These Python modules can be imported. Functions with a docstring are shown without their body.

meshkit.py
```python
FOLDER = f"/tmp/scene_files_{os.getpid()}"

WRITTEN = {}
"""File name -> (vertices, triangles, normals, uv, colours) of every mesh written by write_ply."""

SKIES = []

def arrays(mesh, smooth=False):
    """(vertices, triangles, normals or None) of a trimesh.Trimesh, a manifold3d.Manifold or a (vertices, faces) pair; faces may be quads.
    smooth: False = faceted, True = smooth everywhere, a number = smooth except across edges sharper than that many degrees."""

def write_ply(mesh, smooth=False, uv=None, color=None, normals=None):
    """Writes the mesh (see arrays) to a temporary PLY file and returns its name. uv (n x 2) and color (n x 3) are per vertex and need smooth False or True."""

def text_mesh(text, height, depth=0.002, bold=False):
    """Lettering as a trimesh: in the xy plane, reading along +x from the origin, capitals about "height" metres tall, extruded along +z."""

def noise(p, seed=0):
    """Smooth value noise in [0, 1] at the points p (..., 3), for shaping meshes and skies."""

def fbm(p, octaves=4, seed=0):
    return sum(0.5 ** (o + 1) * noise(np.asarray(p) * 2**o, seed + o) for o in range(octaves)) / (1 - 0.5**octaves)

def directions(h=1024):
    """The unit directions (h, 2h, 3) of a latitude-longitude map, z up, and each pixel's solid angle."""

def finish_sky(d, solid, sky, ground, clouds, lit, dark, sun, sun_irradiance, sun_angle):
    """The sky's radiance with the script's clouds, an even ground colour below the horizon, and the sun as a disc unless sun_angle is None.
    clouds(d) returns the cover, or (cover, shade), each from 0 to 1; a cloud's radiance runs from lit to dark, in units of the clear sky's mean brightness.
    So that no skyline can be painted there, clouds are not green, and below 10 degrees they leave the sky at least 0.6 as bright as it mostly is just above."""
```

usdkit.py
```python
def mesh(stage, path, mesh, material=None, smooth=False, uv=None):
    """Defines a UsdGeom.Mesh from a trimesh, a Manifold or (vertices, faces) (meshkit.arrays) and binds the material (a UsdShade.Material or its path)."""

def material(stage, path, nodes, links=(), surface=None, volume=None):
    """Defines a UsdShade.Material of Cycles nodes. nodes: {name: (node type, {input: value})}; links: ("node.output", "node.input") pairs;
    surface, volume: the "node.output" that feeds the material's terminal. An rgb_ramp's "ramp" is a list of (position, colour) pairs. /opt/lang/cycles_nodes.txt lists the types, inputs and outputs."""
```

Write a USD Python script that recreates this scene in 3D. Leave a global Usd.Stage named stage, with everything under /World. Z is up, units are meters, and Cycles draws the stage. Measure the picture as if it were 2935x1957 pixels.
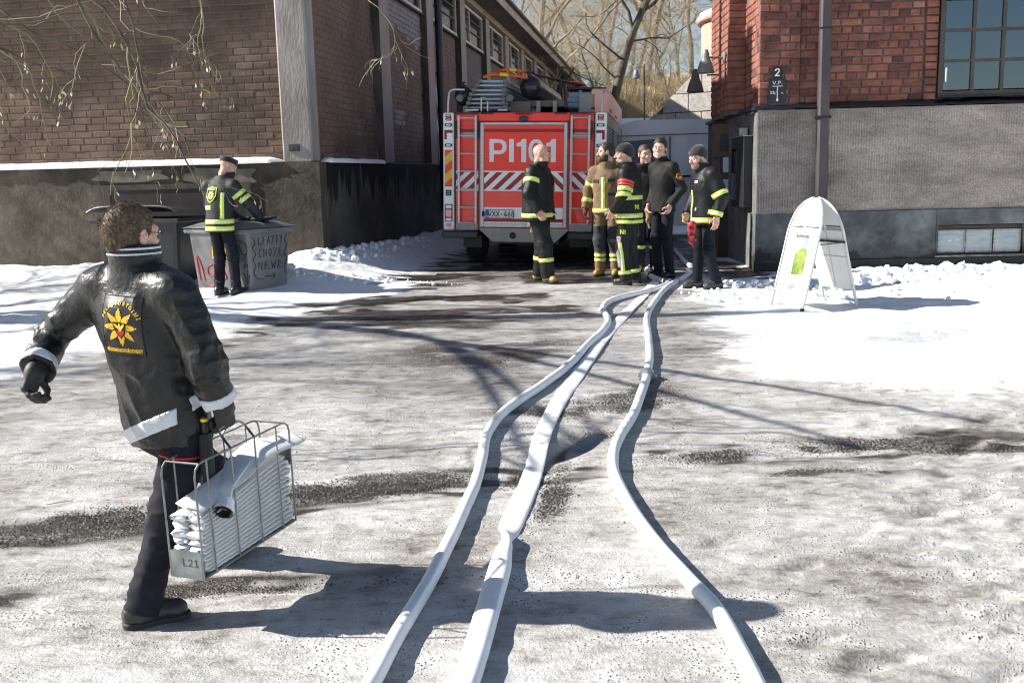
import math, numpy as np, trimesh, usdkit, meshkit
from shapely.geometry import Polygon, LineString, Point
from shapely.ops import unary_union
from pxr import Usd, UsdGeom, UsdLux, UsdShade, Gf, Sdf, Vt

stage = Usd.Stage.CreateInMemory()
UsdGeom.SetStageUpAxis(stage, 'Z')
UsdGeom.Xform.Define(stage, '/World')
UsdGeom.Scope.Define(stage, '/World/Looks')

# ------------------------------------------------------------------ camera, sky, sun, exposure
EXPOSURE = 1.28
SUN_EL, SUN_B = math.radians(34.0), math.radians(2.5)
SUN_I, SUN_COL, SKY_S = 1.2, (1.0, 0.95, 0.88), 0.055
S = np.array([-math.cos(SUN_B) * math.cos(SUN_EL), math.sin(SUN_B) * math.cos(SUN_EL), math.sin(SUN_EL)])
cam = UsdGeom.Camera.Define(stage, '/World/camera')
PITCH, ROLL = math.radians(9.5), 0.025
u0 = np.array([0, math.sin(PITCH), math.cos(PITCH)]); fw = np.array([0, math.cos(PITCH), -math.sin(PITCH)]); r0 = np.array([1.0, 0, 0])
cr = math.cos(ROLL) * r0 - math.sin(ROLL) * u0; cu = math.cos(ROLL) * u0 + math.sin(ROLL) * r0
cam.AddTransformOp().Set(Gf.Matrix4d(*cr, 0, *cu, 0, *(-fw), 0, 0, 0, 1.95, 1))
cam.CreateFocalLengthAttr(35.0); cam.CreateHorizontalApertureAttr(36.0); cam.CreateVerticalApertureAttr(24.0)
cam.CreateClippingRangeAttr((0.1, 2000.0)); cam.CreateFStopAttr(5.6); cam.CreateFocusDistanceAttr(6.0)
cam.CreateExposureAttr(EXPOSURE)
usdkit.material(stage, '/World/Looks/sky_look', {
    'sky': ('sky_texture', {'sky_type': 'single_scattering', 'sun_disc': False, 'sun_elevation': SUN_EL, 'sun_rotation': math.atan2(S[0], S[1]), 'air_density': 1.0, 'aerosol_density': 0.6, 'ozone_density': 1.0}),
    'bg': ('background_shader', {'strength': SKY_S})}, [('sky.color', 'bg.color')], surface='bg.background')
dome = UsdLux.DomeLight.Define(stage, '/World/sky')
UsdShade.MaterialBindingAPI.Apply(dome.GetPrim()).Bind(UsdShade.Material.Get(stage, '/World/Looks/sky_look'))
dome.GetPrim().SetCustomDataByKey('kind', 'structure')
sun = UsdLux.DistantLight.Define(stage, '/World/sun')
sun.CreateIntensityAttr(SUN_I); sun.CreateAngleAttr(0.53); sun.CreateColorAttr(Gf.Vec3f(*SUN_COL))
sun.GetPrim().CreateAttribute('inputs:normalize', Sdf.ValueTypeNames.Bool).Set(True)
zax = S / np.linalg.norm(S); xax = np.cross([0, 1.0, 0], zax); xax /= np.linalg.norm(xax); yax = np.cross(zax, xax)
sun.AddTransformOp().Set(Gf.Matrix4d(*xax, 0, *yax, 0, *zax, 0, 0, 0, 0, 1))

# ------------------------------------------------------------------ helpers
LOOKS = {}
def C3(c): return (c, c, c) if np.isscalar(c) else tuple(c)
def mat(name, cols, rough=0.6, scale=6.0, detail=4.0, metal=0.0, bump=0.0, bscale=60.0, bdist=0.01, spec=0.5, space='object', coat=0.0, rnd=None, stretch=None, rvar=0.0, sheen=0.0, trans=0.0):
    """Procedural principled look: base colour(s) through noise, optional bump. rnd: colours picked per object by object_info.random."""
    if name in LOOKS: return LOOKS[name]
    if np.ndim(cols) == 0 or np.ndim(cols[0]) == 0: cols = [cols]
    cols = [C3(c) for c in cols]
    n = {'p': ('principled_bsdf', {'roughness': rough, 'metallic': metal, 'specular_ior_level': spec, 'coat_weight': coat, 'sheen_weight': sheen})}
    l = []
    n['tc'] = ('texture_coordinate', {}) if space == 'object' else ('geometry', {})
    vec = 'tc.object' if space == 'object' else 'tc.position'
    if stretch:
        n['mp'] = ('mapping', {'scale': stretch}); l.append((vec, 'mp.vector')); vec = 'mp.vector'
    if len(cols) > 1:
        n['nz'] = ('noise_texture', {'scale': scale, 'detail': detail, 'roughness': 0.6}); l.append((vec, 'nz.vector'))
        k = len(cols); n['rp'] = ('rgb_ramp', {'ramp': [(0.3 + 0.4 * i / (k - 1), c) for i, c in enumerate(cols)]})
        l += [('nz.fac', 'rp.fac')]
        out = 'rp.color'
        if rnd:
            n['oi'] = ('object_info', {}); n['rr'] = ('rgb_ramp', {'ramp': [(i / max(1, len(rnd) - 1), C3(c)) for i, c in enumerate(rnd)]}); l.append(('oi.random', 'rr.fac'))
            n['mx'] = ('mix', {'mix_type': 'multiply', 'fac': 1.0}); l += [(out, 'mx.color1'), ('rr.color', 'mx.color2')]; out = 'mx.color'
        l.append((out, 'p.base_color'))
    else: n['p'][1]['base_color'] = cols[0]
    if rvar:
        n['rn'] = ('noise_texture', {'scale': scale * 1.7, 'detail': 3.0}); l.append((vec, 'rn.vector'))
        n['rm'] = ('map_range', {'from_min': 0.3, 'from_max': 0.7, 'to_min': max(0.02, rough - rvar), 'to_max': min(1, rough + rvar), 'clamp': True}); l += [('rn.fac', 'rm.value'), ('rm.result', 'p.roughness')]
    if bump:
        n['bn'] = ('noise_texture', {'scale': bscale, 'detail': 4.0, 'roughness': 0.6}); l.append((vec, 'bn.vector'))
        n['bp'] = ('bump', {'strength': bump, 'distance': bdist}); l += [('bn.fac', 'bp.height'), ('bp.normal', 'p.normal')]
    if trans:
        n['tl'] = ('translucent_bsdf', {'color': cols[0]}); n['mc'] = ('mix_closure', {'fac': trans}); l += [('p.BSDF', 'mc.closure1'), ('tl.BSDF', 'mc.closure2')]
        LOOKS[name] = usdkit.material(stage, '/World/Looks/' + name, n, l, surface='mc.closure'); return LOOKS[name]
    LOOKS[name] = usdkit.material(stage, '/World/Looks/' + name, n, l, surface='p.BSDF')
    return LOOKS[name]

USED = {}
def fresh(parent, name):
    k = (parent, name); USED[k] = USED.get(k, -1) + 1
    return f'{parent}/{name}' if USED[k] == 0 else f'{parent}/{name}_{USED[k]:03d}'
def tag(prim, label=None, cat=None, group=None, kind=None):
    prim = prim.GetPrim() if hasattr(prim, 'GetPrim') else prim
    for k, v in (('label', label), ('category', cat), ('group', group), ('kind', kind)):
        if v: prim.SetCustomDataByKey(k, v)
    return prim
def thing(name, label, cat, loc=(0, 0, 0), rotz=0.0, group=None, kind=None, roty=0.0):
    x = UsdGeom.Xform.Define(stage, fresh('/World', name))
    x.AddTranslateOp().Set(Gf.Vec3d(*map(float, loc)))
    if rotz: x.AddRotateZOp().Set(float(rotz))
    if roty: x.AddRotateYOp().Set(float(roty))
    tag(x, label, cat, group, kind)
    return str(x.GetPath())
def obj(parent, name, m, material, smooth=False, label=None, kind=None, cat=None, group=None):
    if isinstance(m, MB): m = m.arrays()
    p = fresh(parent or '/World', name)
    o = usdkit.mesh(stage, p, m, material, smooth)
    tag(o, label, cat, group, kind)
    return p
def copy_of(src, name, loc, rotz, label, cat, group=None, scale=None):
    x = UsdGeom.Xform.Define(stage, fresh('/World', name))
    x.AddTranslateOp().Set(Gf.Vec3d(*map(float, loc))); x.AddRotateZOp().Set(float(rotz))
    if scale: x.AddScaleOp().Set(Gf.Vec3f(scale, scale, scale))
    x.GetPrim().GetReferences().AddInternalReference(src); x.GetPrim().SetInstanceable(True)
    tag(x, label, cat, group)
    return str(x.GetPath())

class MB:
    """Collects boxes, tubes and so on into one mesh."""
    def __init__(s): s.v, s.f, s.n = [], [], 0
    def add(s, v, f):
        v = np.asarray(v, float); f = np.asarray(f, int)
        if f.shape[1] == 4: f = np.vstack([f[:, [0, 1, 2]], f[:, [0, 2, 3]]])
        s.v.append(v); s.f.append(f + s.n); s.n += len(v); return s
    def tm(s, m, T=None):
        v = np.array(m.vertices)
        if T is not None: v = v @ np.asarray(T)[:3, :3].T + np.asarray(T)[:3, 3]
        return s.add(v, m.faces)
    def box(s, x0, x1, y0, y1, z0, z1, ch=0.0, R=None, o=None):
        if ch > 0:
            v, f = chbox(x0, x1, y0, y1, z0, z1, ch)
        else:
            v = np.array([(x, y, z) for x in (x0, x1) for y in (y0, y1) for z in (z0, z1)], float)
            f = np.array([(0, 1, 3, 2), (4, 6, 7, 5), (0, 4, 5, 1), (2, 3, 7, 6), (0, 2, 6, 4), (1, 5, 7, 3)])
        if R is not None: v = v @ np.asarray(R).T
        if o is not None: v = v + np.asarray(o)
        return s.add(v, f)
    def tube(s, pts, r, n=8, closed=False, cap=True, flat=None, up=None):
        """Swept tube; r scalar or per point; flat=(a,b) elliptical factors with up as the second axis."""
        p = np.asarray(pts, float); m = len(p); r = np.broadcast_to(np.asarray(r, float), (m,))
        t = np.gradient(p, axis=0) if not closed else (np.roll(p, -1, 0) - np.roll(p, 1, 0))
        t /= np.maximum(np.linalg.norm(t, axis=1, keepdims=True), 1e-9)
        N = np.zeros_like(p); ref = np.array([0, 0, 1.0]) if up is None else np.asarray(up, float)
        if up is None and abs(t[0] @ ref) > 0.9: ref = np.array([1.0, 0, 0])
        cur = ref - t[0] * (ref @ t[0]); cur /= np.linalg.norm(cur)
        for i in range(m):
            c = (ref if up is not None else cur); c = c - t[i] * (c @ t[i]); L = np.linalg.norm(c)
            cur = c / L if L > 1e-6 else cur
            N[i] = cur
        B = np.cross(t, N); a = np.arange(n) * 2 * np.pi / n
        fa, fb = (1, 1) if flat is None else flat
        fa = np.broadcast_to(np.asarray(fa, float), (m,)); fb = np.broadcast_to(np.asarray(fb, float), (m,))
        v = p[:, None] + (r * fa)[:, None, None] * np.cos(a)[None, :, None] * B[:, None] + (r * fb)[:, None, None] * np.sin(a)[None, :, None] * N[:, None]
        v = v.reshape(-1, 3); q = []
        mm = m if closed else m - 1
        i, j = np.meshgrid(np.arange(mm), np.arange(n), indexing='ij'); i2 = (i + 1) % m; j2 = (j + 1) % n
        q = np.stack([i * n + j, i * n + j2, i2 * n + j2, i2 * n + j], -1).reshape(-1, 4)
        q = np.vstack([q[:, [0, 1, 2]], q[:, [0, 2, 3]]])
        if cap and not closed:
            k = len(v); v = np.vstack([v, p[0], p[-1]])
            jj = np.arange(n)
            q = np.vstack([q, np.stack([np.full(n, k), (jj + 1) % n, jj], 1), np.stack([np.full(n, k + 1), (m - 1) * n + jj, (m - 1) * n + (jj + 1) % n], 1)])
        return s.add(v, q)
    def bar(s, a, b, w, h, up=(0, 0, 1), ch=0.0):
        a, b = np.asarray(a, float), np.asarray(b, float); t = b - a; L = np.linalg.norm(t); t /= L
        n = np.asarray(up, float); n = n - t * (n @ t); n /= np.linalg.norm(n); x = np.cross(t, n)
        return s.box(-w / 2, w / 2, 0, L, -h / 2, h / 2, ch, R=np.stack([x, t, n], 1), o=a)
    def lathe(s, prof, n=16, o=(0, 0, 0), R=None):
        """prof: (radius, height) pairs, revolved about z."""
        pr = np.asarray(prof, float); a = np.arange(n) * 2 * np.pi / n; m = len(pr)
        v = np.stack([pr[:, 0][:, None] * np.cos(a), pr[:, 0][:, None] * np.sin(a), np.repeat(pr[:, 1][:, None], n, 1)], -1).reshape(-1, 3)
        i, j = np.meshgrid(np.arange(m - 1), np.arange(n), indexing='ij'); j2 = (j + 1) % n
        q = np.stack([i * n + j, i * n + j2, (i + 1) * n + j2, (i + 1) * n + j], -1).reshape(-1, 4)
        if R is not None: v = v @ np.asarray(R).T
        return s.add(v + np.asarray(o), q)
    def poly(s, shape, depth, R=None, o=(0, 0, 0)):
        """Extruded shapely polygon(s) in xy, thickness along z."""
        for g in getattr(shape, 'geoms', [shape]):
            if g.is_empty or g.area < 1e-9: continue
            m = trimesh.creation.extrude_polygon(g, depth, engine='earcut'); v = np.array(m.vertices)
            if R is not None: v = v @ np.asarray(R).T
            s.add(v + np.asarray(o), m.faces)
        return s
    def text(s, t, h, R, o, depth=0.003, bold=False, center=False, stretch=1.0):
        m = meshkit.text_mesh(t, h, depth, bold); v = np.array(m.vertices); v[:, 0] *= stretch
        if center: v[:, 0] -= (v[:, 0].min() + v[:, 0].max()) / 2
        return s.add(v @ np.asarray(R).T + np.asarray(o), m.faces)
    def arrays(s): return np.vstack(s.v), np.vstack(s.f)

def chbox(x0, x1, y0, y1, z0, z1, c):
    """Box with chamfered edges (24 vertices, 44 triangles)."""
    c = min(c, (x1 - x0) * .45, (y1 - y0) * .45, (z1 - z0) * .45)
    m = trimesh.convex.convex_hull(np.array([(x, y, z) for sx in (0, 1) for sy in (0, 1) for sz in (0, 1) for x, y, z in (
        ((x0, x1)[sx] + (c, -c)[sx], (y0, y1)[sy] + (c, -c)[sy], (z0, z1)[sz]),
        ((x0, x1)[sx] + (c, -c)[sx], (y0, y1)[sy], (z0, z1)[sz] + (c, -c)[sz]),
        ((x0, x1)[sx], (y0, y1)[sy] + (c, -c)[sy], (z0, z1)[sz] + (c, -c)[sz]))]))
    return np.array(m.vertices), np.array(m.faces)

FRONT = np.array([[1, 0, 0], [0, 0, -1], [0, 1, 0]], float)      # lettering plane -> reads along +x, up +z, facing -y
def rotz3(deg):
    a = math.radians(deg); return np.array([[math.cos(a), -math.sin(a), 0], [math.sin(a), math.cos(a), 0], [0, 0, 1]])
def spline(pts, n):
    """Catmull-Rom through points, n samples in all, even in length."""
    p = np.asarray(pts, float); p = np.vstack([2 * p[0] - p[1], p, 2 * p[-1] - p[-2]]); out = []
    for i in range(1, len(p) - 2):
        t = np.linspace(0, 1, 24, endpoint=False)[:, None]; a, b, c, d = p[i - 1], p[i], p[i + 1], p[i + 2]
        out.append(0.5 * (2 * b + (c - a) * t + (2 * a - 5 * b + 4 * c - d) * t ** 2 + (3 * b - a - 3 * c + d) * t ** 3))
    out = np.vstack(out + [p[-2:-1]]); L = np.r_[0, np.cumsum(np.linalg.norm(np.diff(out, axis=0), axis=1))]
    s = np.linspace(0, L[-1], n); return np.stack([np.interp(s, L, out[:, k]) for k in range(out.shape[1])], 1)
def grid_mesh(X, Y, Z):
    h, w = X.shape; idx = np.arange(h * w).reshape(h, w)
    return np.stack([X, Y, Z], -1).reshape(-1, 3), np.stack([idx[:-1, :-1], idx[:-1, 1:], idx[1:, 1:], idx[1:, :-1]], -1).reshape(-1, 4)
def blob(rs, r, sub=2, amp=0.35, fr=2.0):
    """A lump: noisy icosphere."""
    m = trimesh.creation.icosphere(sub, 1.0); v = np.array(m.vertices); k = rs.uniform(0, 50)
    d = 1 + amp * (meshkit.fbm(v * fr + k, 3) - 0.5) * 2
    return v * d[:, None] * np.asarray(r), np.array(m.faces)
# ------------------------------------------------------------------ ground: packed ice, dirty snow, wet asphalt
def sstep(a, b, x): t = np.clip((x - a) / (b - a), 0, 1); return t * t * (3 - 2 * t)
def gauss(x, y, cx, cy, sx, sy, ang=0.0):
    a = math.radians(ang); dx, dy = x - cx, y - cy
    u, v = dx * math.cos(a) + dy * math.sin(a), -dx * math.sin(a) + dy * math.cos(a)
    return np.exp(-(u / sx) ** 2 - (v / sy) ** 2)
def segdist(x, y, pts):
    d = np.full(np.shape(x), 1e9)
    for (ax, ay), (bx, by) in zip(pts[:-1], pts[1:]):
        L = (bx - ax) ** 2 + (by - ay) ** 2; t = np.clip(((x - ax) * (bx - ax) + (y - ay) * (by - ay)) / L, 0, 1)
        d = np.minimum(d, np.hypot(x - ax - t * (bx - ax), y - ay - t * (by - ay)))
    return d
def nz(x, y, fx, fy, seed=0, oc=4): return meshkit.fbm(np.stack([x * fx, y * fy, np.zeros_like(x) + seed * 7.31], -1), oc, seed)
LWALL = [(-9.5, 15.98), (-2.75, 14.93)]
ALLEY = [(-2.8, 14.6), (-2.35, 16.4), (-1.75, 18.8), (-1.0, 24)]
RWALL = [(3.4, 13.9), (9.5, 13.65)]
def base_z(x, y): return 0.038 * np.clip(y, -8, 13.0) + 0.019 * (np.clip(y, 13.0, 15.0) - 13.0)
def ground_z(x, y):
    x, y = np.asarray(x, float), np.asarray(y, float)
    z = base_z(x, y)
    near = np.exp(-np.maximum(0, np.hypot(x, y - 6) - 10) / 6)
    z = z + near * (0.10 * (nz(x, y, .35, .5, 1, 3) - .5) * sstep(2, 7, y) + 0.035 * (nz(x, y, 1.1, 2.2, 2, 4) - .5))
    chunk = sstep(0.9, 2.2, x - 0.25 * (y - 4)) * sstep(8.5, 6.0, y)
    z = z + near * (0.012 + 0.040 * chunk) * (nz(x, y, 7, 11, 3, 4) - .5) + 0.09 * chunk * (np.maximum(nz(x, y, 3.5, 8, 9, 4), .5) - .5)
    # ridged ice between ruts
    z = z + near * 0.030 * (nz(x + .3 * y, y, .6, 3.2, 4, 3) - .5)
    # snow banks: along the left wall, the alley and the right wall
    lum = nz(x, y, 4, 5, 5, 5)
    dl, da, dr = segdist(x, y, LWALL), segdist(x, y, ALLEY), segdist(x, y, RWALL)
    z = z + sstep(1.6, 0.1, dl) * (0.10 + .12 * lum) * sstep(-2.2, -3.4, x)
    z = z + np.exp(-(da / 0.62) ** 2) * (0.26 + 0.22 * (lum - .4)) * sstep(14.0, 15.0, y + 0.25 * (x + 2.8)) * sstep(27, 22, y)
    z = z + np.exp(-((x + 2.55) / .8) ** 2 - ((y - 14.1) / .55) ** 2) * .10
    right = sstep(2.5, 3.6, x) * sstep(2.6, 0.5, dr)
    z = z + right * (0.02 + 0.16 * (lum - .3)) * sstep(3.3, 5.2, x) + right * .05 * (nz(x, y, 11, 13, 6, 3) - .4)
    z = z - gauss(x, y, 4.6, 12.6, .55, .28, -10) * .14
    z = z + sstep(9.2, 10.5, y) * sstep(-2.4, -3.6, x) * (0.19 * (nz(x, y, 1.3, 2.6, 7, 4) - .35))
    z = z + sstep(2.2, 3.5, x) * sstep(8, 9.5, y) * sstep(14, 12.5, y) * 0.15 * (nz(x, y, 1.3, 3.2, 8, 4) - .4)
    # melt hole with the puddle, ruts
    z = z - gauss(x, y, 0.43, 6.22, .40, .10, 56) * .075 - gauss(x, y, 0.15, 5.75, .22, .13, 60) * .02
    z = z - np.exp(-(segdist(x, y, [(-3.2, 4.85), (-1.7, 5.2), (-.7, 5.4), (.3, 5.55), (1.6, 5.95), (3.4, 6.0)]) / .14) ** 2) * .022
    z = z - np.exp(-(segdist(x, y, [(-1.7, 4.15), (-.6, 4.2), (.4, 4.15)]) / .07) ** 2) * .014
    for fx, fy in ((1.15, 3.6), (1.3, 3.42), (1.32, 4.3), (1.7, 4.65), (2.15, 4.9), (1.15, 3.25), (1.75, 3.32), (.95, 4.55), (2.5, 5.1)):
        z = z - gauss(x, y, fx, fy, .11, .045, 15) * .030 + (gauss(x, y, fx, fy, .15, .08, 15) - gauss(x, y, fx, fy, .12, .055, 15)) * .02
    return z
def dens(lo, hi, step, far, grow=1.35):
    c = list(np.arange(lo, hi + 1e-6, step)); a, b, s = lo, hi, step
    while b < far:
        s *= grow; b += s; a -= s; c.append(b); c.insert(0, a)
    return np.array(c)
gx = dens(-7.2, 7.2, 0.021, 260)
gy = [2.75]
while gy[-1] < 19: gy.append(gy[-1] + max(.0095, 0.0030 * gy[-1]))
s = .06
while gy[-1] < 300: s *= 1.3; gy.append(gy[-1] + s)
s, lowy = .03, [2.75]
while lowy[-1] > -120: s *= 1.4; lowy.append(lowy[-1] - s)
gy = np.array(lowy[:0:-1] + gy)
GX, GY = np.meshgrid(gx, gy)
GZ = ground_z(GX, GY)
# masks: r clean snow, g grit, b wet dark ground plus painted shade before the engine
n1, n2 = nz(GX, GY, .9, 1.8, 11, 5), nz(GX, GY, 3, 6, 12, 5)
snow = np.maximum.reduce([
    sstep(-.4, .7, (GY - 10.1) * .5 - (GX + 2.9) * .55 + (n1 - .5) * 2.2) * sstep(-1.0, -2.0, GX + (12.7 - GY) * .45) * sstep(7.6, 9.6, GY - .12 * GX),
    sstep(.2, 1.2, (GX - 1.35) + (n1 - .5) * 1.8) * sstep(6.9, 8.6, GY + .12 * GX + (n2 - .5) * 1.2),
    np.exp(-(segdist(GX, GY, ALLEY) / .75) ** 2) * sstep(14.2, 14.8, GY) * 1.2,
    sstep(-1.9, -2.6, GX) * sstep(12.6, 13.6, GY)])
snow = np.where(np.hypot(GX, GY - 8) > 22, 1.0, snow)
wet_shade = np.maximum.reduce([
    sstep(12.9, 13.9, GY + .10 * (GX + .2) + (n1 - .5) * .9) * sstep(-2.2, -1.2, GX - (GY - 14) * .2 + (n2 - .5) * .8) * sstep(3.9, 3.1, GX) * sstep(30, 24, GY),  # wet ground, darkened up to the shadow edge as painted shade
    sstep(.45, .1, segdist(GX, GY, [(-2.3, 11.95), (-1.2, 12.2), (.2, 12.1)]) + (n2 - .5) * .8) * .9,
    sstep(.22, .02, segdist(GX, GY, [(-1.3, 11.35), (.6, 11.3), (1.0, 11.2)]) + (n2 - .5) * .6) * .6,
    gauss(GX, GY, .45, 6.27, .36, .06, 56) * 1.25, gauss(GX, GY, .06, 5.62, .20, .10, 60) * .8,
    sstep(.10, .0, segdist(GX, GY, [(-3.4, 4.72), (-2.3, 4.82), (-1.0, 5.18), (-.5, 5.3)]) + (n2 - .5) * .14),
    sstep(.16, .0, segdist(GX, GY, [(-1.6, 4.2), (-1.1, 4.26), (-.7, 4.2)]) + (n2 - .5) * .35) * .7,
    sstep(.30, .05, np.hypot((GX - 4.6) / 1.9, GY - 12.6) + (n2 - .5) * .4),
    sstep(.07, 0, segdist(GX, GY, [(.2, 4.12), (1.05, 4.1)]) + (n2 - .5) * .12) * .4])
grit = np.maximum.reduce([
    gauss(GX, GY, -2.35, 5.0, .75, .20, 18) * 1.25, gauss(GX, GY, -.9, 5.5, .55, .17, 12) * 1.25, gauss(GX, GY, -1.2, 5.28, .5, .10, 12) * 1.0,
    gauss(GX, GY, .22, 5.35, .09, .42, -8) * 1.3, gauss(GX, GY, .56, 6.4, .14, .09, 40) * 1.3,
    gauss(GX, GY, 1.7, 5.98, .8, .13, 6) * .9, gauss(GX, GY, 2.75, 6.05, 1.1, .16, -3) * .95, gauss(GX, GY, 1.6, 5.55, .5, .08, 4) * .8,
    gauss(GX, GY, -1.15, 4.2, .5, .07, 6) * .6, gauss(GX, GY, .25, 6.9, .6, .35, 20) * .6,
    gauss(GX, GY, -.2, 9.0, 1.1, 1.0) * (.35 + .5 * n2), gauss(GX, GY, -1.2, 10.6, 1.6, .9) * (.3 + .5 * n2), gauss(GX, GY, .9, 7.2, .5, 1.2) * .55,
    gauss(GX, GY, -3.1, 4.35, .4, .08, 6) * .8, 0.16 + 0 * GX])
n3 = nz(GX, GY, 2.6, 4.6, 13, 5); track = np.maximum.reduce([np.exp(-(segdist(GX, GY, [(-3.6, 4.7), (-2.3, 5.0), (-1.2, 5.3), (-.4, 5.5), (.3, 5.6)]) / .24) ** 2), np.exp(-(segdist(GX, GY, [(.9, 6.0), (1.8, 5.95), (2.8, 6.1), (3.8, 6.2)]) / .20) ** 2), .8 * np.exp(-(segdist(GX, GY, [(1.2, 5.45), (2.4, 5.5)]) / .10) ** 2), .8 * np.exp(-(segdist(GX, GY, [(-3.0, 4.1), (-1.8, 4.2), (-.6, 4.3)]) / .10) ** 2), .8 * np.exp(-(segdist(GX, GY, [(-2.5, 11.2), (-.6, 11.0), (.9, 11.2)]) / .5) ** 2), .7 * np.exp(-(segdist(GX, GY, [(-3.6, 8.4), (-2.6, 10.4), (-1.6, 11.5)]) / .25) ** 2)])
wet_shade = np.maximum(wet_shade, track * (.15 + 1.1 * sstep(.42, .58, nz(GX, GY, 1.8, 5.5, 15, 5))))
grit = grit * (.3 + 1.7 * sstep(.36, .62, n3)); wet_shade = wet_shade * (.55 + .9 * sstep(.35, .6, n3))
mask = np.stack([np.clip(snow, 0, 1), np.clip(grit, 0, 1), np.clip(wet_shade, 0, 1)], -1).reshape(-1, 3)
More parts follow.
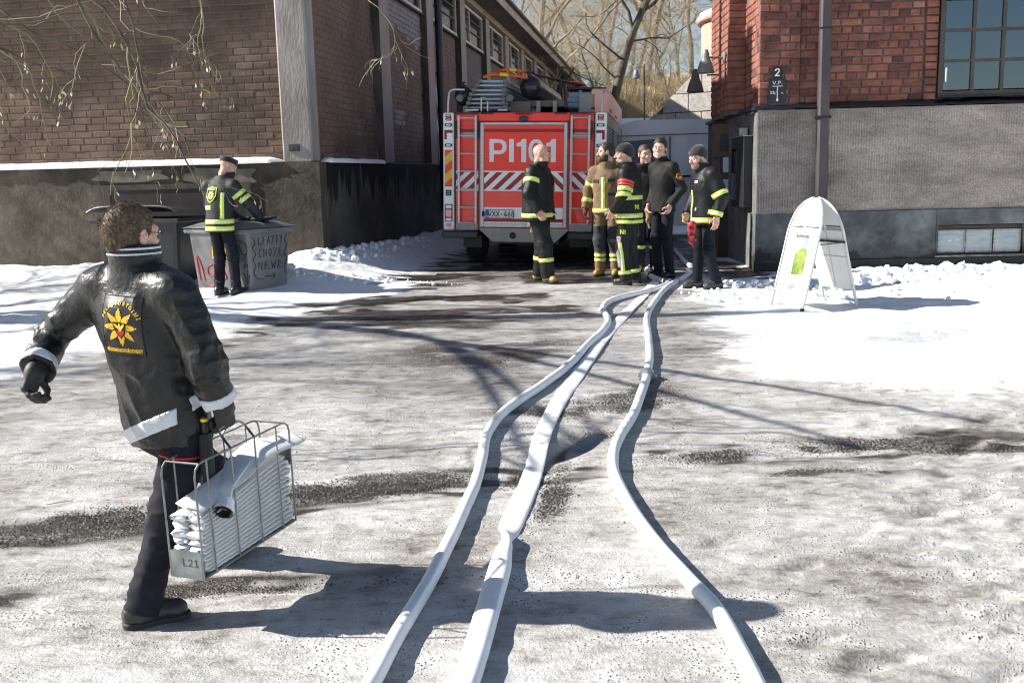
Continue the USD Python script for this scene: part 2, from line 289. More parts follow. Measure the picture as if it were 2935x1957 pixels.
usdkit.material(stage, '/World/Looks/ground_look', {
    'g': ('geometry', {}), 'a': ('attribute', {'attribute': 'mask'}), 'sp': ('separate_color', {}),
    'big': ('noise_texture', {'scale': 1.1, 'detail': 6.0, 'roughness': .62}), 'st': ('mapping', {'scale': (1.0, 1.7, 1.0)}),
    'mid': ('noise_texture', {'scale': 7.0, 'detail': 6.0, 'roughness': .68}),
    'fine': ('noise_texture', {'scale': 46.0, 'detail': 5.0, 'roughness': .7}),
    'ice': ('rgb_ramp', {'ramp': [(.29, (.055, .047, .038)), (.37, (.17, .155, .137)), (.44, (.31, .297, .278)), (.52, (.43, .422, .408)), (.62, (.56, .557, .55)), (.74, (.72, .72, .72))]}),
    'addn': ('math', {'math_type': 'multiply_add', 'value2': .5, 'value3': .0}), 'mixn': ('math', {'math_type': 'multiply_add', 'value2': .5}),
    'icev': ('mix', {'mix_type': 'overlay', 'fac': .55}),
    # clean snow
    'sn': ('rgb_ramp', {'ramp': [(.3, (.80, .81, .83)), (.6, (.90, .905, .91))]}),
    'sa': ('math', {'math_type': 'multiply_add', 'value2': .9, 'value3': -.45}), 'sb': ('math', {'math_type': 'add'}),
    'sm': ('map_range', {'from_min': .32, 'from_max': .72, 'clamp': True}), 'm1': ('mix', {}),
    # grit: dark chips where the mask is strong
    'vo': ('voronoi_texture', {'scale': 62.0, 'randomness': 1.0}), 'vo2': ('voronoi_texture', {'scale': 120.0}), 'vm': ('math', {'math_type': 'minimum'}),
    'gn': ('math', {'math_type': 'multiply_add', 'value2': 1.5, 'value3': -.75}), 'gs': ('math', {'math_type': 'add'}),
    'gp': ('math', {'math_type': 'multiply', 'value2': .62}), 'gl': ('math', {'math_type': 'subtract'}), 'gm': ('map_range', {'from_min': -.12, 'from_max': .12, 'clamp': True}),
    'gc': ('rgb_ramp', {'ramp': [(.3, (.012, .011, .010)), (.62, (.06, .055, .05)), (.8, (.22, .20, .19))]}), 'm2': ('mix', {}),
    # damp stain round the grit
    'ds': ('map_range', {'from_min': .35, 'from_max': 1.05, 'to_max': .75, 'clamp': True}), 'm2b': ('mix', {'color2': (.15, .13, .11)}),
    # wet asphalt and the shade painted with it
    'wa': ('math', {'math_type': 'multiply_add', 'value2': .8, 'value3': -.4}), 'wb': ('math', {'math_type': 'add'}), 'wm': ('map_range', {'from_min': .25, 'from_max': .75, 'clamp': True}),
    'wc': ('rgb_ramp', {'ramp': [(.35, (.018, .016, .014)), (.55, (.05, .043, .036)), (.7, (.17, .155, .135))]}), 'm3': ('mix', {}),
    'r1': ('map_range', {'from_min': .35, 'from_max': .7, 'to_min': .22, 'to_max': .62, 'clamp': True}), 'r2': ('mix_float', {'b': .75}), 'r3': ('mix_float', {'b': .28}),
    'hb': ('math', {'math_type': 'multiply_add', 'value2': .55}), 'gh': ('math', {'math_type': 'multiply_add', 'value2': .35}),
    'bp': ('bump', {'strength': .8, 'distance': .022}),
    'p': ('principled_bsdf', {'specular_ior_level': .45, 'subsurface_weight': 0.0})},
    [('a.color', 'sp.color'), ('g.position', 'st.vector'), ('st.vector', 'big.vector'), ('st.vector', 'mid.vector'), ('g.position', 'fine.vector'), ('g.position', 'vo.vector'), ('g.position', 'vo2.vector'),
     ('big.fac', 'addn.value1'), ('mid.fac', 'mixn.value1'), ('addn.value', 'mixn.value3'), ('mixn.value', 'ice.fac'), ('ice.color', 'icev.color1'), ('fine.color', 'icev.color2'),
     ('mid.fac', 'sa.value1'), ('sa.value', 'sb.value1'), ('sp.r', 'sb.value2'), ('sb.value', 'sm.value'), ('sm.result', 'm1.fac'), ('ice.color', 'm1.color1'), ('mid.fac', 'sn.fac'), ('sn.color', 'm1.color2'),
     ('sp.g', 'ds.value'), ('ds.result', 'm2b.fac'), ('m1.color', 'm2b.color1'),
     ('mid.fac', 'gn.value1'), ('gn.value', 'gs.value1'), ('sp.g', 'gs.value2'), ('gs.value', 'gp.value1'), ('vo.distance', 'gl.value2'), ('gp.value', 'gl.value1'), ('gl.value', 'gm.value'), ('gm.result', 'm2.fac'), ('m2b.color', 'm2.color1'), ('fine.fac', 'gc.fac'), ('gc.color', 'm2.color2'),
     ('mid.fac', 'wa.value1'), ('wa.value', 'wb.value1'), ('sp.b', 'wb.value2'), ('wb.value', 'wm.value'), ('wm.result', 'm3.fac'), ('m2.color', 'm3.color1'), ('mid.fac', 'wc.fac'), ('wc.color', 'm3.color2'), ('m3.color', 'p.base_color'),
     ('mid.fac', 'r1.value'), ('r1.result', 'r2.a'), ('sm.result', 'r2.fac'), ('r2.result', 'r3.a'), ('wm.result', 'r3.fac'), ('r3.result', 'p.roughness'),
     ('fine.fac', 'hb.value1'), ('mid.fac', 'hb.value3'), ('gm.result', 'gh.value1'), ('hb.value', 'gh.value3'), ('gh.value', 'bp.height'), ('bp.normal', 'p.normal')], surface='p.BSDF')
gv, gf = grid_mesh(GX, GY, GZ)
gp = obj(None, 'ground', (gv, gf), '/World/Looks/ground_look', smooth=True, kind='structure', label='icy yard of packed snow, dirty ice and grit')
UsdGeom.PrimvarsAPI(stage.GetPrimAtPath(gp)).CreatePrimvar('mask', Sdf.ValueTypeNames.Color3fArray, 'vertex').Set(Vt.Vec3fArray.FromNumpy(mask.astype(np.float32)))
def gz1(x, y): return float(ground_z(np.array([[x]], float), np.array([[y]], float))[0, 0])

# meltwater in the hole
usdkit.material(stage, '/World/Looks/water_look', {'g': ('geometry', {}), 'n': ('noise_texture', {'scale': 9.0}), 'b': ('bump', {'strength': .12, 'distance': .01}),
    'p': ('principled_bsdf', {'base_color': (.02, .022, .024), 'roughness': .02, 'specular_ior_level': .7})}, [('g.position', 'n.vector'), ('n.fac', 'b.height'), ('b.normal', 'p.normal')], surface='p.BSDF')
pz = gz1(.43, 6.22) + .020
th = np.linspace(0, 2 * np.pi, 40, endpoint=False)
pud = Polygon([(0.40 + .36 * math.cos(t) * math.cos(.977) - .12 * math.sin(t) * math.sin(.977), 6.17 + .36 * math.cos(t) * math.sin(.977) + .12 * math.sin(t) * math.cos(.977)) for t in th])
m = trimesh.creation.extrude_polygon(pud, .004, engine='earcut'); m.vertices[:, 2] += pz + (m.vertices[:, 1] - 6.17) * .115
obj(None, 'puddle', m, '/World/Looks/water_look', kind='structure', label='small meltwater puddle in a hole in the ice between the hoses')

# gravel chips and snow lumps: uncountable
rs = np.random.default_rng(5)
def scatter(name, label, protos, P, scales, material):
    base = fresh('/World', name); pi = UsdGeom.PointInstancer.Define(stage, base); tg = []
    for i, (v, f) in enumerate(protos):
        q = f'{base}/piece_{i:03d}'; usdkit.mesh(stage, q, (v, f), material, 35); tg.append(Sdf.Path(q))
    pi.CreatePrototypesRel().SetTargets(tg)
    n = len(P); pi.CreatePositionsAttr(Vt.Vec3fArray.FromNumpy(np.asarray(P, np.float32))); pi.CreateProtoIndicesAttr(Vt.IntArray.FromNumpy(rs.integers(0, len(protos), n).astype(np.int32)))
    q = rs.normal(size=(n, 4)); q /= np.linalg.norm(q, axis=1, keepdims=True)
    pi.CreateOrientationsAttr([Gf.Quath(float(a), float(b), float(c), float(d)) for a, b, c, d in q]); pi.CreateScalesAttr(Vt.Vec3fArray.FromNumpy(np.repeat(np.asarray(scales, np.float32)[:, None], 3, 1)))
    tag(pi, label, None, None, 'stuff'); return base
M_chip = mat('gravel_look', [(.02, .019, .018), (.07, .065, .06), (.30, .28, .26)], .55, scale=40, space='world')
chips = []
for i in range(4):
    m = trimesh.convex.convex_hull(rs.normal(size=(14, 3)) * (1, .8, .6)); v = np.array(m.vertices) - m.centroid; chips.append((v / np.abs(v).max(), np.array(m.faces)))
P = []
for cx, cy, sx, sy, an, n in ((-2.35, 5.0, .62, .14, 18, 1500), (-.9, 5.5, .5, .12, 12, 1500), (-1.2, 5.28, .5, .07, 12, 500), (.22, 5.35, .07, .32, -8, 750), (.56, 6.4, .10, .06, 40, 450), (1.7, 5.98, .7, .10, 6, 350), (2.6, 6.05, 1.0, .12, -3, 450), (-1.0, 4.2, .5, .05, 6, 160), (0, 5.5, 2.6, 1.5, 0, 500), (0, 8.5, 2.0, 2.0, 0, 700), (.05, 5.55, .2, .1, 20, 250), (-3.0, 4.35, .4, .06, 6, 160)):
    a = math.radians(an); u, w = rs.normal(0, sx * .7, n), rs.normal(0, sy * .7, n)
    P.append(np.stack([cx + u * math.cos(a) - w * math.sin(a), cy + u * math.sin(a) + w * math.cos(a)], 1))
P = np.vstack(P); P = P[(P[:, 1] > 2.9)]; sc = rs.uniform(.0028, .0068, len(P))
scatter('gravel', 'dark grit strewn in patches on the ice', chips, np.c_[P, ground_z(P[:, 0], P[:, 1]) + sc * .3], sc, M_chip)
M_snow = mat('snow_look', [(.82, .83, .85), (.90, .905, .91)], .8, scale=9, bump=.5, bscale=50, bdist=.02, space='world')
lumps = [blob(rs, (1, .85, .65), 2, .45, 2.2) for _ in range(5)]
P = []; sc = []
for pts, n, w, lo, hi in ((ALLEY[:3], 240, .42, .015, .07), ([(-5.5, 14.6), (-3.0, 14.2)], 60, .25, .015, .06), ([(2.6, 12.6), (3.4, 12.2), (4.0, 12.2)], 150, .22, .012, .07), ([(4.0, 13.0), (5.2, 12.9), (6.4, 13.0)], 160, .24, .015, .09), ([(2.3, 11.9), (3.6, 11.5), (6, 11.6)], 110, .35, .01, .04), ([(-3.4, 13.9), (-2.0, 13.9), (-.8, 13.5)], 80, .2, .01, .05)):
    pts = np.array(pts); t = rs.uniform(0, len(pts) - 1, n); i = np.minimum(t.astype(int), len(pts) - 2); q = pts[i] + (pts[i + 1] - pts[i]) * (t - i)[:, None] + rs.normal(0, w, (n, 2)) * .6
    P.append(q); sc.append(lo + (hi - lo) * rs.random(n) ** 2.5)
P = np.vstack(P); sc = np.concatenate(sc)
scatter('snow_lumps', 'broken lumps of snow along the banks and walls', lumps, np.c_[P, ground_z(P[:, 0], P[:, 1]) + sc * .25], sc, M_snow)
# ------------------------------------------------------------------ left: old brick hall
rs = np.random.default_rng(11)
M_lbrick = mat('hall_brick', [(.07, .047, .036), (.115, .079, .060), (.155, .115, .09)], .9, scale=1.7, detail=7, bump=.6, bscale=38, bdist=.012, rnd=[(.72, .70, .70), (.95, .93, .92), (1.05, 1.0, .96), (1.2, 1.1, 1.02), (1.35, 1.36, 1.36)])
M_sbrick = mat('hall_side_brick', [(.11, .058, .043), (.165, .092, .068), (.20, .122, .095)], .9, scale=.9, detail=7, bump=.6, bscale=38, bdist=.012, rnd=[(.75, .75, .75), (1, 1, 1), (1.1, 1.02, 1), (1.25, 1.2, 1.2)])
M_pale = mat('pale_patch_brick', [(.20, .165, .165), (.27, .225, .22)], .9, scale=4, bump=.5, bscale=38, bdist=.01)
M_lmort = mat('hall_mortar', [(.11, .08, .063), (.16, .117, .094), (.195, .155, .13)], .95, scale=5, detail=6, bump=.8, bscale=60, bdist=.01, space='world')
M_smort = mat('hall_side_mortar', [(.10, .07, .06), (.15, .115, .10)], .95, scale=5, bump=.8, bscale=60, space='world')
M_conc = mat('weathered_concrete', [(.17, .15, .13), (.27, .245, .225), (.36, .335, .315)], .9, scale=2.6, detail=9, bump=.7, bscale=24, bdist=.012, stretch=(1, 1, .35))
M_concdark = mat('dark_concrete', [(.025, .024, .022), (.085, .078, .07), (.17, .15, .14)], .85, scale=2.2, detail=8, bump=.6, bscale=24, stretch=(1, 1, .3))
M_concpink = mat('pinkish_concrete', [(.24, .18, .165), (.34, .265, .24)], .9, scale=3, detail=8, bump=.5, bscale=24, stretch=(1, 1, .3))
# rough render of the plinth: brown, coarse relief, damp runs near the top of the side face
usdkit.material(stage, '/World/Looks/plinth_render', {
    'g': ('geometry', {}), 'n': ('noise_texture', {'scale': 1.3, 'detail': 9.0, 'roughness': .65}), 'r': ('rgb_ramp', {'ramp': [(.32, (.028, .023, .017)), (.46, (.062, .052, .038)), (.56, (.095, .078, .057)), (.7, (.165, .14, .11))]}),
    'm': ('noise_texture', {'scale': 9.0, 'detail': 8.0, 'roughness': .7, 'distortion': .6}), 'b': ('bump', {'strength': .9, 'distance': .05}),
    'tc': ('texture_coordinate', {}), 'sx': ('separate_xyz', {}), 'gr': ('map_range', {'from_min': .55, 'from_max': .95, 'to_min': .75, 'to_max': 0, 'clamp': True}), 'mg': ('mix', {'color2': (.055, .06, .035)}), 'gm': ('math', {'math_type': 'multiply'}),
    'p': ('principled_bsdf', {'roughness': .92})},
    [('g.position', 'n.vector'), ('n.fac', 'r.fac'), ('g.position', 'm.vector'), ('m.fac', 'b.height'), ('b.normal', 'p.normal'), ('g.position', 'sx.vector'), ('sx.z', 'gr.value'), ('gr.result', 'gm.value1'), ('n.fac', 'gm.value2'), ('gm.value', 'mg.fac'), ('r.color', 'mg.color1'), ('mg.color', 'p.base_color')], surface='p.BSDF')
M_plinth = '/World/Looks/plinth_render'
usdkit.material(stage, '/World/Looks/plinth_side_render', {
    'g': ('geometry', {}), 'tc': ('texture_coordinate', {}), 'n': ('noise_texture', {'scale': 1.1, 'detail': 8.0, 'roughness': .62}), 'r': ('rgb_ramp', {'ramp': [(.35, (.04, .036, .032)), (.52, (.072, .066, .058)), (.68, (.11, .10, .09))]}),
    'mp': ('mapping', {'scale': (2.2, 2.2, .14)}), 'd': ('noise_texture', {'scale': 2.4, 'detail': 5.0}), 'sx': ('separate_xyz', {}), 'h': ('map_range', {'from_min': .95, 'from_max': 2.2, 'to_min': -.34, 'to_max': .20, 'clamp': True}),
    'ad': ('math', {'math_type': 'add'}), 'dm': ('map_range', {'from_min': .49, 'from_max': .54, 'clamp': True}), 'mx': ('mix', {'color2': (.0075, .007, .0065)}),
    'm': ('noise_texture', {'scale': 14.0, 'detail': 6.0}), 'b': ('bump', {'strength': .5, 'distance': .02}), 'p': ('principled_bsdf', {'roughness': .85, 'specular_ior_level': .25})},
    [('g.position', 'n.vector'), ('n.fac', 'r.fac'), ('g.position', 'mp.vector'), ('mp.vector', 'd.vector'), ('g.position', 'sx.vector'), ('sx.z', 'h.value'), ('h.result', 'ad.value1'), ('d.fac', 'ad.value2'), ('ad.value', 'dm.value'), ('dm.result', 'mx.fac'), ('r.color', 'mx.color1'), ('mx.color', 'p.base_color'), ('g.position', 'm.vector'), ('m.fac', 'b.height'), ('b.normal', 'p.normal')], surface='p.BSDF')
M_sash = mat('cream_sash_paint', [(.50, .42, .34), (.62, .54, .46)], .6, scale=5)
M_dark = mat('dark_interior', (.006, .006, .007), .9)
usdkit.material(stage, '/World/Looks/pane_glass', {'t': ('transparent_bsdf', {'color': (.9, .92, .93)}), 'g': ('glossy_bsdf', {'color': (.72, .87, 1.0), 'roughness': .02}), 'f': ('fresnel', {'IOR': 2.8}), 'm': ('mix_closure', {})}, [('f.fac', 'm.fac'), ('t.BSDF', 'm.closure1'), ('g.BSDF', 'm.closure2')], surface='m.closure')
M_glass = '/World/Looks/pane_glass'
M_black = mat('black_paint', [(.008, .008, .009), (.016, .015, .015)], .45, scale=4)
M_roofsnow = mat('roof_snow', [(.80, .82, .85), (.9, .91, .92)], .8, scale=3, bump=.4, bscale=9, bdist=.05)
M_fascia = mat('weathered_fascia', [(.24, .19, .155), (.38, .315, .265)], .8, scale=3, stretch=(1, .3, 1))

def brick_mesh(u0, u1, z0, z1, depth, rs, axis='x', ch=.006, jit=.0035):
    """One brick with a worn, chamfered front face at depth 0 (outwards) to depth back; 8+4 corners."""
    w = u1 - u0; j = lambda: rs.normal(0, jit)
    B = [(u0, z0), (u1, z0), (u1, z1), (u0, z1)]
    F = [(u0 + ch + abs(j()), z0 + ch + abs(j())), (u1 - ch - abs(j()), z0 + ch + abs(j())), (u1 - ch - abs(j()), z1 - ch - abs(j())), (u0 + ch + abs(j()), z1 - ch - abs(j()))]
    pr = rs.uniform(-.0025, .004); tl = [pr + rs.normal(0, .0012) for _ in range(4)]
    v = [(a, depth, b) for a, b in B] + [(a, .006 - pr, b) for a, b in B] + [(a, -t, b) for (a, b), t in zip(F, tl)]
    q = [(k, (k + 1) % 4, 4 + (k + 1) % 4, 4 + k) for k in range(4)] + [(4 + k, 4 + (k + 1) % 4, 8 + (k + 1) % 4, 8 + k) for k in range(4)] + [(8, 9, 10, 11)]
    v = np.array(v, float)
    if axis == 'y': v = np.stack([-v[:, 1], v[:, 0], v[:, 2]], 1)      # a wall whose face looks to +x
    elif axis == '-y': v = np.stack([v[:, 1], -v[:, 0], v[:, 2]], 1)   # a wall whose face looks to -x, u runs towards -y
    return v, np.array(q)
def place_bricks(parent, rects, limit, material, stuff_name, rs, pick=None):
    """rects: (u0, u1, z0, z1, axis, origin, material); the first `limit` become parts, the rest one part of kind stuff per material."""
    rest = {}
    for i, (a, b, c, d, ax, o, m_) in enumerate(rects):
        v, q = brick_mesh(a, b, c, d, .05, rs, ax); v = v + np.asarray(o)
        if i < limit: obj(parent, 'brick', (v, q), m_)
        else: rest.setdefault(str(m_.GetPath()), (m_, MB()))[1].add(v, q)
    for m_, mb in rest.values(): obj(parent, stuff_name, mb, m_, kind='stuff')

HALL = thing('brick_hall', 'long dark brown brick hall with concrete pilasters on the left of the alley', 'building', (-2.78, 14.95, 0), -8.7)
BEAM = 6.42
w = MB(); w.box(-9.6, -.16, .30, .55, 0, 8.2); w.box(-9.6, 0 - .17, .14, .30, 2.1, 8.2)
obj(HALL, 'front_wall', w, M_lmort)
obj(HALL, 'plinth', MB().box(-9.6, -.001, 0, .30, -.2, 2.205), M_plinth)
obj(HALL, 'side_plinth', MB().box(-.6, 0, .301, 46, -.2, 2.205), M_plinth if False else '/World/Looks/plinth_side_render')
obj(HALL, 'side_wall', MB().box(-.6, -.175, .56, 46, 2.2, 6.6), M_smort)
obj(HALL, 'back_wall', MB().box(-9.6, -.7, 45.5, 46, 0, 7), M_smort)
obj(HALL, 'corner_pilaster', MB().box(-.557, -.10, -.004, .36, 2.207, 8.3, .025), M_conc, label='pale weathered concrete pilaster at the corner of the hall')
pk = [3.67 + 3.77 * k for k in range(12)]
for k, s_ in enumerate(pk):
    if s_ > 45: break
    mb = MB().box(-.32, -.012, s_, s_ + .66, 2.207, BEAM, .02)
    obj(HALL, 'pilaster', mb, M_concpink, label='brick pier faced with streaked concrete, black strip down its near face' if k == 0 else None)
    if k < 4:
        n = 14; zz = np.linspace(2.25, BEAM - .05, 60); wd = .035 + .07 * meshkit.fbm(np.stack([zz * 1.4, zz * 0, zz * 0 + k], -1), 4)
        obj(HALL, 'damp_stain', MB().poly(Polygon([(-.013, z) for z in zz] + [(-.02 - a, z) for a, z in zip(wd[::-1] * 2.3, zz[::-1])]), .003, FRONT, (0, s_ - .0005, 0)), M_concdark)  # irregular black strip over the near face of the first piers
# pairs of dark stains on the plinth's edge
rects = []
for r in range(25):
    z = 2.262 + r * .1025; off = (r % 2) * .135 + rs.uniform(-.02, .02); u = -.575
    first = True
    while u > -6.1:
        L = rs.uniform(.235, .285) if not first else .255 - off * .8
        if L > .06: rects.append((u - L, u, z, z + .087, 'x', (0, .13, 0), M_lbrick))
        u -= L + rs.uniform(.012, .018); first = False
rects.sort(key=lambda q: (q[0] + .575) ** 2 + (q[2] - 3.2) ** 2 * 2)
side = []
for bay in range(3):
    s0, s1 = (.38, 3.655) if bay == 0 else (pk[bay - 1] + .67, pk[bay] - .01)
    for r in range(31):
        z = 2.262 + r * .1025; u = s0 + .01 - (r % 2) * .13
        while u < s1 - .03:
            a, b = max(u, s0 + .005), min(u + rs.uniform(.24, .275), s1 - .004)
            pale = (bay == 1 and z > 4.55 + .22 * abs(math.sin(u * 5)) - .28 * (u - 4.3) / 3.1 + .25) or (bay == 1 and 2.95 < z < 3.2 and 5.0 < u < 5.6) or (bay == 0 and z < 2.75 + .2 * math.sin(u * 3) and 1 < u < 3 and z > 2.3)
            if b - a > .05: side.append((a, b, z, z + .087, 'y', (-.165, 0, 0), M_pale if pale and bay == 1 else (M_lbrick if pale else M_sbrick)))
            u = b + rs.uniform(.012, .018)
vis = [q for q in side if q[0] < 7.5]
order = rects[:210] + [q for q in vis if q[0] < 3.3 and q[2] < 4.6][:45] + [q for q in vis if q[6] is M_pale][:45]
used = set(map(id, order)); order += [q for q in rects + side if id(q) not in used]
place_bricks(HALL, order, 300, None, 'brickwork', rs)
# cap of the plinth, small vent plate, hatch panel, pale patches
obj(HALL, 'plinth_cap', MB().box(-9.6, -.56, -.028, .14, 2.206, 2.224), M_concdark)
obj(HALL, 'vent_plate', MB().box(-.455, -.285, -.022, -.005, 2.37, 2.475, .004).box(-.425, -.375, -.026, -.02, 2.395, 2.45).box(-.36, -.315, -.026, -.02, 2.395, 2.45), mat('dark_iron', [(.03, .035, .032), (.06, .065, .06)], .6, scale=30))
obj(HALL, 'hatch_panel', MB().box(-3.36, -1.19, -.012, -.004, .7, 1.86), mat('shaded_brown_hatch', [(.007, .0055, .005), (.018, .013, .012), (.035, .026, .024)], .6, scale=1.6, detail=8, stretch=(1, 1, .5)))  # panel stands proud; the dark of a recess is put into its brown
obj(HALL, 'hatch_frame', MB().box(-3.52, -3.36, -.022, -.003, .6, 1.94).box(-3.36, -1.19, -.022, -.003, 1.86, 1.94).box(-1.19, -1.08, -.022, -.003, .6, 1.94), mat('hatch_edge', [(.04, .034, .027), (.09, .078, .06)], .85, scale=4))
for (cx, cz, w_, h_) in ((-3.0, 2.10, .58, .085), (-1.55, 2.06, .55, .12)):
    t = np.linspace(0, 2 * np.pi, 40, endpoint=False); k = 1 + .12 * np.sin(t * 5 + cx)
    obj(HALL, 'repair_patch', MB().poly(Polygon(np.stack([cx + w_ * np.sign(np.cos(t)) * np.abs(np.cos(t)) ** .5 * k, cz + h_ * np.sign(np.sin(t)) * np.abs(np.sin(t)) ** .6 * k - .03], 1)), .012, FRONT, (0, -.001, 0)), mat('patch_plaster', [(.12, .105, .08), (.21, .19, .15)], .9, scale=6, bump=.5, bscale=30))
# windows of the side wall
M_pane_dark = mat('dark_pane', [(.006, .006, .007), (.02, .02, .022)], .08, scale=3, spec=.6)
for k in range(11):
    a, b = pk[k] + .72, pk[k + 1] - .06
    if b > 45: break
    z0, z1 = 5.47, 6.38
    fr = MB().box(-.16, -.09, a, b, z0 - .07, z0, .006).box(-.16, -.11, a, b, z1 - .06, z1)
    for y in (a, a + (b - a) * .335, b - .06): fr.box(-.16, -.105, y, y + .06, z0, z1)
    wdw = obj(HALL, 'window', fr, M_sash)
    obj(wdw, 'pane', MB().box(-.172, -.15, a + .06, a + (b - a) * .335, z0, z1 - .06), M_pane_dark)
    obj(wdw, 'pane', MB().box(-.172, -.15, a + (b - a) * .335 + .06, b - .06, z0, z1 - .06), M_pane_dark)
    bar = MB()
    for f_ in (.36, .68): bar.box(-.15, -.12, a + .06, a + (b - a) * .335, z0 + f_ * (z1 - z0) - .012, z0 + f_ * (z1 - z0) + .012).box(-.15, -.12, a + (b - a) * .335 + .06, b - .06, z0 + f_ * (z1 - z0) - .012, z0 + f_ * (z1 - z0) + .012)
    obj(wdw, 'glazing_bar', bar, mat('dark_bar', (.10, .08, .065), .6))
    obj(wdw, 'sill', MB().box(-.18, -.06, a - .03, b + .03, z0 - .105, z0 - .071), mat('black_sill', (.015, .014, .013), .5))
obj(HALL, 'eaves_beam', MB().box(-.5, .02, .4, 46, BEAM + .001, BEAM + .16, .01), M_fascia)
obj(HALL, 'soffit', MB().box(-.5, .62, -.4, 46.5, BEAM + .165, BEAM + .195), mat('soffit_boards', [(.10, .08, .068), (.16, .13, .11)], .8, scale=4))
obj(HALL, 'fascia', MB().box(.60, .645, -.4, 46.5, BEAM + .12, BEAM + .40, .006), M_fascia)
obj(HALL, 'gutter', MB().tube([(.70, y, BEAM + .40) for y in np.linspace(-.4, 46.5, 20)], .06, 8), M_black)
# roof with its snow
m = MB(); m.add([(.70, -.5, BEAM + .42), (.70, 46.5, BEAM + .42), (-5.2, 46.5, BEAM + 2.0), (-5.2, -.5, BEAM + 2.0), (-10, 46.5, BEAM + .5), (-10, -.5, BEAM + .5)], [(0, 1, 2, 3), (3, 2, 4, 5)])
roof = obj(HALL, 'roof', m, M_black)
yy = np.linspace(-.45, 46.4, 300); xs_ = np.linspace(0, 1, 14); YY, TT = np.meshgrid(yy, xs_, indexing='ij')
thick = (.09 + .10 * nz(YY, TT, .7, 1.2, 21, 3)) * np.minimum(1, TT / .06 + .25); edge = .08 * nz(YY, YY * 0, 1.3, 1, 22, 3)
XX = .72 - edge - TT * 5.9; ZZ = BEAM + .425 + (.70 - XX) * (1.58 / 5.9) + thick
v, q = grid_mesh(XX, YY, ZZ); v2 = v.copy(); v2[:, 2] = BEAM + .422 + (.70 - v[:, 0]) * (1.58 / 5.9)
h = len(yy); wv = len(xs_); e = np.arange(h - 1) * wv; e2 = np.arange(h - 1) + len(v); sk = np.stack([e, e + wv, e2 + 1, e2], 1)
obj(None, 'roof_snow', (np.vstack([v, v2[::wv]]) @ rotz3(-8.7).T + (-2.78, 14.95, 0), np.vstack([q, sk])), M_roofsnow, True, kind='stuff', label='snow lying on the roof edge of the brick hall')
# downpipes
obj(HALL, 'downpipe', MB().tube([(.06, pk[1] + .86, z) for z in np.linspace(1.2, 6.6, 8)], .085, 10).tube([(.06, pk[1] + .86, z) for z in (4.2, 4.27)], .10, 10), mat('dark_pipe', [(.012, .009, .009), (.025, .018, .017)], .5, scale=4))
obj(HALL, 'downpipe', MB().tube(spline([(.66, 34.6, BEAM + .38), (.66, 34.4, BEAM + .1), (.25, 34.1, BEAM - .45), (.06, 34.0, BEAM - .75), (.06, 34.0, 4.5), (.06, 34, 2.5)], 30), .075, 8).lathe([(.07, -.25), (.13, -.1), (.2, 0), (.2, .08)], 10, (.66, 34.6, BEAM + .42)), M_black)
# graffiti flower on the wall beside the engine
def petal(cx, cz, L, wd, ang):
    t = np.linspace(0, 1, 14); w_ = wd * np.sin(np.pi * t ** .8) ; pts = [(L * a, b) for a, b in zip(t, w_)] + [(L * a, -b) for a, b in zip(t[::-1], w_[::-1])]
    c, s_ = math.cos(math.radians(ang)), math.sin(math.radians(ang)); return Polygon([(cx + c * a - s_ * b, cz + s_ * a + c * b) for a, b in pts]).buffer(0)
FL = unary_union([petal(9.35, 4.55, .62, .13, 88), petal(9.32, 4.62, .42, .13, 25), petal(9.3, 4.62, .36, .12, 155), petal(9.32, 4.5, .38, .13, -30), petal(9.28, 4.5, .36, .12, 205), LineString([(9.3, 4.5), (9.15, 4.0), (8.95, 3.5), (8.9, 2.4)]).buffer(.07), petal(8.95, 3.45, .75, .10, 112), petal(8.98, 3.6, .6, .09, 60), petal(9.2, 4.1, .6, .09, -55), petal(8.93, 2.9, .7, .10, 125), petal(8.9, 2.6, .8, .1, 75)])
RY = np.array([[0, 0, 1], [1, 0, 0], [0, 1, 0]], float)
usdkit.material(stage, '/World/Looks/flower_paint', {'tc': ('texture_coordinate', {}), 'n': ('noise_texture', {'scale': 5.0, 'detail': 2.0}), 'r': ('rgb_ramp', {'ramp': [(.42, (.38, .36, .44)), (.5, (.36, .33, .48)), (.55, (.17, .13, .40)), (.6, (.42, .38, .36)), (.68, (.42, .33, .12))]}), 'p': ('principled_bsdf', {'roughness': .8})}, [('tc.object', 'n.vector'), ('n.fac', 'r.fac'), ('r.color', 'p.base_color')], surface='p.BSDF')
obj(HALL, 'painted_flower', MB().poly(FL, .006, RY, (-.162, 0, 0)), '/World/Looks/flower_paint', label='lilac and cream flower painted on the brick wall above the fire engine')
# snow on the plinth ledge
def ledge_snow(x0, x1, h0, seed):
    t = np.linspace(0, 1, 160); x = x0 + (x1 - x0) * t; prof = np.linspace(0, np.pi, 9); k = np.minimum(1, np.minimum(t, 1 - t) / .035) ** .6
    H = (h0 + .035 * meshkit.fbm(np.stack([x * 2.5, x * 0, x * 0 + seed], -1), 4)) * k; D = (.155 + .03 * (meshkit.fbm(np.stack([x * 4, x * 0 + 3, x * 0 + seed], -1), 4) - .5)) * (.4 + .6 * k)
    V = np.stack([np.repeat(x[:, None], 9, 1), .135 - D[:, None] * (1 - np.cos(prof)) / 2 * 1.12, 2.222 + H[:, None] * np.sin(prof) ** .6 - .012 * (prof > 2.6)], -1)
    return V.reshape(-1, 3), grid_mesh(V[..., 0], V[..., 1], V[..., 2])[1]
v, q = ledge_snow(-6.6, -.56, .062, 3); RL = rotz3(-8.7)
obj(None, 'ledge_snow', (v @ RL.T + (-2.78, 14.95, 0), q), M_snow, True, kind='stuff', label='strip of snow along the ledge under the brown brick wall')
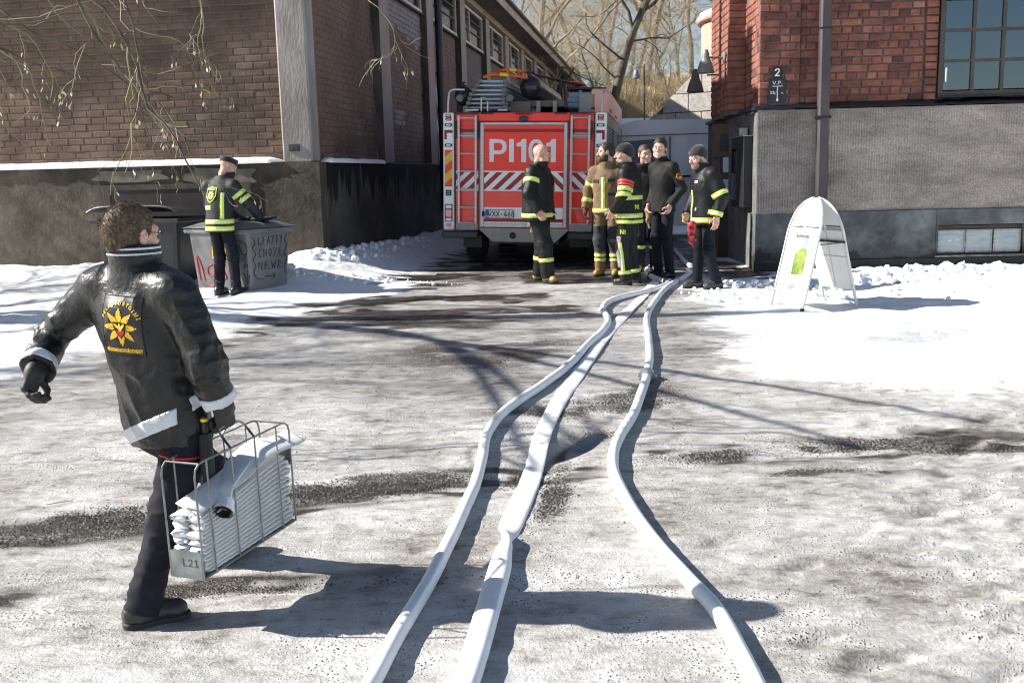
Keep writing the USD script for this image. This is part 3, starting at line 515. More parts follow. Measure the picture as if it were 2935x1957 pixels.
v, q = ledge_snow(.42, 3.6, .05, 8); v = np.stack([-(v[:, 1]) - .0, v[:, 0], v[:, 2] - .01], 1)
obj(None, 'ledge_snow', (v @ RL.T + (-2.78, 14.95, 0), q[:, ::-1]), M_snow, True, kind='stuff', label='short strip of shaded snow on the alley side ledge')

# ------------------------------------------------------------------ right: red brick house on a fluted plinth
M_rbrick = mat('red_brick', [(.11, .038, .026), (.20, .066, .043), (.26, .105, .073)], .85, scale=4.5, detail=6, bump=.7, bscale=45, bdist=.01, rnd=[(.42, .40, .45), (.8, .8, .85), (1, 1, 1), (1.05, 1.05, 1.1), (1.2, 1.2, 1.15), (1.3, 1.5, 1.6)])
M_rmort = mat('grey_mortar', [(.06, .055, .052), (.12, .112, .105)], .95, scale=14, bump=.8, bscale=70)
usdkit.material(stage, '/World/Looks/fluted_stucco', {
    'tc': ('texture_coordinate', {}), 'n': ('noise_texture', {'scale': 1.6, 'detail': 9.0, 'roughness': .66}), 'mp': ('mapping', {'scale': (.5, 1, 1.6)}), 'n2': ('noise_texture', {'scale': 48.0, 'detail': 4.0}),
    'r': ('rgb_ramp', {'ramp': [(.30, (.12, .103, .092)), (.48, (.25, .218, .195)), (.6, (.34, .298, .268)), (.75, (.45, .405, .37))]}), 'r2': ('rgb_ramp', {'ramp': [(.35, (.62, .62, .62)), (.65, (1.25, 1.25, 1.25))]}),
    'mx': ('mix', {'mix_type': 'multiply', 'fac': .75}), 'b': ('bump', {'strength': .8, 'distance': .012}), 'p': ('principled_bsdf', {'roughness': .92})},
    [('tc.object', 'mp.vector'), ('mp.vector', 'n.vector'), ('tc.object', 'n2.vector'), ('n.fac', 'r.fac'), ('n2.fac', 'r2.fac'), ('r.color', 'mx.color1'), ('r2.color', 'mx.color2'), ('mx.color', 'p.base_color'), ('n2.fac', 'b.height'), ('b.normal', 'p.normal')], surface='p.BSDF')
usdkit.material(stage, '/World/Looks/footing_concrete', {
    'g': ('geometry', {}), 'n': ('noise_texture', {'scale': 2.0, 'detail': 9.0, 'roughness': .68}), 'r': ('rgb_ramp', {'ramp': [(.33, (.03, .033, .035)), (.48, (.075, .083, .086)), (.6, (.12, .13, .135)), (.72, (.20, .21, .21))]}),
    'sx': ('separate_xyz', {}), 'h': ('map_range', {'from_min': .62, 'from_max': 1.12, 'to_min': .22, 'to_max': -.25, 'clamp': True}), 'ad': ('math', {'math_type': 'add'}), 'w': ('map_range', {'from_min': .5, 'from_max': .6, 'clamp': True}), 'mx': ('mix', {'color2': (.011, .011, .012)}),
    'm': ('noise_texture', {'scale': 16.0, 'detail': 7.0}), 'b': ('bump', {'strength': .6, 'distance': .02}), 'p': ('principled_bsdf', {'roughness': .8})},
    [('g.position', 'n.vector'), ('n.fac', 'r.fac'), ('g.position', 'sx.vector'), ('sx.z', 'h.value'), ('h.result', 'ad.value1'), ('n.fac', 'ad.value2'), ('ad.value', 'w.value'), ('w.result', 'mx.fac'), ('r.color', 'mx.color1'), ('mx.color', 'p.base_color'), ('g.position', 'm.vector'), ('m.fac', 'b.height'), ('b.normal', 'p.normal')], surface='p.BSDF')
RED = thing('brick_house', 'red brick house with fluted grey plinth and basement windows on the right', 'building', (3.45, 13.98, 0), -2.5)
rs = np.random.default_rng(23)
obj(RED, 'front_wall', MB().box(.05, 2.44, .118, .5, 2.75, 4.9).box(2.44, 4.4, .118, .5, 2.75, 2.86).box(2.44, 4.4, .118, .5, 4.26, 4.9).box(4.4, 9, .118, .5, 2.75, 4.9).box(.05, 9, .118, .5, 4.9, 6.3), M_rmort)
obj(RED, 'back_wall', MB().box(.5, 9, 4.2, 4.4, 0, 6.3), M_rmort); obj(RED, 'end_wall', MB().box(8.8, 9, .5, 4.2, 0, 6.3), M_rmort)
obj(RED, 'alley_wall', MB().box(.06, .5, .505, 4.4, 2.75, 6.3), M_rmort)
obj(RED, 'pilaster', MB().box(.03, .565, .038, .117, 2.80, 6.3), M_rmort)
rects = []
def course(u0_, u1_, z, kind, y, ax='x', m_=M_rbrick):
    st, hd = .265, .122; u = u0_
    seq = {'s': [st], 'h': [hd], 'm': [st, hd, hd]}[kind[0]]; i = 0
    if kind.endswith('+'): rects.append((u, u + hd * (.55 if kind[0] == 's' else .5), z, z + .083, ax, y, m_)); u += hd * (.55 if kind[0] == 's' else .5) + .017
    while u < u1_ - .03:
        L = min(seq[i % len(seq)] * rs.uniform(.96, 1.03), u1_ - u)
        if u1_ - (u + L) < .05: L = u1_ - u
        rects.append((u, u + L, z, z + .083, ax, y, m_)); u += L + .017; i += 1
for r in range(15):
    z = 2.825 + r * .1015
    course(.585, 2.24, z, ('s+', 'h', 's', 'h+')[r % 4], (0, .105, 0))
    rects.append((2.262, 2.425, z, z + .083, 'x', (0, .082, 0), M_rbrick))
for r in range(15):
    z = 2.825 + r * .1015
    course(.02, .56, z, ('h', 'm', 's', 'm+')[r % 4], (0, .025, 0))
n_front = len(rects)
for r in range(15):                                        # sunlit face looking into the alley: headers
    z = 2.825 + r * .1015
    a = .06 + (r % 2) * .07; u = -1.18
    while u < -.05:
        b = min(u + (.122 if (u != -1.18 or r % 2) else .06), -.045); rects.append((u, b, z, z + .083, '-y', (.045, 0, 0), M_rbrick)); u = b + .017
rects_main = list(rects)
# stacked piers further along the alley wall
for (x0, x1, y0, y1) in ((-.20, .05, 1.2, 1.9), (-.15, .05, 2.4, 3.2)):
    obj(RED, 'alley_pier', MB().box(x0 + .02, .4, y0 + .012, y1, 2.75, 6.3), M_rmort)
    for r in range(18):
        z = 2.825 + r * .1015; rects.append((x0 - .0, min(x1, x0 + .26), z, z + .083, 'x', (0, y0, 0), M_rbrick))
        u = -y1
        while u < -y0 - .02: b = min(u + .13, -y0); rects.append((u, b, z, z + .083, '-y', (x0 + .008, 0, 0), M_rbrick)); u = b + .017
place_bricks(RED, rects, 299, None, 'brickwork', rs)
# fluted stucco plinth: real shallow flutes
xs_ = np.arange(.0, 8.5, .0095); zs_ = np.r_[1.337, np.linspace(1.40, 2.68, 36), 2.73]; XX, ZZ = np.meshgrid(xs_, zs_)
wear = np.clip(1.25 * nz(XX, ZZ, 6, 5, 31, 4) - .1, .15, 1); YY = -.002 - .013 * wear * (0.5 + .5 * np.cos(XX * 2 * np.pi / .0365)) * np.minimum(1, np.minimum(ZZ - 1.33, 2.735 - ZZ) / .05) - .006 * (nz(XX, ZZ, 14, 14, 32, 3) - .5)
obj(RED, 'plinth', grid_mesh(XX, YY, ZZ), '/World/Looks/fluted_stucco', True)
M_alleyplinth = mat('alley_plinth', [(.07, .068, .066), (.12, .115, .11), (.16, .155, .15)], .9, scale=3, detail=8, bump=.6, bscale=30)
obj(RED, 'alley_plinth', MB().box(.001, .5, .0, 4.4, .0, 2.74), M_alleyplinth)
obj(RED, 'footing', MB().box(-.022, 2.47, -.030, .3, -.2, 1.336, .008).box(2.472, 8.6, -.030, .3, 1.115, 1.336, .008).box(2.472, 2.50, -.030, .3, .68, 1.113).box(3.66, 8.6, -.030, .3, .68, 1.113).box(2.472, 8.6, -.030, .3, -.2, .678), '/World/Looks/footing_concrete')
obj(RED, 'footing_step', MB().box(-.03, 8.6, -.052, -.031, -.2, .665, .004), '/World/Looks/footing_concrete')
M_flash = mat('dark_sheet_metal', [(.008, .009, .012), (.025, .026, .032)], .38, scale=3, metal=.3)
v = np.array([(x, y, z) for x in np.linspace(-.05, 8.6, 60) for y, z in ((.13, 2.835), (-.035, 2.775), (-.045, 2.745), (-.03, 2.74))]); v[:, 2] += .006 * np.repeat(rs.normal(size=60), 4); v[:, 1] += .004 * np.repeat(rs.normal(size=60), 4)
q = np.array([(4 * i + j, 4 * i + 4 + j, 4 * i + 5 + j, 4 * i + 1 + j) for i in range(59) for j in range(3)])
obj(RED, 'ledge_flashing', (v, q), M_flash)
obj(RED, 'ledge_flashing', MB().box(-.05, .05, -.03, 4.4, 2.742, 2.79), M_flash)
pipe = obj(RED, 'downpipe', MB().box(.80, .945, -.115, .02, .5, 6.3, .022), mat('plum_brown_pipe', [(.035, .026, .030), (.055, .042, .047), (.085, .068, .072)], .42, scale=2.5, detail=7, stretch=(1, 1, .4)))
obj(pipe, 'bracket', MB().box(.775, .97, -.122, -.005, 2.60, 2.635), M_flash); obj(pipe, 'joint', MB().box(.794, .951, -.121, .0, 3.78, 3.795), M_flash)
# basement windows
bw = obj(RED, 'basement_window', MB().box(2.50, 3.66, .03, .10, .70, 1.10), mat('brown_frame_dark', [(.02, .014, .011), (.05, .036, .03)], .6, scale=6))
M_board = mat('pale_blue_board', [(.22, .25, .27), (.34, .38, .40)], .55, scale=5, detail=6, stretch=(1, 1, 4))
for i, (a, b) in enumerate(((2.525, 2.872), (2.905, 3.24), (3.285, 3.63))):
    obj(bw, 'board', MB().box(a, b, .012, .028, .745, 1.03, .004), M_board)
    obj(bw, 'sash_frame', MB().box(a - .012, a + .006, .004, .02, .735, 1.04).box(b - .006, b + .012, .004, .02, .735, 1.04).box(a, b, .004, .02, .73, .745).box(a, b, .004, .02, 1.03, 1.043), mat('worn_white_edge', [(.08, .08, .08), (.4, .42, .42)], .7, scale=25))
obj(bw, 'tape', MB().bar((2.65, .009, .885), (2.70, .009, .905), .004, .02, (0, 0, 1)).bar((2.755, .009, .905), (2.81, .009, .905), .004, .022, (0, 0, 1)), mat('paper_tape', (.5, .48, .42), .7))
obj(bw, 'sill', MB().box(2.46, 8.0, -.06, .03, .672, .70, .004), mat('worn_sill', [(.03, .03, .03), (.2, .2, .2)], .7, scale=14, stretch=(1, 1, 3)))
# tall double window
wx = [2.50, 2.897, 3.293, 3.69, 4.09]; wz = [2.925, 3.325, 3.725, 4.13]
M_wood = mat('brown_window_frame', [(.035, .026, .022), (.06, .047, .04)], .5, scale=5)
fr = MB().box(2.44, 2.50, .055, .2, 2.86, 4.26).box(4.09, 4.2, .055, .2, 2.86, 4.26).box(2.50, 4.09, .055, .2, 2.86, 2.925).box(2.50, 4.09, .055, .2, 4.13, 4.26)
for x in wx[1:-1]: fr.box(x - .022, x + .022, .065, .12, 2.925, 4.13)
for z in wz[1:-1]: fr.box(2.50, 4.09, .066, .119, z - .020, z + .020)
wd = obj(RED, 'window', fr, M_wood)
M_white = mat('white_sash', [(.80, .82, .82), (.86, .87, .87)], .5, scale=8)
inner = MB()
for i in range(4):
    for k in range(3):
        a, b, c, d = wx[i] + .03, wx[i + 1] - .03, wz[k] + .02, wz[k + 1] - .02
        inner.box(a, a + .016, .13, .165, c, d).box(b - .04, b, .13, .165, c, d).box(a, b, .131, .164, d - .03, d).box(a, b, .131, .164, c, c + .018)
        obj(wd, 'pane', MB().box(wx[i] + .022, wx[i + 1] - .022, .090, .094, wz[k] + .02, wz[k + 1] - .02), M_glass)
obj(wd, 'inner_sash', inner, M_white)
cur = MB(); X_, Z_ = np.meshgrid(np.linspace(2.5, 4.1, 160), np.linspace(2.9, 4.2, 4)); v, q = grid_mesh(X_, .50 + .035 * np.sin(X_ * 42) + .03 * np.sin(X_ * 17), Z_)
obj(wd, 'curtain', (v, q), mat('dim_curtain', [(.012, .012, .014), (.03, .03, .034)], .9, scale=5), True)
obj(wd, 'handle', MB().tube([(2.535, .05, 3.05), (2.535, .035, 3.06), (2.535, .035, 3.22), (2.535, .05, 3.23)], .012, 6), mat('pale_handle', (.5, .5, .46), .4))
obj(RED, 'room_back', MB().box(2.2, 4.6, .9, 1.0, 2.5, 4.6).box(2.2, 2.3, .5, .9, 2.5, 4.6).box(4.5, 4.6, .5, .9, 2.5, 4.6), M_dark)
obj(RED, 'ledge_sill', MB().box(2.42, 8.6, -.01, .12, 2.835, 2.858, .004), M_flash)
obj(RED, 'roof', MB().box(-.6, 9.4, -.5, 4.8, 6.3, 6.5), M_black)
# number plate and water post sign (things of their own)
ST = lambda l, c, loc: thing('sign_plate', l, c, loc, -2.5)
def on_red(x, y, z): q = rotz3(-2.5) @ np.array([x, y, z]); return q + (3.45, 13.98, 0)
M_enamel = mat('dark_blue_enamel', [(.006, .009, .018), (.011, .015, .026)], .25, scale=6); M_wenam = mat('white_enamel', (.72, .72, .70), .35)
sg = thing('number_sign', 'small black house number 2 plate on the brick pilaster', 'sign', on_red(.258, .02, 3.232), -2.5)
obj(sg, 'plate', MB().box(-.07, .07, -.012, .004, -.075, .075, .004), mat('black_enamel', (.006, .006, .008), .25))
obj(sg, 'numeral', MB().text('2', .098, FRONT, (0, -.0125, -.047), .003, True, True), M_wenam)
sg = thing('hydrant_sign', 'dark blue V.P. water post sign under the number 2 plate', 'sign', on_red(.263, .02, 2.992), -2.5)
obj(sg, 'plate', MB().poly(Polygon([(-.118, -.165), (.118, -.165), (.118, .165), (-.118, .165)]).buffer(-.02).buffer(.02), .014, FRONT, (0, .002, 0)), M_enamel)
obj(sg, 'lettering', MB().text('V.P.', .044, FRONT, (.0, -.0125, .082), .003, False, True, 1.25).text('12,', .036, FRONT, (-.102, -.0125, -.042), .003, True).text('2', .022, FRONT, (-.052, -.0125, -.042), .003, True).text('m.', .022, FRONT, (.048, -.0125, -.042), .003, True).box(-.072, .072, -.0155, -.0125, .055, .062).box(-.006, .006, -.0155, -.0125, -.10, .055).poly(Polygon([(-.006, -.09), (.006, -.09), (.017, -.14), (-.017, -.14)]), .003, FRONT, (0, -.0125, 0)), M_wenam)
# double bell lamp on the alley pier
lm = thing('wall_lamp', 'pair of grey bell shaped lamps on a bracket at the red brick corner', 'lamp', on_red(-.20, 1.5, 3.62), -2.5)
M_lampg = mat('grey_lamp_paint', [(.13, .125, .125), (.19, .185, .185)], .5, scale=8); M_lampd = mat('dark_lamp_paint', (.05, .05, .052), .5)
obj(lm, 'bracket', MB().lathe([(.0, -.0), (.085, 0), (.085, .02), (.05, .035), (0, .035)], 14, (0, 0, 0), np.array([[0, 0, -1], [0, 1, 0], [1, 0, 0]], float)).tube([(-.03, 0, -.01), (-.16, 0, -.01), (-.27, 0, .0)], .016, 8), M_lampg)
bell = [(.0, .24), (.035, .23), (.055, .17), (.065, .10), (.10, .02), (.125, -.07), (.135, -.11), (.125, -.112), (.11, -.07), (0, .0)]
obj(lm, 'shade', MB().lathe(bell, 18, (-.29, 0, -.12)), M_lampg); obj(lm, 'shade', MB().lathe(bell, 18, (-.38, .45, -.36)), M_lampd); obj(lm, 'bracket', MB().tube([(-.2, .45, -.22), (.1, .45, -.22)], .014, 6), M_lampd)
# notice cabinet on the alley face, cable and small box light, door with papers
nc = thing('notice_cabinet', 'black notice cabinet fixed to the grey alley wall of the red house', 'cabinet', on_red(0, .30, 1.40), -2.5)
obj(nc, 'case', MB().box(-.13, -.004, 0, .95, .0, 1.0, .008), M_black)
obj(nc, 'pane', MB().box(-.136, -.131, .52, .90, .1, .84), M_glass); obj(nc, 'paper', MB().box(-.1335, -.1305, .58, .75, .5, .8), mat('pale_paper', (.5, .42, .38), .7)); obj(nc, 'edge_trim', MB().box(-.14, -.0, -.02, .97, 1.0, 1.012), mat('steel_edge', (.35, .38, .42), .3, metal=.8))
cb = thing('cable_run', 'loose grey cables hanging under the ledge of the alley wall', 'cable', on_red(0, .5, 2.62), -2.5)
obj(cb, 'cable', MB().tube(spline([(-.03, -.35, .10), (-.05, 0, .06), (-.04, .4, .10), (-.06, .75, -.02), (-.05, 1.1, .02), (-.03, .9, -.14), (-.05, .5, -.06), (-.06, .35, .05)], 60), .009, 5).tube(spline([(-.04, -.2, .08), (-.06, .1, -.03), (-.05, .18, -.16)], 20), .008, 5), mat('grey_cable', (.09, .09, .085), .6))
fl = thing('wall_flood_light', 'small pale floodlight under the cables on the alley wall', 'lamp', on_red(0, .55, 2.47), -2.5)
obj(fl, 'housing', MB().box(-.13, -.02, 0, .14, -.06, .06, .012), mat('pale_grey_plastic', (.33, .36, .34), .4)); obj(fl, 'arm', MB().bar((-.02, .07, .0), (.01, .07, .05), .02, .02), M_black)
dr = thing('wooden_door', 'brown wooden door with papers taped to its panes, standing open in the alley', 'door', (3.30, 16.3, .45), -12)
M_door = mat('varnished_door', [(.045, .021, .009), (.085, .042, .018), (.115, .06, .026)], .45, scale=3, detail=6, stretch=(6, 6, .6))
obj(dr, 'leaf', MB().box(0, .42, 0, .05, 0, 2.22, .006).box(.0, .02, -.004, .054, 0, 2.22), M_door)
obj(dr, 'pane', MB().box(.12, .42, -.004, -.001, 1.78, 2.06).box(.12, .42, -.004, -.001, 1.42, 1.70).box(.12, .42, -.004, -.001, 1.06, 1.34), M_black)
for z in (1.45, 1.10): obj(dr, 'paper', MB().box(.17, .40, -.007, -.0045, z, z + .24), mat('cold_white_paper', (.62, .64, .72), .7))
obj(dr, 'handle', MB().tube([(.035, -.03, 1.10), (.10, -.03, 1.10)], .012, 6).tube([(.04, 0, 1.10), (.04, -.03, 1.10)], .011, 6), mat('bright_steel', (.7, .7, .7), .2, metal=1)); obj(dr, 'knob', MB().lathe([(0, 0), (.025, .004), (.022, .03), (0, .034)], 10, (.05, 0, 1.68), np.array([[1, 0, 0], [0, 0, -1], [0, 1, 0]], float)), M_black)
obj(dr, 'board', MB().box(.10, .42, -.006, -.001, .1, .9), mat('door_boards', [(.03, .014, .006), (.06, .03, .012)], .5, scale=4, stretch=(10, 10, .4)))
# ------------------------------------------------------------------ behind: hillside, bare trees, tower, stone wall, van, lamp post
rs = np.random.default_rng(31)
hx, hy = np.meshgrid(np.r_[np.linspace(-60, -6, 12), np.linspace(-4, 24, 90), np.linspace(27, 90, 14)], np.r_[np.linspace(33, 75, 90), np.linspace(80, 200, 10)])
hz = .5 + 5.2 * sstep(34, 52, hy + 2.0 * (nz(hx, hy, .12, .12, 41, 3) - .5) * 6 - .25 * (hx - 5)) * sstep(.2, 3.0, hx + 2.78 - .153 * (hy - 15)) + .10 * np.maximum(0, hy - 52) + .5 * (nz(hx, hy, .5, .5, 42, 4) - .5) - .4 * (hy < 33.6)
obj(None, 'hillside', grid_mesh(hx, hy, hz), mat('dry_hill', [(.26, .20, .115), (.44, .35, .215), (.56, .46, .30), (.70, .66, .60)], .95, scale=1.1, detail=8, bump=1.0, bscale=5, bdist=.3, space='world'), True, kind='structure', label='hillside of dry yellow grass behind the alley')
def hill(x, y):
    x, y = np.atleast_1d(np.asarray(x, float)), np.atleast_1d(np.asarray(y, float))
    i = np.argmin((hx.ravel()[None] - x[:, None]) ** 2 + (hy.ravel()[None] - y[:, None]) ** 2, 1); return hz.ravel()[i]
# dry grass tufts
tufts = []
for i in range(3):
    mb = MB()
    for k in range(26):
        a = rs.uniform(0, 6.28); L = rs.uniform(.35, .9); b = np.array([rs.normal(0, .12), rs.normal(0, .12), 0]); d = np.array([math.cos(a), math.sin(a), 0]) * rs.uniform(.1, .6) * L; s_ = np.array([-math.sin(a), math.cos(a), 0]) * .012
        mb.add([b - s_, b + s_, b + d * .4 + (0, 0, L * .7) + s_ * .7, b + d * .4 + (0, 0, L * .7) - s_ * .7, b + d + (0, 0, L * .85)], [(0, 1, 2), (0, 2, 3), (3, 2, 4)])
    tufts.append(mb.arrays())
n = 5200; P = np.c_[rs.uniform(-1, 13, n), rs.uniform(34, 58, n)]; P = P[P[:, 0] + 2.78 - .153 * (P[:, 1] - 15) > 1.2]; n = len(P)
base = fresh('/World', 'dry_grass'); pi = UsdGeom.PointInstancer.Define(stage, base); tg = []
M_grass = mat('dry_grass_look', [(.50, .41, .25), (.68, .57, .38)], .9, scale=3, trans=.25)
for i, (v, f) in enumerate(tufts): usdkit.mesh(stage, f'{base}/tuft_{i:03d}', (v, f), M_grass); tg.append(Sdf.Path(f'{base}/tuft_{i:03d}'))
pi.CreatePrototypesRel().SetTargets(tg); pi.CreatePositionsAttr(Vt.Vec3fArray.FromNumpy(np.c_[P, hill(P[:, 0], P[:, 1]) - .03].astype(np.float32))); pi.CreateProtoIndicesAttr(Vt.IntArray.FromNumpy(rs.integers(0, 3, n).astype(np.int32)))
a = rs.uniform(0, np.pi, n); pi.CreateOrientationsAttr([Gf.Quath(float(math.cos(t)), 0, 0, float(math.sin(t))) for t in a]); sc = rs.uniform(.7, 1.7, n).astype(np.float32); pi.CreateScalesAttr(Vt.Vec3fArray.FromNumpy(np.repeat(sc[:, None], 3, 1)))
tag(pi, 'tall dry yellow grass on the slope', None, None, 'stuff')

def gen_tree(seed, H, spread=.55, lean=(0, 0), twigs=5, r0=.17, start=.3, wild=.25, up=.35):
    """Bare tree: (trunk and limbs, twigs). Recursive limbs with a wandering axis; the finest are three-sided."""
    g = np.random.default_rng(seed); A, B = MB(), MB()
    def limb(p, d, L, r, lev):
        n = max(4, int(5 + 3 * (lev < 2))); pts = [p]; dd = d.copy()
        for i in range(n):
            dd = dd + g.normal(0, wild * (1 + .25 * lev) / (1 + .3 * (lev == 0)), 3) * .6 + np.array([0, 0, (up * .15 if lev < 3 else 0) if lev else .05]); dd /= np.linalg.norm(dd); pts.append(pts[-1] + dd * L / n)
        pts = np.array(pts); rr = r * np.linspace(1, .34 if lev else .38, n + 1)
        (A if r > .028 else B).tube(pts, rr, 7 if lev == 0 else 5 if r > .03 else 3, cap=False)
        if lev >= twigs: return
        k = g.integers(6, 9) if lev == 0 else g.integers(4, 7) if lev < 3 else g.integers(4, 6)
        for j in range(k):
            t = start + (1 - start) * (j + g.uniform(.2, 1)) / k if lev == 0 else g.uniform(.22, 1.0); t = min(t, .99)
            i = int(t * n); q = pts[i] + (pts[i + 1] - pts[i]) * (t * n - i); ax = pts[i + 1] - pts[i]; ax /= np.linalg.norm(ax)
            s_ = g.normal(size=3); s_ -= ax * (s_ @ ax); s_ /= np.linalg.norm(s_); an = g.uniform(.5, 1.05) * (1 if lev else spread / .55)
            nd = ax * math.cos(an) + s_ * math.sin(an); nd[2] += up * (.5 if lev == 0 else .2 if lev < 3 else 0); nd /= np.linalg.norm(nd)
            limb(q, nd, L * g.uniform(.42, .62) * (1 if lev else 1.0), max(.0035, rr[i] * g.uniform(.42, .62)), lev + 1)
    limb(np.zeros(3), np.array([lean[0], lean[1], 1.0]) / np.linalg.norm([lean[0], lean[1], 1]), H * .78, r0, 0)
    return A, B
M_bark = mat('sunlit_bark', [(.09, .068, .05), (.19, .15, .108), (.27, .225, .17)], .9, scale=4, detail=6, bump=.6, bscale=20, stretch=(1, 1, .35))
M_twig = mat('pale_twig', [(.26, .20, .12), (.42, .345, .23)], .85, scale=1.2)
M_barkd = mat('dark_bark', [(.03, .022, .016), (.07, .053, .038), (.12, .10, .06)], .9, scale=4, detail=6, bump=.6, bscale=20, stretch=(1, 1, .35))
UsdGeom.Scope.Define(stage, '/World/Looks')
TREES = {}
def tree(kind, name, loc, rz, label, group=None, scale=1.0, args=None, barks=None):
    if kind not in TREES:
        A, B = gen_tree(**args); p = thing(name, label, 'tree', loc, rz, group)
        if scale != 1.0: UsdGeom.Xformable(stage.GetPrimAtPath(p)).AddScaleOp().Set(Gf.Vec3f(scale, scale, scale))
        obj(p, 'trunk', A, (barks or (M_bark, M_twig))[0], True); obj(p, 'crown', B, (barks or (M_bark, M_twig))[1], kind='stuff'); TREES[kind] = p; return p
    return copy_of(TREES[kind], name, loc, rz, label, 'tree', group, scale)
GB = 'bare trees on the slope behind the alley'; LB = 'bare sunlit deciduous tree on the slope behind the alley, tangled among its neighbours'
K1, K2, K3 = dict(seed=101, H=13, spread=.6, r0=.17), dict(seed=202, H=15, spread=.5, r0=.18, wild=.3), dict(seed=303, H=11, spread=.7, r0=.12, wild=.35, start=.15)
kinds = {'one': K1, 'two': K2, 'three': K3}
spots = [(1.2, 50, 'two'), (3.2, 53, 'one'), (.2, 56, 'three'), (5.2, 57, 'two'), (7.0, 52, 'one'), (8.6, 56, 'three'), (9.6, 50, 'two'), (6.1, 62, 'two'), (3.9, 66, 'one'), (1.6, 63, 'two'), (8.0, 68, 'one'), (10.6, 63, 'three'), (11.5, 56, 'one'), (-1.0, 60, 'one'), (12.6, 68, 'two'), (2.6, 72, 'two'), (5.5, 74, 'one'), (9.5, 76, 'two'), (.2, 76, 'one'), (13.5, 60, 'three'), (4.6, 48.5, 'three'), (7.6, 48, 'three'), (2.3, 47, 'three'), (8.8, 46, 'three')]
for i, (x, y, k) in enumerate(spots):
    tree(k, 'bare_tree', (x, y, float(hill(x, y)[0]) - .2), rs.uniform(0, 360), LB, GB, rs.uniform(.85, 1.2) * (.62 if k == 'three' and y < 50 else 1), kinds[k])
for i, (x, y, s_) in enumerate(((3.6, 44, .7), (5.0, 45.5, .8), (6.6, 44, .7), (7.8, 46, .8), (9.0, 44.5, .7), (4.4, 48, .9), (6.0, 49, .85), (10.2, 47, .9), (2.6, 47, .75), (7.2, 50, .9))):
    tree('bush', 'bare_shrub', (x, y, float(hill(x, y)[0]) - .2), 47 * i, 'bare twiggy shrub growing low on the slope under the trees', 'bare shrubs on the slope', s_, dict(seed=404, H=4.6, spread=.8, r0=.05, start=.05, wild=.35, twigs=5, up=.5))
lt = thing('leaning_tree', 'dark leaning tree whose trunk slants right above the fire engine', 'tree', (3.9, 38.5, 3.4), 0)
mb, tw = MB(), MB(); g = np.random.default_rng(77)
sp = spline([(-.35, 0, -1.0), (.0, 0, .6), (.40, .1, 2.0), (.75, .2, 3.2), (1.15, .2, 4.2), (1.9, .3, 5.6), (2.9, .3, 6.9)], 24); mb.tube(sp, np.linspace(.19, .10, 24), 10)
def wander(p, d, L, r, lev, seedn):
    n = 6; pts = [np.array(p, float)]; dd = np.array(d, float)
    for i in range(n): dd = dd + g.normal(0, .22, 3); dd /= np.linalg.norm(dd); pts.append(pts[-1] + dd * L / n)
    pts = np.array(pts); rr = np.linspace(r, r * .4, n + 1); (mb if r > .02 else tw).tube(pts, rr, 6 if r > .02 else 3, cap=False)
    if lev < 4:
        for j in range(int(g.integers(4, 7))):
            i = int(g.integers(1, n)); ax = pts[i + 1] - pts[i]; s_ = g.normal(size=3); nd = ax / np.linalg.norm(ax) + s_ * .55; wander(pts[i], nd / np.linalg.norm(nd), L * g.uniform(.4, .6), max(.004, rr[i] * .55), lev + 1, 0)
for p, d, L, r in ((sp[13], (-.5, 0, 1), 4.5, .07), (sp[15], (1, 0, .25), 3.6, .07), (sp[18], (-.2, .3, 1), 4.5, .07), (sp[20], (1, 0, .4), 4, .06), (sp[10], (-1, 0, .6), 2.8, .045), (sp[12], (1, .1, -.1), 2.6, .05), (sp[16], (-1, 0, .5), 3.4, .055), (sp[19], (-.9, .1, .8), 3.6, .05), (sp[8], (-.9, 0, .9), 2.4, .035), (sp[14], (.9, 0, .7), 2.6, .04), (sp[23], (.8, 0, 1), 4, .07)): wander(p, np.array(d) / np.linalg.norm(d), L, r, 1, 0)
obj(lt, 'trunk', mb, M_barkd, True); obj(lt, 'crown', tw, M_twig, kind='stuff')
# trees left of and behind the camera: their shadows cross the yard, their crowns show in the window panes
GS = 'bare maples left of the yard, out of view'
for i, (x, y, rz, s_) in enumerate(((-13.5, 12.55, 20, .8), (-10.8, 11.55, 140, .75), (-16.0, 10.3, 250, .8), (-12.0, 13.4, 300, .7), (-19, 9.0, 80, .9))):
    tree(('one', 'three', 'two', 'three', 'one', 'two', 'one')[i], 'shade_tree', (x, y, .3), rz, 'bare tree standing at the left edge of the yard outside the picture', GS, s_)
for i, (x, y) in enumerate(((6, -14), (13, -18), (19, -13), (-3, -20), (25, -22))):
    tree(('two', 'one', 'two', 'one', 'one')[i], 'far_tree', (x, y, -.2), 60 * i, 'bare tree behind the photographer, mirrored in the window panes', 'trees behind the photographer', 1.1)

# pink rounded tower with a coping
tw_ = thing('round_tower', 'pale pink rendered round tower with a snowy coping', 'tower', (8.05, 30, .4))
M_pink = mat('pink_render', [(.42, .26, .20), (.50, .33, .26)], .9, scale=6, bump=.4, bscale=40)
obj(tw_, 'wall', MB().lathe([(2.28, 0), (2.28, 5.72), (2.28, 5.73)], 64), M_pink, True)
obj(tw_, 'coping', MB().lathe([(2.28, 5.70), (2.38, 5.74), (2.42, 5.80), (2.42, 5.9), (2.3, 5.98), (0, 6.0)], 64), M_pink, True)
obj(tw_, 'snow_cap', MB().lathe([(2.36, 5.93), (2.34, 6.02), (2.1, 6.10), (0, 6.14)], 48), M_roofsnow, True)
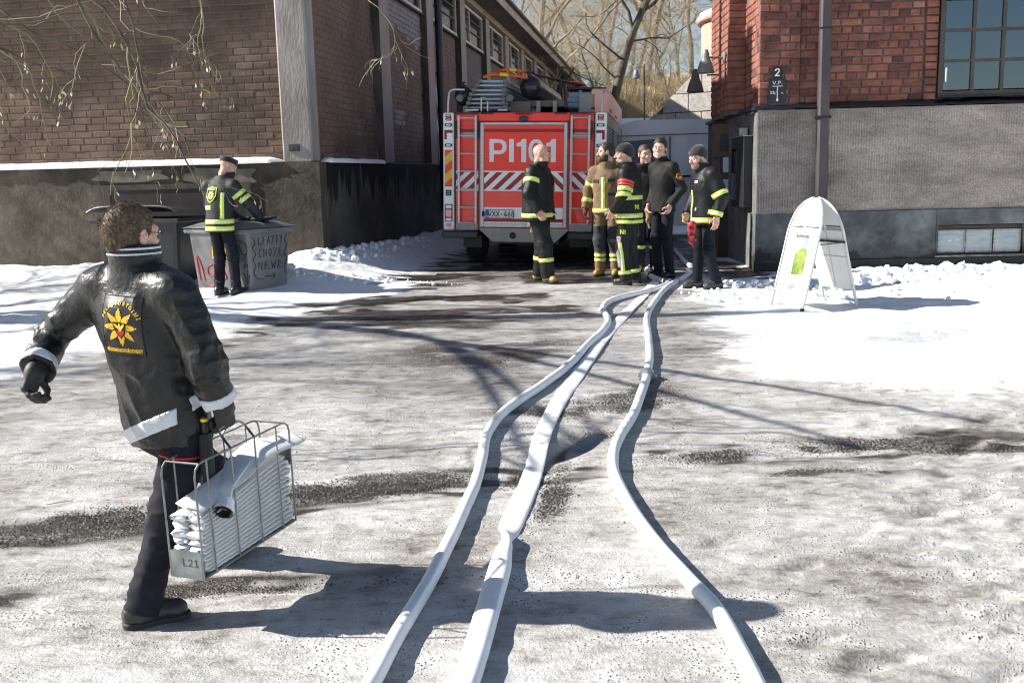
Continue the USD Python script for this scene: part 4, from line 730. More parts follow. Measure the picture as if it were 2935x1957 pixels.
# stone ramp wall: a sloping gable of big granite blocks
gw = thing('stone_gable', 'sloping wall of large pale granite blocks beside the pink tower', 'wall', (3.75, 27.3, .5), -32)
M_gran = mat('pale_granite', [(.30, .275, .24), (.42, .395, .355), (.50, .475, .43)], .85, scale=9, detail=7, bump=.7, bscale=26, bdist=.02, rnd=[(.85, .85, .85), (1, 1, 1), (1.12, 1.1, 1.06)])
prof = lambda z: .15 + (z - 2.87) * 1.15
reg = Polygon([(prof(-.4), -.4), (2.6, -.4), (2.6, 4.25), (prof(4.25), 4.25)]); z = .1
for r in range(9):
    hgt = .475; x = -2.4 + (r % 2) * .36
    while x < 2.5:
        b = min(x + .72, 2.6); blk = Polygon([(x + .012, z + .012), (b - .012, z + .012), (b - .012, z + hgt - .012), (x + .012, z + hgt - .012)]).intersection(reg)
        if blk.area > .03: obj(gw, 'stone_block', MB().poly(blk, .35, FRONT, (0, .33 + rs.uniform(-.012, .012), 0)), M_gran)
        x = b
    z += hgt
obj(gw, 'mortar', MB().poly(reg.buffer(-.02), .3, FRONT, (0, .345, 0)), mat('joint_dark', (.12, .11, .095), .9))
# snow covered shed roof further back
sh = thing('low_shed', 'low shed with a snowy roof and pale green eaves behind the van', 'building', (3.1, 34.5, .5), 4)
obj(sh, 'wall', MB().box(-1.2, 3.4, .1, 2, 0, 2.6), mat('shed_wall', [(.5, .49, .47), (.6, .6, .58)], .8, scale=3)); obj(sh, 'fascia', MB().box(-1.4, 3.6, -.1, .1, 2.6, 2.68), mat('green_trim', (.12, .26, .19), .5)); obj(sh, 'roof', MB().add([(-1.4, -.1, 2.68), (3.6, -.1, 2.68), (3.4, 2.2, 3.35), (1.0, 2.2, 3.35)], [(0, 1, 2, 3)]), M_roofsnow)
obj(sh, 'window', MB().box(.2, .5, .07, .1, 1.9, 2.3).box(1.3, 1.6, .07, .1, 1.9, 2.3), M_black)
lp = thing('lamp_post', 'thin dark lamp post with a small bell lamp in front of the trees', 'street lamp', (4.34, 32, .5))
obj(lp, 'post', MB().tube([(0, 0, 0), (0, 0, 2.5), (0, 0, 4.75)], .028, 8), mat('post_grey', (.06, .065, .075), .5)); obj(lp, 'shade', MB().lathe([(0, .26), (.05, .25), (.10, .12), (.12, 0), (.11, -.01), (0, .05)], 14, (-.25, 0, 4.32)), mat('lamp_blue', (.10, .13, .22), .4)); obj(lp, 'arm', MB().tube([(0, 0, 4.65), (-.25, 0, 4.65), (-.25, 0, 4.55)], .016, 6), mat('post_grey', 0))
# white van parked across the end of the alley
VAN = thing('white_van', 'white high roofed van parked across the alley behind the firefighters', 'van', (4.62, 20.7, .47), -7)
M_van = mat('white_van_paint', [(.86, .83, .84), (.90, .87, .88)], .3, scale=2, coat=.6); M_vglass = mat('dark_van_glass', [(.006, .007, .008), (.012, .014, .014)], .04, scale=2, spec=.8); M_rub = mat('black_rubber', [(.008, .008, .008), (.016, .016, .016)], .7, scale=20)
side = Polygon([(-2.75, .35), (2.75, .35), (2.75, 1.2), (2.62, 2.25), (2.35, 2.47), (-1.95, 2.53), (-2.25, 2.46), (-2.5, 2.05), (-2.62, 1.45), (-2.75, 1.2)]).buffer(-.12).buffer(.12)
m = trimesh.creation.extrude_polygon(side, 1.9, engine='earcut'); v = np.array(m.vertices) @ FRONT.T + (0, 1.9, 0)
v[:, 1] = np.where(v[:, 1] < .95, v[:, 1] + np.clip(v[:, 2] - 1.2, 0, 2) * .09, v[:, 1] - np.clip(v[:, 2] - 1.2, 0, 2) * .09)
m = trimesh.Trimesh(v, m.faces); obj(VAN, 'body', m, M_van, 40)
yf = lambda z: .09 * max(0, z - 1.2) - .004
def vside(name, pts, material, d=.006, lab=None):
    sh_ = Polygon(pts); sh_ = sh_.buffer(-.03).buffer(.03) if sh_.area > .2 else sh_; mm = trimesh.creation.extrude_polygon(sh_, d, engine='earcut'); v = np.array(mm.vertices); q = np.stack([v[:, 0], np.array([yf(z) for z in v[:, 1]]) - v[:, 2] + .002, v[:, 1]], 1); obj(VAN, name, (q, mm.faces), material, label=lab)
vside('window', [(-2.42, 1.42), (-1.62, 1.42), (-1.62, 2.12), (-2.30, 2.06)], M_vglass); vside('window', [(-2.38, 1.40), (-1.50, 1.40), (-1.50, 2.13), (-2.26, 2.10)], M_vglass, .004)
vside('window', [(-.33, 1.42), (.95, 1.46), (.95, 2.15), (-.42, 2.15)], M_vglass)
vside('panel_line', [(-2.6, 2.20), (2.6, 2.22), (2.6, 2.235), (-2.6, 2.215)], M_rub, .005); vside('rubbing_strip', [(-1.45, 1.335), (2.6, 1.38), (2.6, 1.42), (-1.45, 1.375)], M_rub, .03)
for x in (-1.30, -1.42): obj(VAN, 'door_seam', MB().box(x, x + .012, yf(1.3) - .004, yf(2.2) + .004, .6, 2.2, R=np.eye(3)), M_rub) if False else vside('door_seam', [(x, .6), (x + .045, .6), (x + .045, 2.18), (x, 2.18)], mat('seam_grey', (.30, .29, .30), .4), .003)
for x in (-1.7, 1.7): w_ = obj(VAN, 'wheel', MB().lathe([(0, 0), (.34, 0), (.36, .05), (.36, .2), (0, .2)], 24, (x, .02, .34), np.array([[1, 0, 0], [0, 0, 1], [0, -1, 0]], float)), M_rub); obj(w_, 'rim', MB().lathe([(0, -.01), (.22, -.01), (.24, .0)], 20, (x, -.16, .34), np.array([[1, 0, 0], [0, 0, 1], [0, -1, 0]], float)), mat('rim_grey', (.35, .35, .36), .35, metal=.7))
# ------------------------------------------------------------------ fire engine, seen from behind
TLOC, TROT, TTILT = np.array([.195, 15.5, .50]), -8.7, 1.8
TR_ = rotz3(TROT) @ np.array([[math.cos(math.radians(TTILT)), 0, math.sin(math.radians(TTILT))], [0, 1, 0], [-math.sin(math.radians(TTILT)), 0, math.cos(math.radians(TTILT))]])
def on_truck(x, y, z): return TR_ @ np.array([x, y, z]) + TLOC
def truck_thing(name, label, cat, p): return thing(name, label, cat, on_truck(*p), TROT, roty=TTILT)
ENG = thing('fire_engine', 'red and white fire engine parked in the alley, rear shutter lettered PI101', 'fire engine', TLOC, TROT, roty=TTILT)
M_red = mat('signal_red_paint', [(.92, .024, .014), (.96, .032, .018)], .3, scale=2, coat=.3); M_dred = mat('dark_red_film', (.26, .006, .010), .35); M_wht = mat('white_film', (.88, .89, .90), .35); M_alu = mat('brushed_aluminium', [(.42, .43, .44), (.56, .57, .58)], .38, scale=8, metal=.65, stretch=(1, 1, 8)); M_alud = mat('dull_aluminium', [(.24, .235, .225), (.34, .33, .32)], .5, scale=4, metal=.4); M_yel = mat('yellow_film', (.80, .50, .02), .4); M_orr = mat('orange_red_film', (.85, .06, .03), .4); M_blk = mat('black_plastic', [(.01, .01, .011), (.02, .02, .022)], .5, scale=12); M_lred = mat('red_lens', (.75, .03, .03), .15, coat=1); M_lclr = mat('clear_lens', [(.55, .56, .57), (.75, .76, .77)], .12, scale=60, coat=1)
R2 = lambda y: dict(R=FRONT, o=(0, y, 0))
obj(ENG, 'body', MB().box(-1.235, 1.235, .02, 6.2, .62, 2.36, .02), M_red)
obj(ENG, 'top_panel', MB().box(-.70, .70, -.012, .02, 2.245, 2.375, .01), M_red)
obj(ENG, 'side_post', MB().box(-1.255, -1.085, -.02, .16, .585, 2.375, .02), M_wht); obj(ENG, 'side_post', MB().box(1.085, 1.255, -.02, .16, .585, 2.375, .02), M_wht)
obj(ENG, 'post_seam', MB().box(-1.084, -1.066, -.006, .02, .6, 2.37).box(1.066, 1.084, -.006, .02, .6, 2.37), M_blk); obj(ENG, 'panel_seam', MB().box(-.705, -.697, .012, .0205, .64, 2.36).box(.697, .705, .012, .0205, .64, 2.36), M_dred)
obj(ENG, 'shutter', MB().box(-.615, .615, -.004, .02, .69, 2.19), M_red)
fr = MB().box(-.672, -.617, -.022, .016, .64, 2.232, .006).box(.617, .672, -.022, .016, .64, 2.232, .006).box(-.617, .617, -.021, .016, 2.192, 2.232, .006).box(-.617, .617, -.021, .016, .64, .70, .006)
obj(ENG, 'shutter_frame', fr, M_alu); obj(ENG, 'frame_gap', MB().box(-.68, .68, -.013, -.010, 2.236, 2.247), M_blk)
# flat film: stripes, chevrons, lettering
obj(ENG, 'red_stripe', MB().box(-.613, .613, -.0065, -.004, 2.085, 2.132).box(-1.06, -.70, .0165, .0195, 2.085, 2.132).box(.70, 1.06, .0165, .0195, 2.085, 2.132), M_dred)
ch_w, ch_r = MB(), MB()
for (x0, x1, y) in ((-.613, .613, -.0065), (-1.06, -.70, .0165), (.70, 1.06, .0165)):
    ch_w.box(x0, x1, y, y + .0024, 1.195, 1.50)
    for k in range(-3, 14):
        for sg_ in (-1, 1):
            a = .10 + k * .20
            st = Polygon([(sg_ * (a + .30), 1.215), (sg_ * (a + .40), 1.215), (sg_ * (a + .12), 1.480), (sg_ * (a + .02), 1.480)]).buffer(0)
            half = Polygon([(0, 0), (sg_ * 2, 0), (sg_ * 2, 3), (0, 3)]).buffer(0); c = st.intersection(half).intersection(Polygon([(x0, 1), (x1, 1), (x1, 2), (x0, 2)]))
            if not c.is_empty: ch_r.poly(c, .0012, FRONT, (0, y, 0))
obj(ENG, 'chevron_band', ch_w, M_wht); obj(ENG, 'chevron', ch_r, mat('chevron_red', (.36, .008, .014), .35))
lt_ = MB(); one = lambda x: Polygon([(x + .075, 0), (x + .15, 0), (x + .15, .345), (x + .088, .345), (x + .06, .30), (x, .285), (x, .235), (x + .075, .235)])
for a, b, w in (('P', 0, .27), ('0', .605, .235)):
    mm = meshkit.text_mesh(a, .345, .002, True); v = np.array(mm.vertices); v[:, 0] = (v[:, 0] - v[:, 0].min()) / np.ptp(v[:, 0]) * w + b; v[:, 1] = (v[:, 1] - v[:, 1].min()) / np.ptp(v[:, 1]) * .345; lt_.add(v @ FRONT.T, mm.faces)
for g_ in (Polygon([(.305, 0), (.38, 0), (.38, .345), (.305, .345)]), one(.42), one(.875)): lt_.poly(g_, .002, FRONT)
v, f_ = lt_.arrays(); obj(ENG, 'lettering', (v + (-.53, -.0045, 1.635), f_), mat('lilac_white_film', (.80, .78, .85), .35))
obj(ENG, 'plate_panel', MB().box(-.613, .613, -.0066, -.004, .775, .945).box(-.613, .613, -.0066, -.004, .70, .722), M_wht); obj(ENG, 'red_stripe', MB().box(-.613, .613, -.0066, -.004, .724, .770), M_dred)
np_ = obj(ENG, 'number_plate', MB().box(-.585, -.145, -.016, -.007, .782, .905, .004), mat('plate_white', (.74, .75, .76), .4))
obj(np_, 'plate_border', MB().box(-.59, -.14, -.0135, -.0068, .776, .911, .004), M_blk); obj(np_, 'blue_strip', MB().box(-.583, -.535, -.0175, -.0155, .785, .902), mat('plate_blue', (.02, .08, .42), .4)); obj(np_, 'lettering', MB().text('VXX-468', .082, FRONT, (-.342, -.0165, .803), .002, True, True, .80), M_blk); obj(np_, 'country_mark', MB().text('FIN', .018, FRONT, (-.559, -.0178, .797), .001, True, True), M_wht)
obj(ENG, 'plate_lamp', MB().box(-.645, -.60, -.035, -.006, .80, .885, .01), M_blk)
obj(ENG, 'rear_apron', MB().poly(Polygon([(-.69, .625), (.70, .625), (.70, .60), (.50, .415), (-.48, .415), (-.69, .60)]), .05, FRONT, (0, .045, 0)), M_alud); obj(ENG, 'ladder_foot_panel', MB().box(-1.06, -.71, -.006, .03, .59, .70).box(.71, 1.06, -.006, .03, .59, .70), M_alud)
obj(ENG, 'tow_eye', MB().lathe([(0, 0), (.045, 0), (.05, .02), (.03, .05), (0, .05)], 14, (-.16, 0, .515), np.array([[1, 0, 0], [0, 0, -1], [0, 1, 0]], float)), M_blk)
for s_ in (-1, 1): obj(ENG, 'step', MB().box(min(s_ * 1.255, s_ * .70), max(s_ * 1.255, s_ * .70), -.14, .10, .47, .575, .018), mat('black_step', [(.014, .016, .02), (.03, .034, .04)], .4, scale=9))
obj(ENG, 'camera', MB().box(-.065, .065, -.09, -.01, 2.245, 2.325, .02), mat('camera_case', (.035, .045, .06), .5)); obj(ENG, 'brake_light', MB().box(-.13, .13, -.03, -.008, 2.345, 2.366, .008), M_dred); obj(ENG, 'hinge', MB().box(-.66, -.47, -.03, .03, 2.352, 2.38, .006).box(.47, .66, -.03, .03, 2.352, 2.38, .006), M_blk)
# lamps and reflectors on both posts
for s_ in (-1, 1):
    c = s_ * 1.168; B_ = lambda a, b, z0, z1, y=-.03, ch=.006: MB().box(min(c + a, c + b), max(c + a, c + b), y, -.019, z0, z1, ch)
    tl_ = obj(ENG, 'top_light', B_(-.045, .045, 2.255, 2.345), M_blk); obj(tl_, 'red_lens', B_(-.036, .036, 2.282, 2.318, -.034), M_lred); obj(tl_, 'clear_lens', B_(-.036, .036, 2.320, 2.338, -.033), M_lclr); obj(tl_, 'clear_lens', B_(-.036, .036, 2.262, 2.280, -.033), M_lclr)
    for z in (2.19, 1.885): o_ = obj(ENG, 'marker_light', MB().poly(LineString([(c - .036, z), (c + .036, z)]).buffer(.024), .014, FRONT, (0, -.018, 0)), M_blk); obj(o_, 'lens', MB().poly(LineString([(c - .024, z), (c + .024, z)]).buffer(.013), .006, FRONT, (0, -.031, 0)), M_lclr)
    obj(ENG, 'corner_mark', MB().poly(Polygon([(c - s_ * .065, 2.115), (c + s_ * .065, 2.115), (c + s_ * .065, 1.975), (c + s_ * .025, 1.975), (c + s_ * .025, 2.07), (c - s_ * .065, 2.07)][::s_]).buffer(0), .002, FRONT, (0, -.0205, 0)), M_dred)
    bx0, bx1 = c - .058, c + .058; y0, y1 = 1.255, 1.815
    obj(ENG, 'reflector_panel', MB().box(bx0, bx1, -.0228, -.0205, y0, y1), M_orr); yb = MB()
    for k in range(2): zb = 1.30 + k * .27; yb.poly(Polygon([(bx0, zb + (.0 if s_ < 0 else .10)), (bx1, zb + (.10 if s_ < 0 else .0)), (bx1, zb + (.235 if s_ < 0 else .135)), (bx0, zb + (.135 if s_ < 0 else .235))]), .0015, FRONT, (0, -.0231, 0))
    obj(ENG, 'reflector_stripe', yb, M_yel)
    k_ = obj(ENG, 'work_light', B_(-.045, .045, 1.115, 1.205, -.035, .012), M_blk); [obj(k_, 'lens', B_(-.03, .03, z0, z0 + .025, -.039), mat('grey_lens', (.25, .26, .27), .15)) for z0 in (1.13, 1.165)]
    t_ = obj(ENG, 'tail_light', B_(-.058, .058, .715, .985, -.034, .012), M_blk); obj(t_, 'red_lens', B_(-.048, .048, .785, .905, -.042, .008), mat('pink_red_lens', [(.75, .06, .08), (.9, .35, .38)], .2, scale=60, coat=1)); obj(t_, 'clear_lens', B_(-.048, .048, .918, .975, -.042, .008), M_lclr); obj(t_, 'clear_lens', B_(-.048, .048, .725, .773, -.042, .008), M_lclr)
    obj(ENG, 'reflector', B_(-.04, .04, .64, .69), M_lred)
    # ladders
    xa, xb = s_ * .735, s_ * 1.0
    ld = obj(ENG, 'rear_ladder', MB().box(xa - .018, xa + .018, -.075, -.045, .70, 2.33, .006).box(xb - .018, xb + .018, -.075, -.045, .70, 2.33, .006), M_alu)
    for z in (.72, .96, 1.235, 1.51, 1.775, 2.045, 2.31): obj(ld, 'rung', MB().tube([(xa, -.06, z - .015), (xb, -.06, z - .015)], .013, 8), M_alu)
    obj(ld, 'back_plate', MB().box(min(xa, xb) + .03, max(xa, xb) - .03, .008, .0185, 2.0, 2.078), mat('grey_foil', (.42, .42, .42), .4)); [obj(ld, 'hinge_arm', MB().box(x - .006, x + .006, -.06, .02, 1.98, 2.25), M_blk) for x in (xa - s_ * .035, xb + s_ * .035)]
# right side: silver frame with roller shutters, roof rail locker, grab rails, wheels, cab
sf = obj(ENG, 'side_frame', MB().box(1.236, 1.258, .165, 6.1, 2.19, 2.36).box(1.236, 1.258, .165, 6.1, .62, .70), M_alud)
for k in range(3):
    a = .24 + k * 1.95; shm = MB()
    for j in range(29): z = .72 + j * .0505; shm.box(1.236, 1.254, a, a + 1.72, z, z + .046, .006)
    obj(ENG, 'side_shutter', shm, M_alud); obj(ENG, 'shutter_post', MB().box(1.236, 1.262, a + 1.74, a + 1.92, .70, 2.19), mat('dark_frame', (.03, .03, .032), .5))
lk = obj(ENG, 'roof_locker', MB().box(.98, 1.25, .5, 5.6, 2.385, 2.76, .02), mat('brick_lit_locker', [(.66, .36, .29), (.74, .44, .36)], .4, scale=2)); obj(lk, 'latch', MB().bar((1.252, .9, 2.46), (1.252, 1.4, 2.46), .02, .025).bar((1.252, 2.8, 2.46), (1.252, 3.3, 2.46), .02, .025), M_blk)  # pink light bounced off the brick is put into the locker colour
obj(ENG, 'roof_deck', MB().box(-1.2, .97, .05, 6.1, 2.362, 2.384), mat('dark_deck', [(.03, .03, .03), (.05, .05, .05)], .6, scale=20))
obj(ENG, 'grab_rail', MB().tube(spline([(-1.20, .1, 2.37), (-1.19, .1, 2.6), (-1.15, .12, 2.72), (-.95, .16, 2.73)], 20), .017, 8), M_alu); obj(ENG, 'grab_rail', MB().tube(spline([(1.17, .12, 2.37), (1.18, .14, 2.55), (1.20, .2, 2.70), (1.22, .5, 2.74)], 20), .017, 8), M_alu)
tb = obj(ENG, 'tread_plate_box', MB().box(.50, 1.0, 2.3, 5.2, 2.385, 2.88, .02), mat('tread_plate', [(.05, .047, .045), (.09, .085, .08)], .4, scale=30, metal=.5, bump=.6, bscale=30)); obj(tb, 'lid', MB().box(.44, 1.12, 2.2, 5.3, 2.88, 2.92, .008), mat('lid_dark', (.05, .05, .055), .5))
for y in (1.7, 5.0):
    for s_ in (-1, 1): w_ = obj(ENG, 'wheel', MB().lathe([(0, -.14), (.40, -.15), (.49, -.12), (.5, 0), (.49, .12), (.40, .15), (0, .14)], 28, (s_ * 1.02, y, .46), RY.T @ np.eye(3) if False else np.array([[0, 0, 1], [0, 1, 0], [-1, 0, 0]], float)), M_rub); obj(w_, 'rim', MB().lathe([(0, .16), (.24, .155), (.28, .145)], 20, (s_ * 1.02, y, .46), np.array([[0, 0, s_], [0, 1, 0], [-s_, 0, 0]], float)), M_alud)
obj(ENG, 'chassis', MB().box(-.55, .55, .1, 7.9, .38, .63).box(-1.0, -.7, .3, 1.0, .30, .5).box(.7, 1.0, .3, 1.0, .33, .5), M_blk)
cabp = Polygon([(6.28, .55), (8.1, .55), (8.12, 1.35), (7.85, 2.45), (6.28, 2.5)]).buffer(-.06).buffer(.06); m = trimesh.creation.extrude_polygon(cabp, 2.46, engine='earcut'); v = np.array(m.vertices)
obj(ENG, 'cab', (np.stack([v[:, 2] - 1.23, v[:, 0], v[:, 1]], 1), m.faces[:, ::-1] if False else m.faces), M_red, label='red cab with black side windows'); obj(ENG, 'cab_window', MB().box(1.2335, 1.24, 6.5, 7.6, 1.45, 2.2, .003), M_vglass)
mr = obj(ENG, 'mirror', MB().box(1.30, 1.42, 7.6, 7.72, 1.35, 2.05, .05).box(1.28, 1.40, 7.62, 7.72, 2.12, 2.42, .04), M_blk); obj(mr, 'mirror_arm', MB().tube([(1.22, 7.7, 2.40), (1.33, 7.68, 2.25)], .02, 6).tube([(1.22, 7.7, 2.0), (1.33, 7.68, 2.05)], .018, 6), M_blk)
# loads on the roof: things of their own
la = truck_thing('roof_ladder', 'stack of aluminium extension ladders on the roof of the fire engine, ends towards us', 'ladder', (-.60, .15, 2.40))
for k, (z, hw, sh_) in enumerate(((.03, .30, -.02), (.10, .27, -.02), (.165, .26, -.01), (.235, .255, .0), (.30, .235, .02), (.375, .215, .05), (.44, .20, .06))):
    s2 = obj(la, 'ladder_section', MB().box(sh_ - hw - .03, sh_ - hw + .02, .02 * k, 4.2, z, z + .058, .008).box(sh_ + hw - .02, sh_ + hw + .03, .02 * k, 4.2, z, z + .058, .008), mat('worn_aluminium', [(.25, .25, .24), (.42, .42, .40)], .45, scale=9, metal=.5))
    rg = MB()
    for j in range(14): rg.tube([(sh_ - hw, .05 + .02 * k + j * .30, z + .03), (sh_ + hw, .05 + .02 * k + j * .30, z + .03)], .017, 8)
    obj(s2, 'rung', rg, M_alu)
    [obj(s2, 'end_cap', MB().box(sh_ + e * hw - .03 + e * .005, sh_ + e * hw + .03 + e * .005, -.03 + .02 * k, .02 * k, z - .002, z + .06, .01), mat('grey_rubber_cap', (.16, .16, .14), .7)) for e in (-1, 1)]
obj(la, 'bracket', MB().tube([(-.08, -.04, .0), (-.08, -.05, .2), (-.02, -.05, .21)], .012, 6), M_alu); obj(la, 'bracket', MB().tube([(.02, -.04, .0), (.02, -.05, .15)], .012, 6), M_alu); obj(la, 'latch_bar', MB().bar((-.32, -.04, .02), (-.12, -.04, .02), .03, .02), M_alu); obj(la, 'latch_bar', MB().bar((.18, -.04, .02), (.33, -.04, .02), .03, .02), M_alu)
for x in (-.42, .36): obj(la, 'pulley', MB().lathe([(0, -.02), (.05, -.02), (.06, 0), (.05, .02), (0, .02)], 10, (x, -.02, .20), np.array([[1, 0, 0], [0, 0, -1], [0, 1, 0]], float)), mat('pulley_grey', (.12, .13, .14), .5))
M_hyp = mat('black_rubber_boat', [(.010, .011, .014), (.022, .024, .03)], .25, scale=5)
for nm, p, r, lab in (('boat_tube', (-1.02, .35, 2.66), .155, 'left black rubber float tube of the raft, behind the roof ladders'), ('boat_tube', (.02, .45, 2.80), .175, 'right black rubber float tube of the rescue raft with red rope along its top')):
    t_ = truck_thing(nm, lab, 'float', p); prof = [(0, 0)] + [(r * math.sin(a), r * (1 - math.cos(a))) for a in np.linspace(.15, np.pi / 2, 8)] + [(r, 3.4), (r * .7, 3.6), (0, 3.65)]
    obj(t_, 'tube', MB().lathe(prof, 22, (0, 0, 0), np.array([[1, 0, 0], [0, 0, 1], [0, -1, 0]], float)), M_hyp, 40); obj(t_, 'valve', MB().lathe([(0, 0), (.03, 0), (.03, .05), (.045, .055), (.045, .075), (0, .08)], 10, (-.02, .12, r * .9)), M_blk)
    obj(t_, 'rope', MB().tube(spline([(.0, .2, r + .01), (.06, .7, r - .005), (.0, 1.2, r + .02), (.07, 1.8, r - .01), (.0, 2.6, r + .015)], 40), .013, 5), mat('red_rope', (.45, .03, .04), .7))
    if p[0] > -.5: obj(t_, 'cradle', MB().box(-.02, .52, .2, 2.4, -.30, -.20, .01).box(-.32, .0, .1, .3, -.40, -.22, .01), mat('dull_tan_metal', [(.14, .11, .09), (.22, .18, .15)], .5, scale=5)); obj(t_, 'cradle_rib', MB().box(.1, .16, .1, .2, -.40, -.22).box(.36, .42, .1, .2, -.40, -.22), M_alud)
rt = truck_thing('orange_tube', 'orange lifting hose with yellow bands looped over the ladders on the engine roof', 'hose', (-.35, .35, 2.93))
loop = spline([(-.34, 0, 0), (-.16, 0, .045), (.1, .05, .03), (.32, .1, -.0), (.22, .5, .03), (-.05, .5, .10), (-.3, .4, .06), (-.05, .2, .13), (.25, .3, .11), (.40, .5, .04)], 80); obj(rt, 'hose', MB().tube(loop, .024, 8), mat('orange_hose', [(.55, .09, .015), (.65, .13, .02)], .45, scale=9))
obj(rt, 'yellow_band', MB().tube(loop[8:13], .03, 8).tube(loop[50:55], .03, 8).tube(loop[64:68], .03, 8), M_yel)
pdl = truck_thing('paddle', 'black and red paddle lying on the right rubber tube of the raft', 'paddle', (.22, 1.2, 3.0)); obj(pdl, 'shaft', MB().tube([(-.25, -.3, .03), (.25, .9, .0)], .022, 8).tube([(-.3, -.38, .05), (-.2, -.22, .05)], .025, 6), M_blk); obj(pdl, 'blade', MB().tube([(.25, .9, .0), (.31, 1.05, 0), (.42, 1.35, -.01), (.47, 1.45, -.01)], [.03, .09, .10, .05], 10, flat=(1, .3)), mat('raspberry_blade', (.55, .04, .12), .4)); obj(pdl, 'strap', MB().box(.12, .16, .6, .66, -.16, .02), M_blk)
cy = truck_thing('suction_pipes', 'three pale blue steel tubes strapped together between orange ends on the engine roof', 'pipe', (.74, 1.4, 2.50))
for k, (z, hw) in enumerate(((.06, .25), (.15, .215), (.235, .195))): t2 = obj(cy, 'pipe', MB().tube([(-hw, -.06 * (2 - k) + .1, z), (hw, -.06 * (2 - k) + .1, z)], .045, 12), mat('pale_blue_steel', [(.30, .39, .44), (.42, .51, .56)], .35, scale=4)); [obj(t2, 'end_block', MB().box(e * (hw + .025) - .025, e * (hw + .025) + .025, -.06 * (2 - k) + .05, -.06 * (2 - k) + .15, z - .05, z + .06, .01), mat('rust_orange', (.25, .085, .03), .6)) for e in (-1, 1)]
obj(cy, 'strap', MB().box(-.025, .025, -.08, .0, .01, .30, .005), mat('pale_strap', (.34, .36, .35), .7)); 
bx = truck_thing('equipment_box', 'small grey metal box standing on the engine roof beside the long roof locker', 'box', (.92, .5, 2.39)); obj(bx, 'case', MB().box(-.13, .13, 0, .4, 0, .30, .012), mat('grey_box_paint', [(.22, .215, .21), (.28, .275, .27)], .5, scale=6)); obj(bx, 'catch', MB().box(.06, .12, -.012, -.001, .06, .09), M_blk)
# ------------------------------------------------------------------ figures: smooth solids turned into one skin
def smin(a, b, k): h = np.clip(.5 + .5 * (b - a) / k, 0, 1); return b + (a - b) * h - k * h * (1 - h)
def smax(a, b, k): return -smin(-a, -b, k)
def cap(a, b, ra, rb=None, flat=None):
    """Tapered capsule; flat=(direction, factor) thins it along a direction."""
    a, b = np.asarray(a, float), np.asarray(b, float); rb = ra if rb is None else rb; ba = b - a; L = max(ba @ ba, 1e-12)
    def f(p):
        q = p - a; t = np.clip(q @ ba / L, 0, 1); d = q - t[:, None] * ba
        if flat is not None: d = d + (d @ flat[0])[:, None] * (1 / flat[1] - 1) * flat[0]
        return np.sqrt((d * d).sum(1)) - (ra + (rb - ra) * t)
    return f
def ell(c, r):
    c, r = np.asarray(c, float), np.asarray(r, float)
    def f(p): q = (p - c) / r; k0 = np.sqrt((q * q).sum(1)); k1 = np.sqrt(((q / r) ** 2).sum(1)); return k0 * (k0 - 1) / np.maximum(k1, 1e-9)
    return f
def union(fs, k=.02):
    def f(p):
        d = fs[0](p)
        for g in fs[1:]: d = smin(d, g(p), k)
        return d
    return f
def stack(levels, yaw=0.0):
    """Torso: levels (z, cx, cy, rx, ry), smooth between, elliptical in section, open beyond its ends."""
    A = np.array(levels, float); c, s_ = math.cos(yaw), math.sin(yaw); zf = np.linspace(A[0, 0], A[-1, 0], 60)
    from scipy.interpolate import PchipInterpolator
    F = PchipInterpolator(A[:, 0], A[:, 1:])(zf)
    def f(p):
        z = np.clip(p[:, 2], zf[0], zf[-1]); cx, cy, rx, ry = (np.interp(z, zf, F[:, i]) for i in range(4))
        x, y = p[:, 0] - cx, p[:, 1] - cy; x, y = x * c + y * s_, -x * s_ + y * c
        k0 = np.sqrt((x / rx) ** 2 + (y / ry) ** 2); k1 = np.sqrt((x / rx ** 2) ** 2 + (y / ry ** 2) ** 2); d = k0 * (k0 - 1) / np.maximum(k1, 1e-6)
        return np.maximum(np.maximum(d, zf[0] - p[:, 2]), (p[:, 2] - zf[-1]) * .8)
    return f
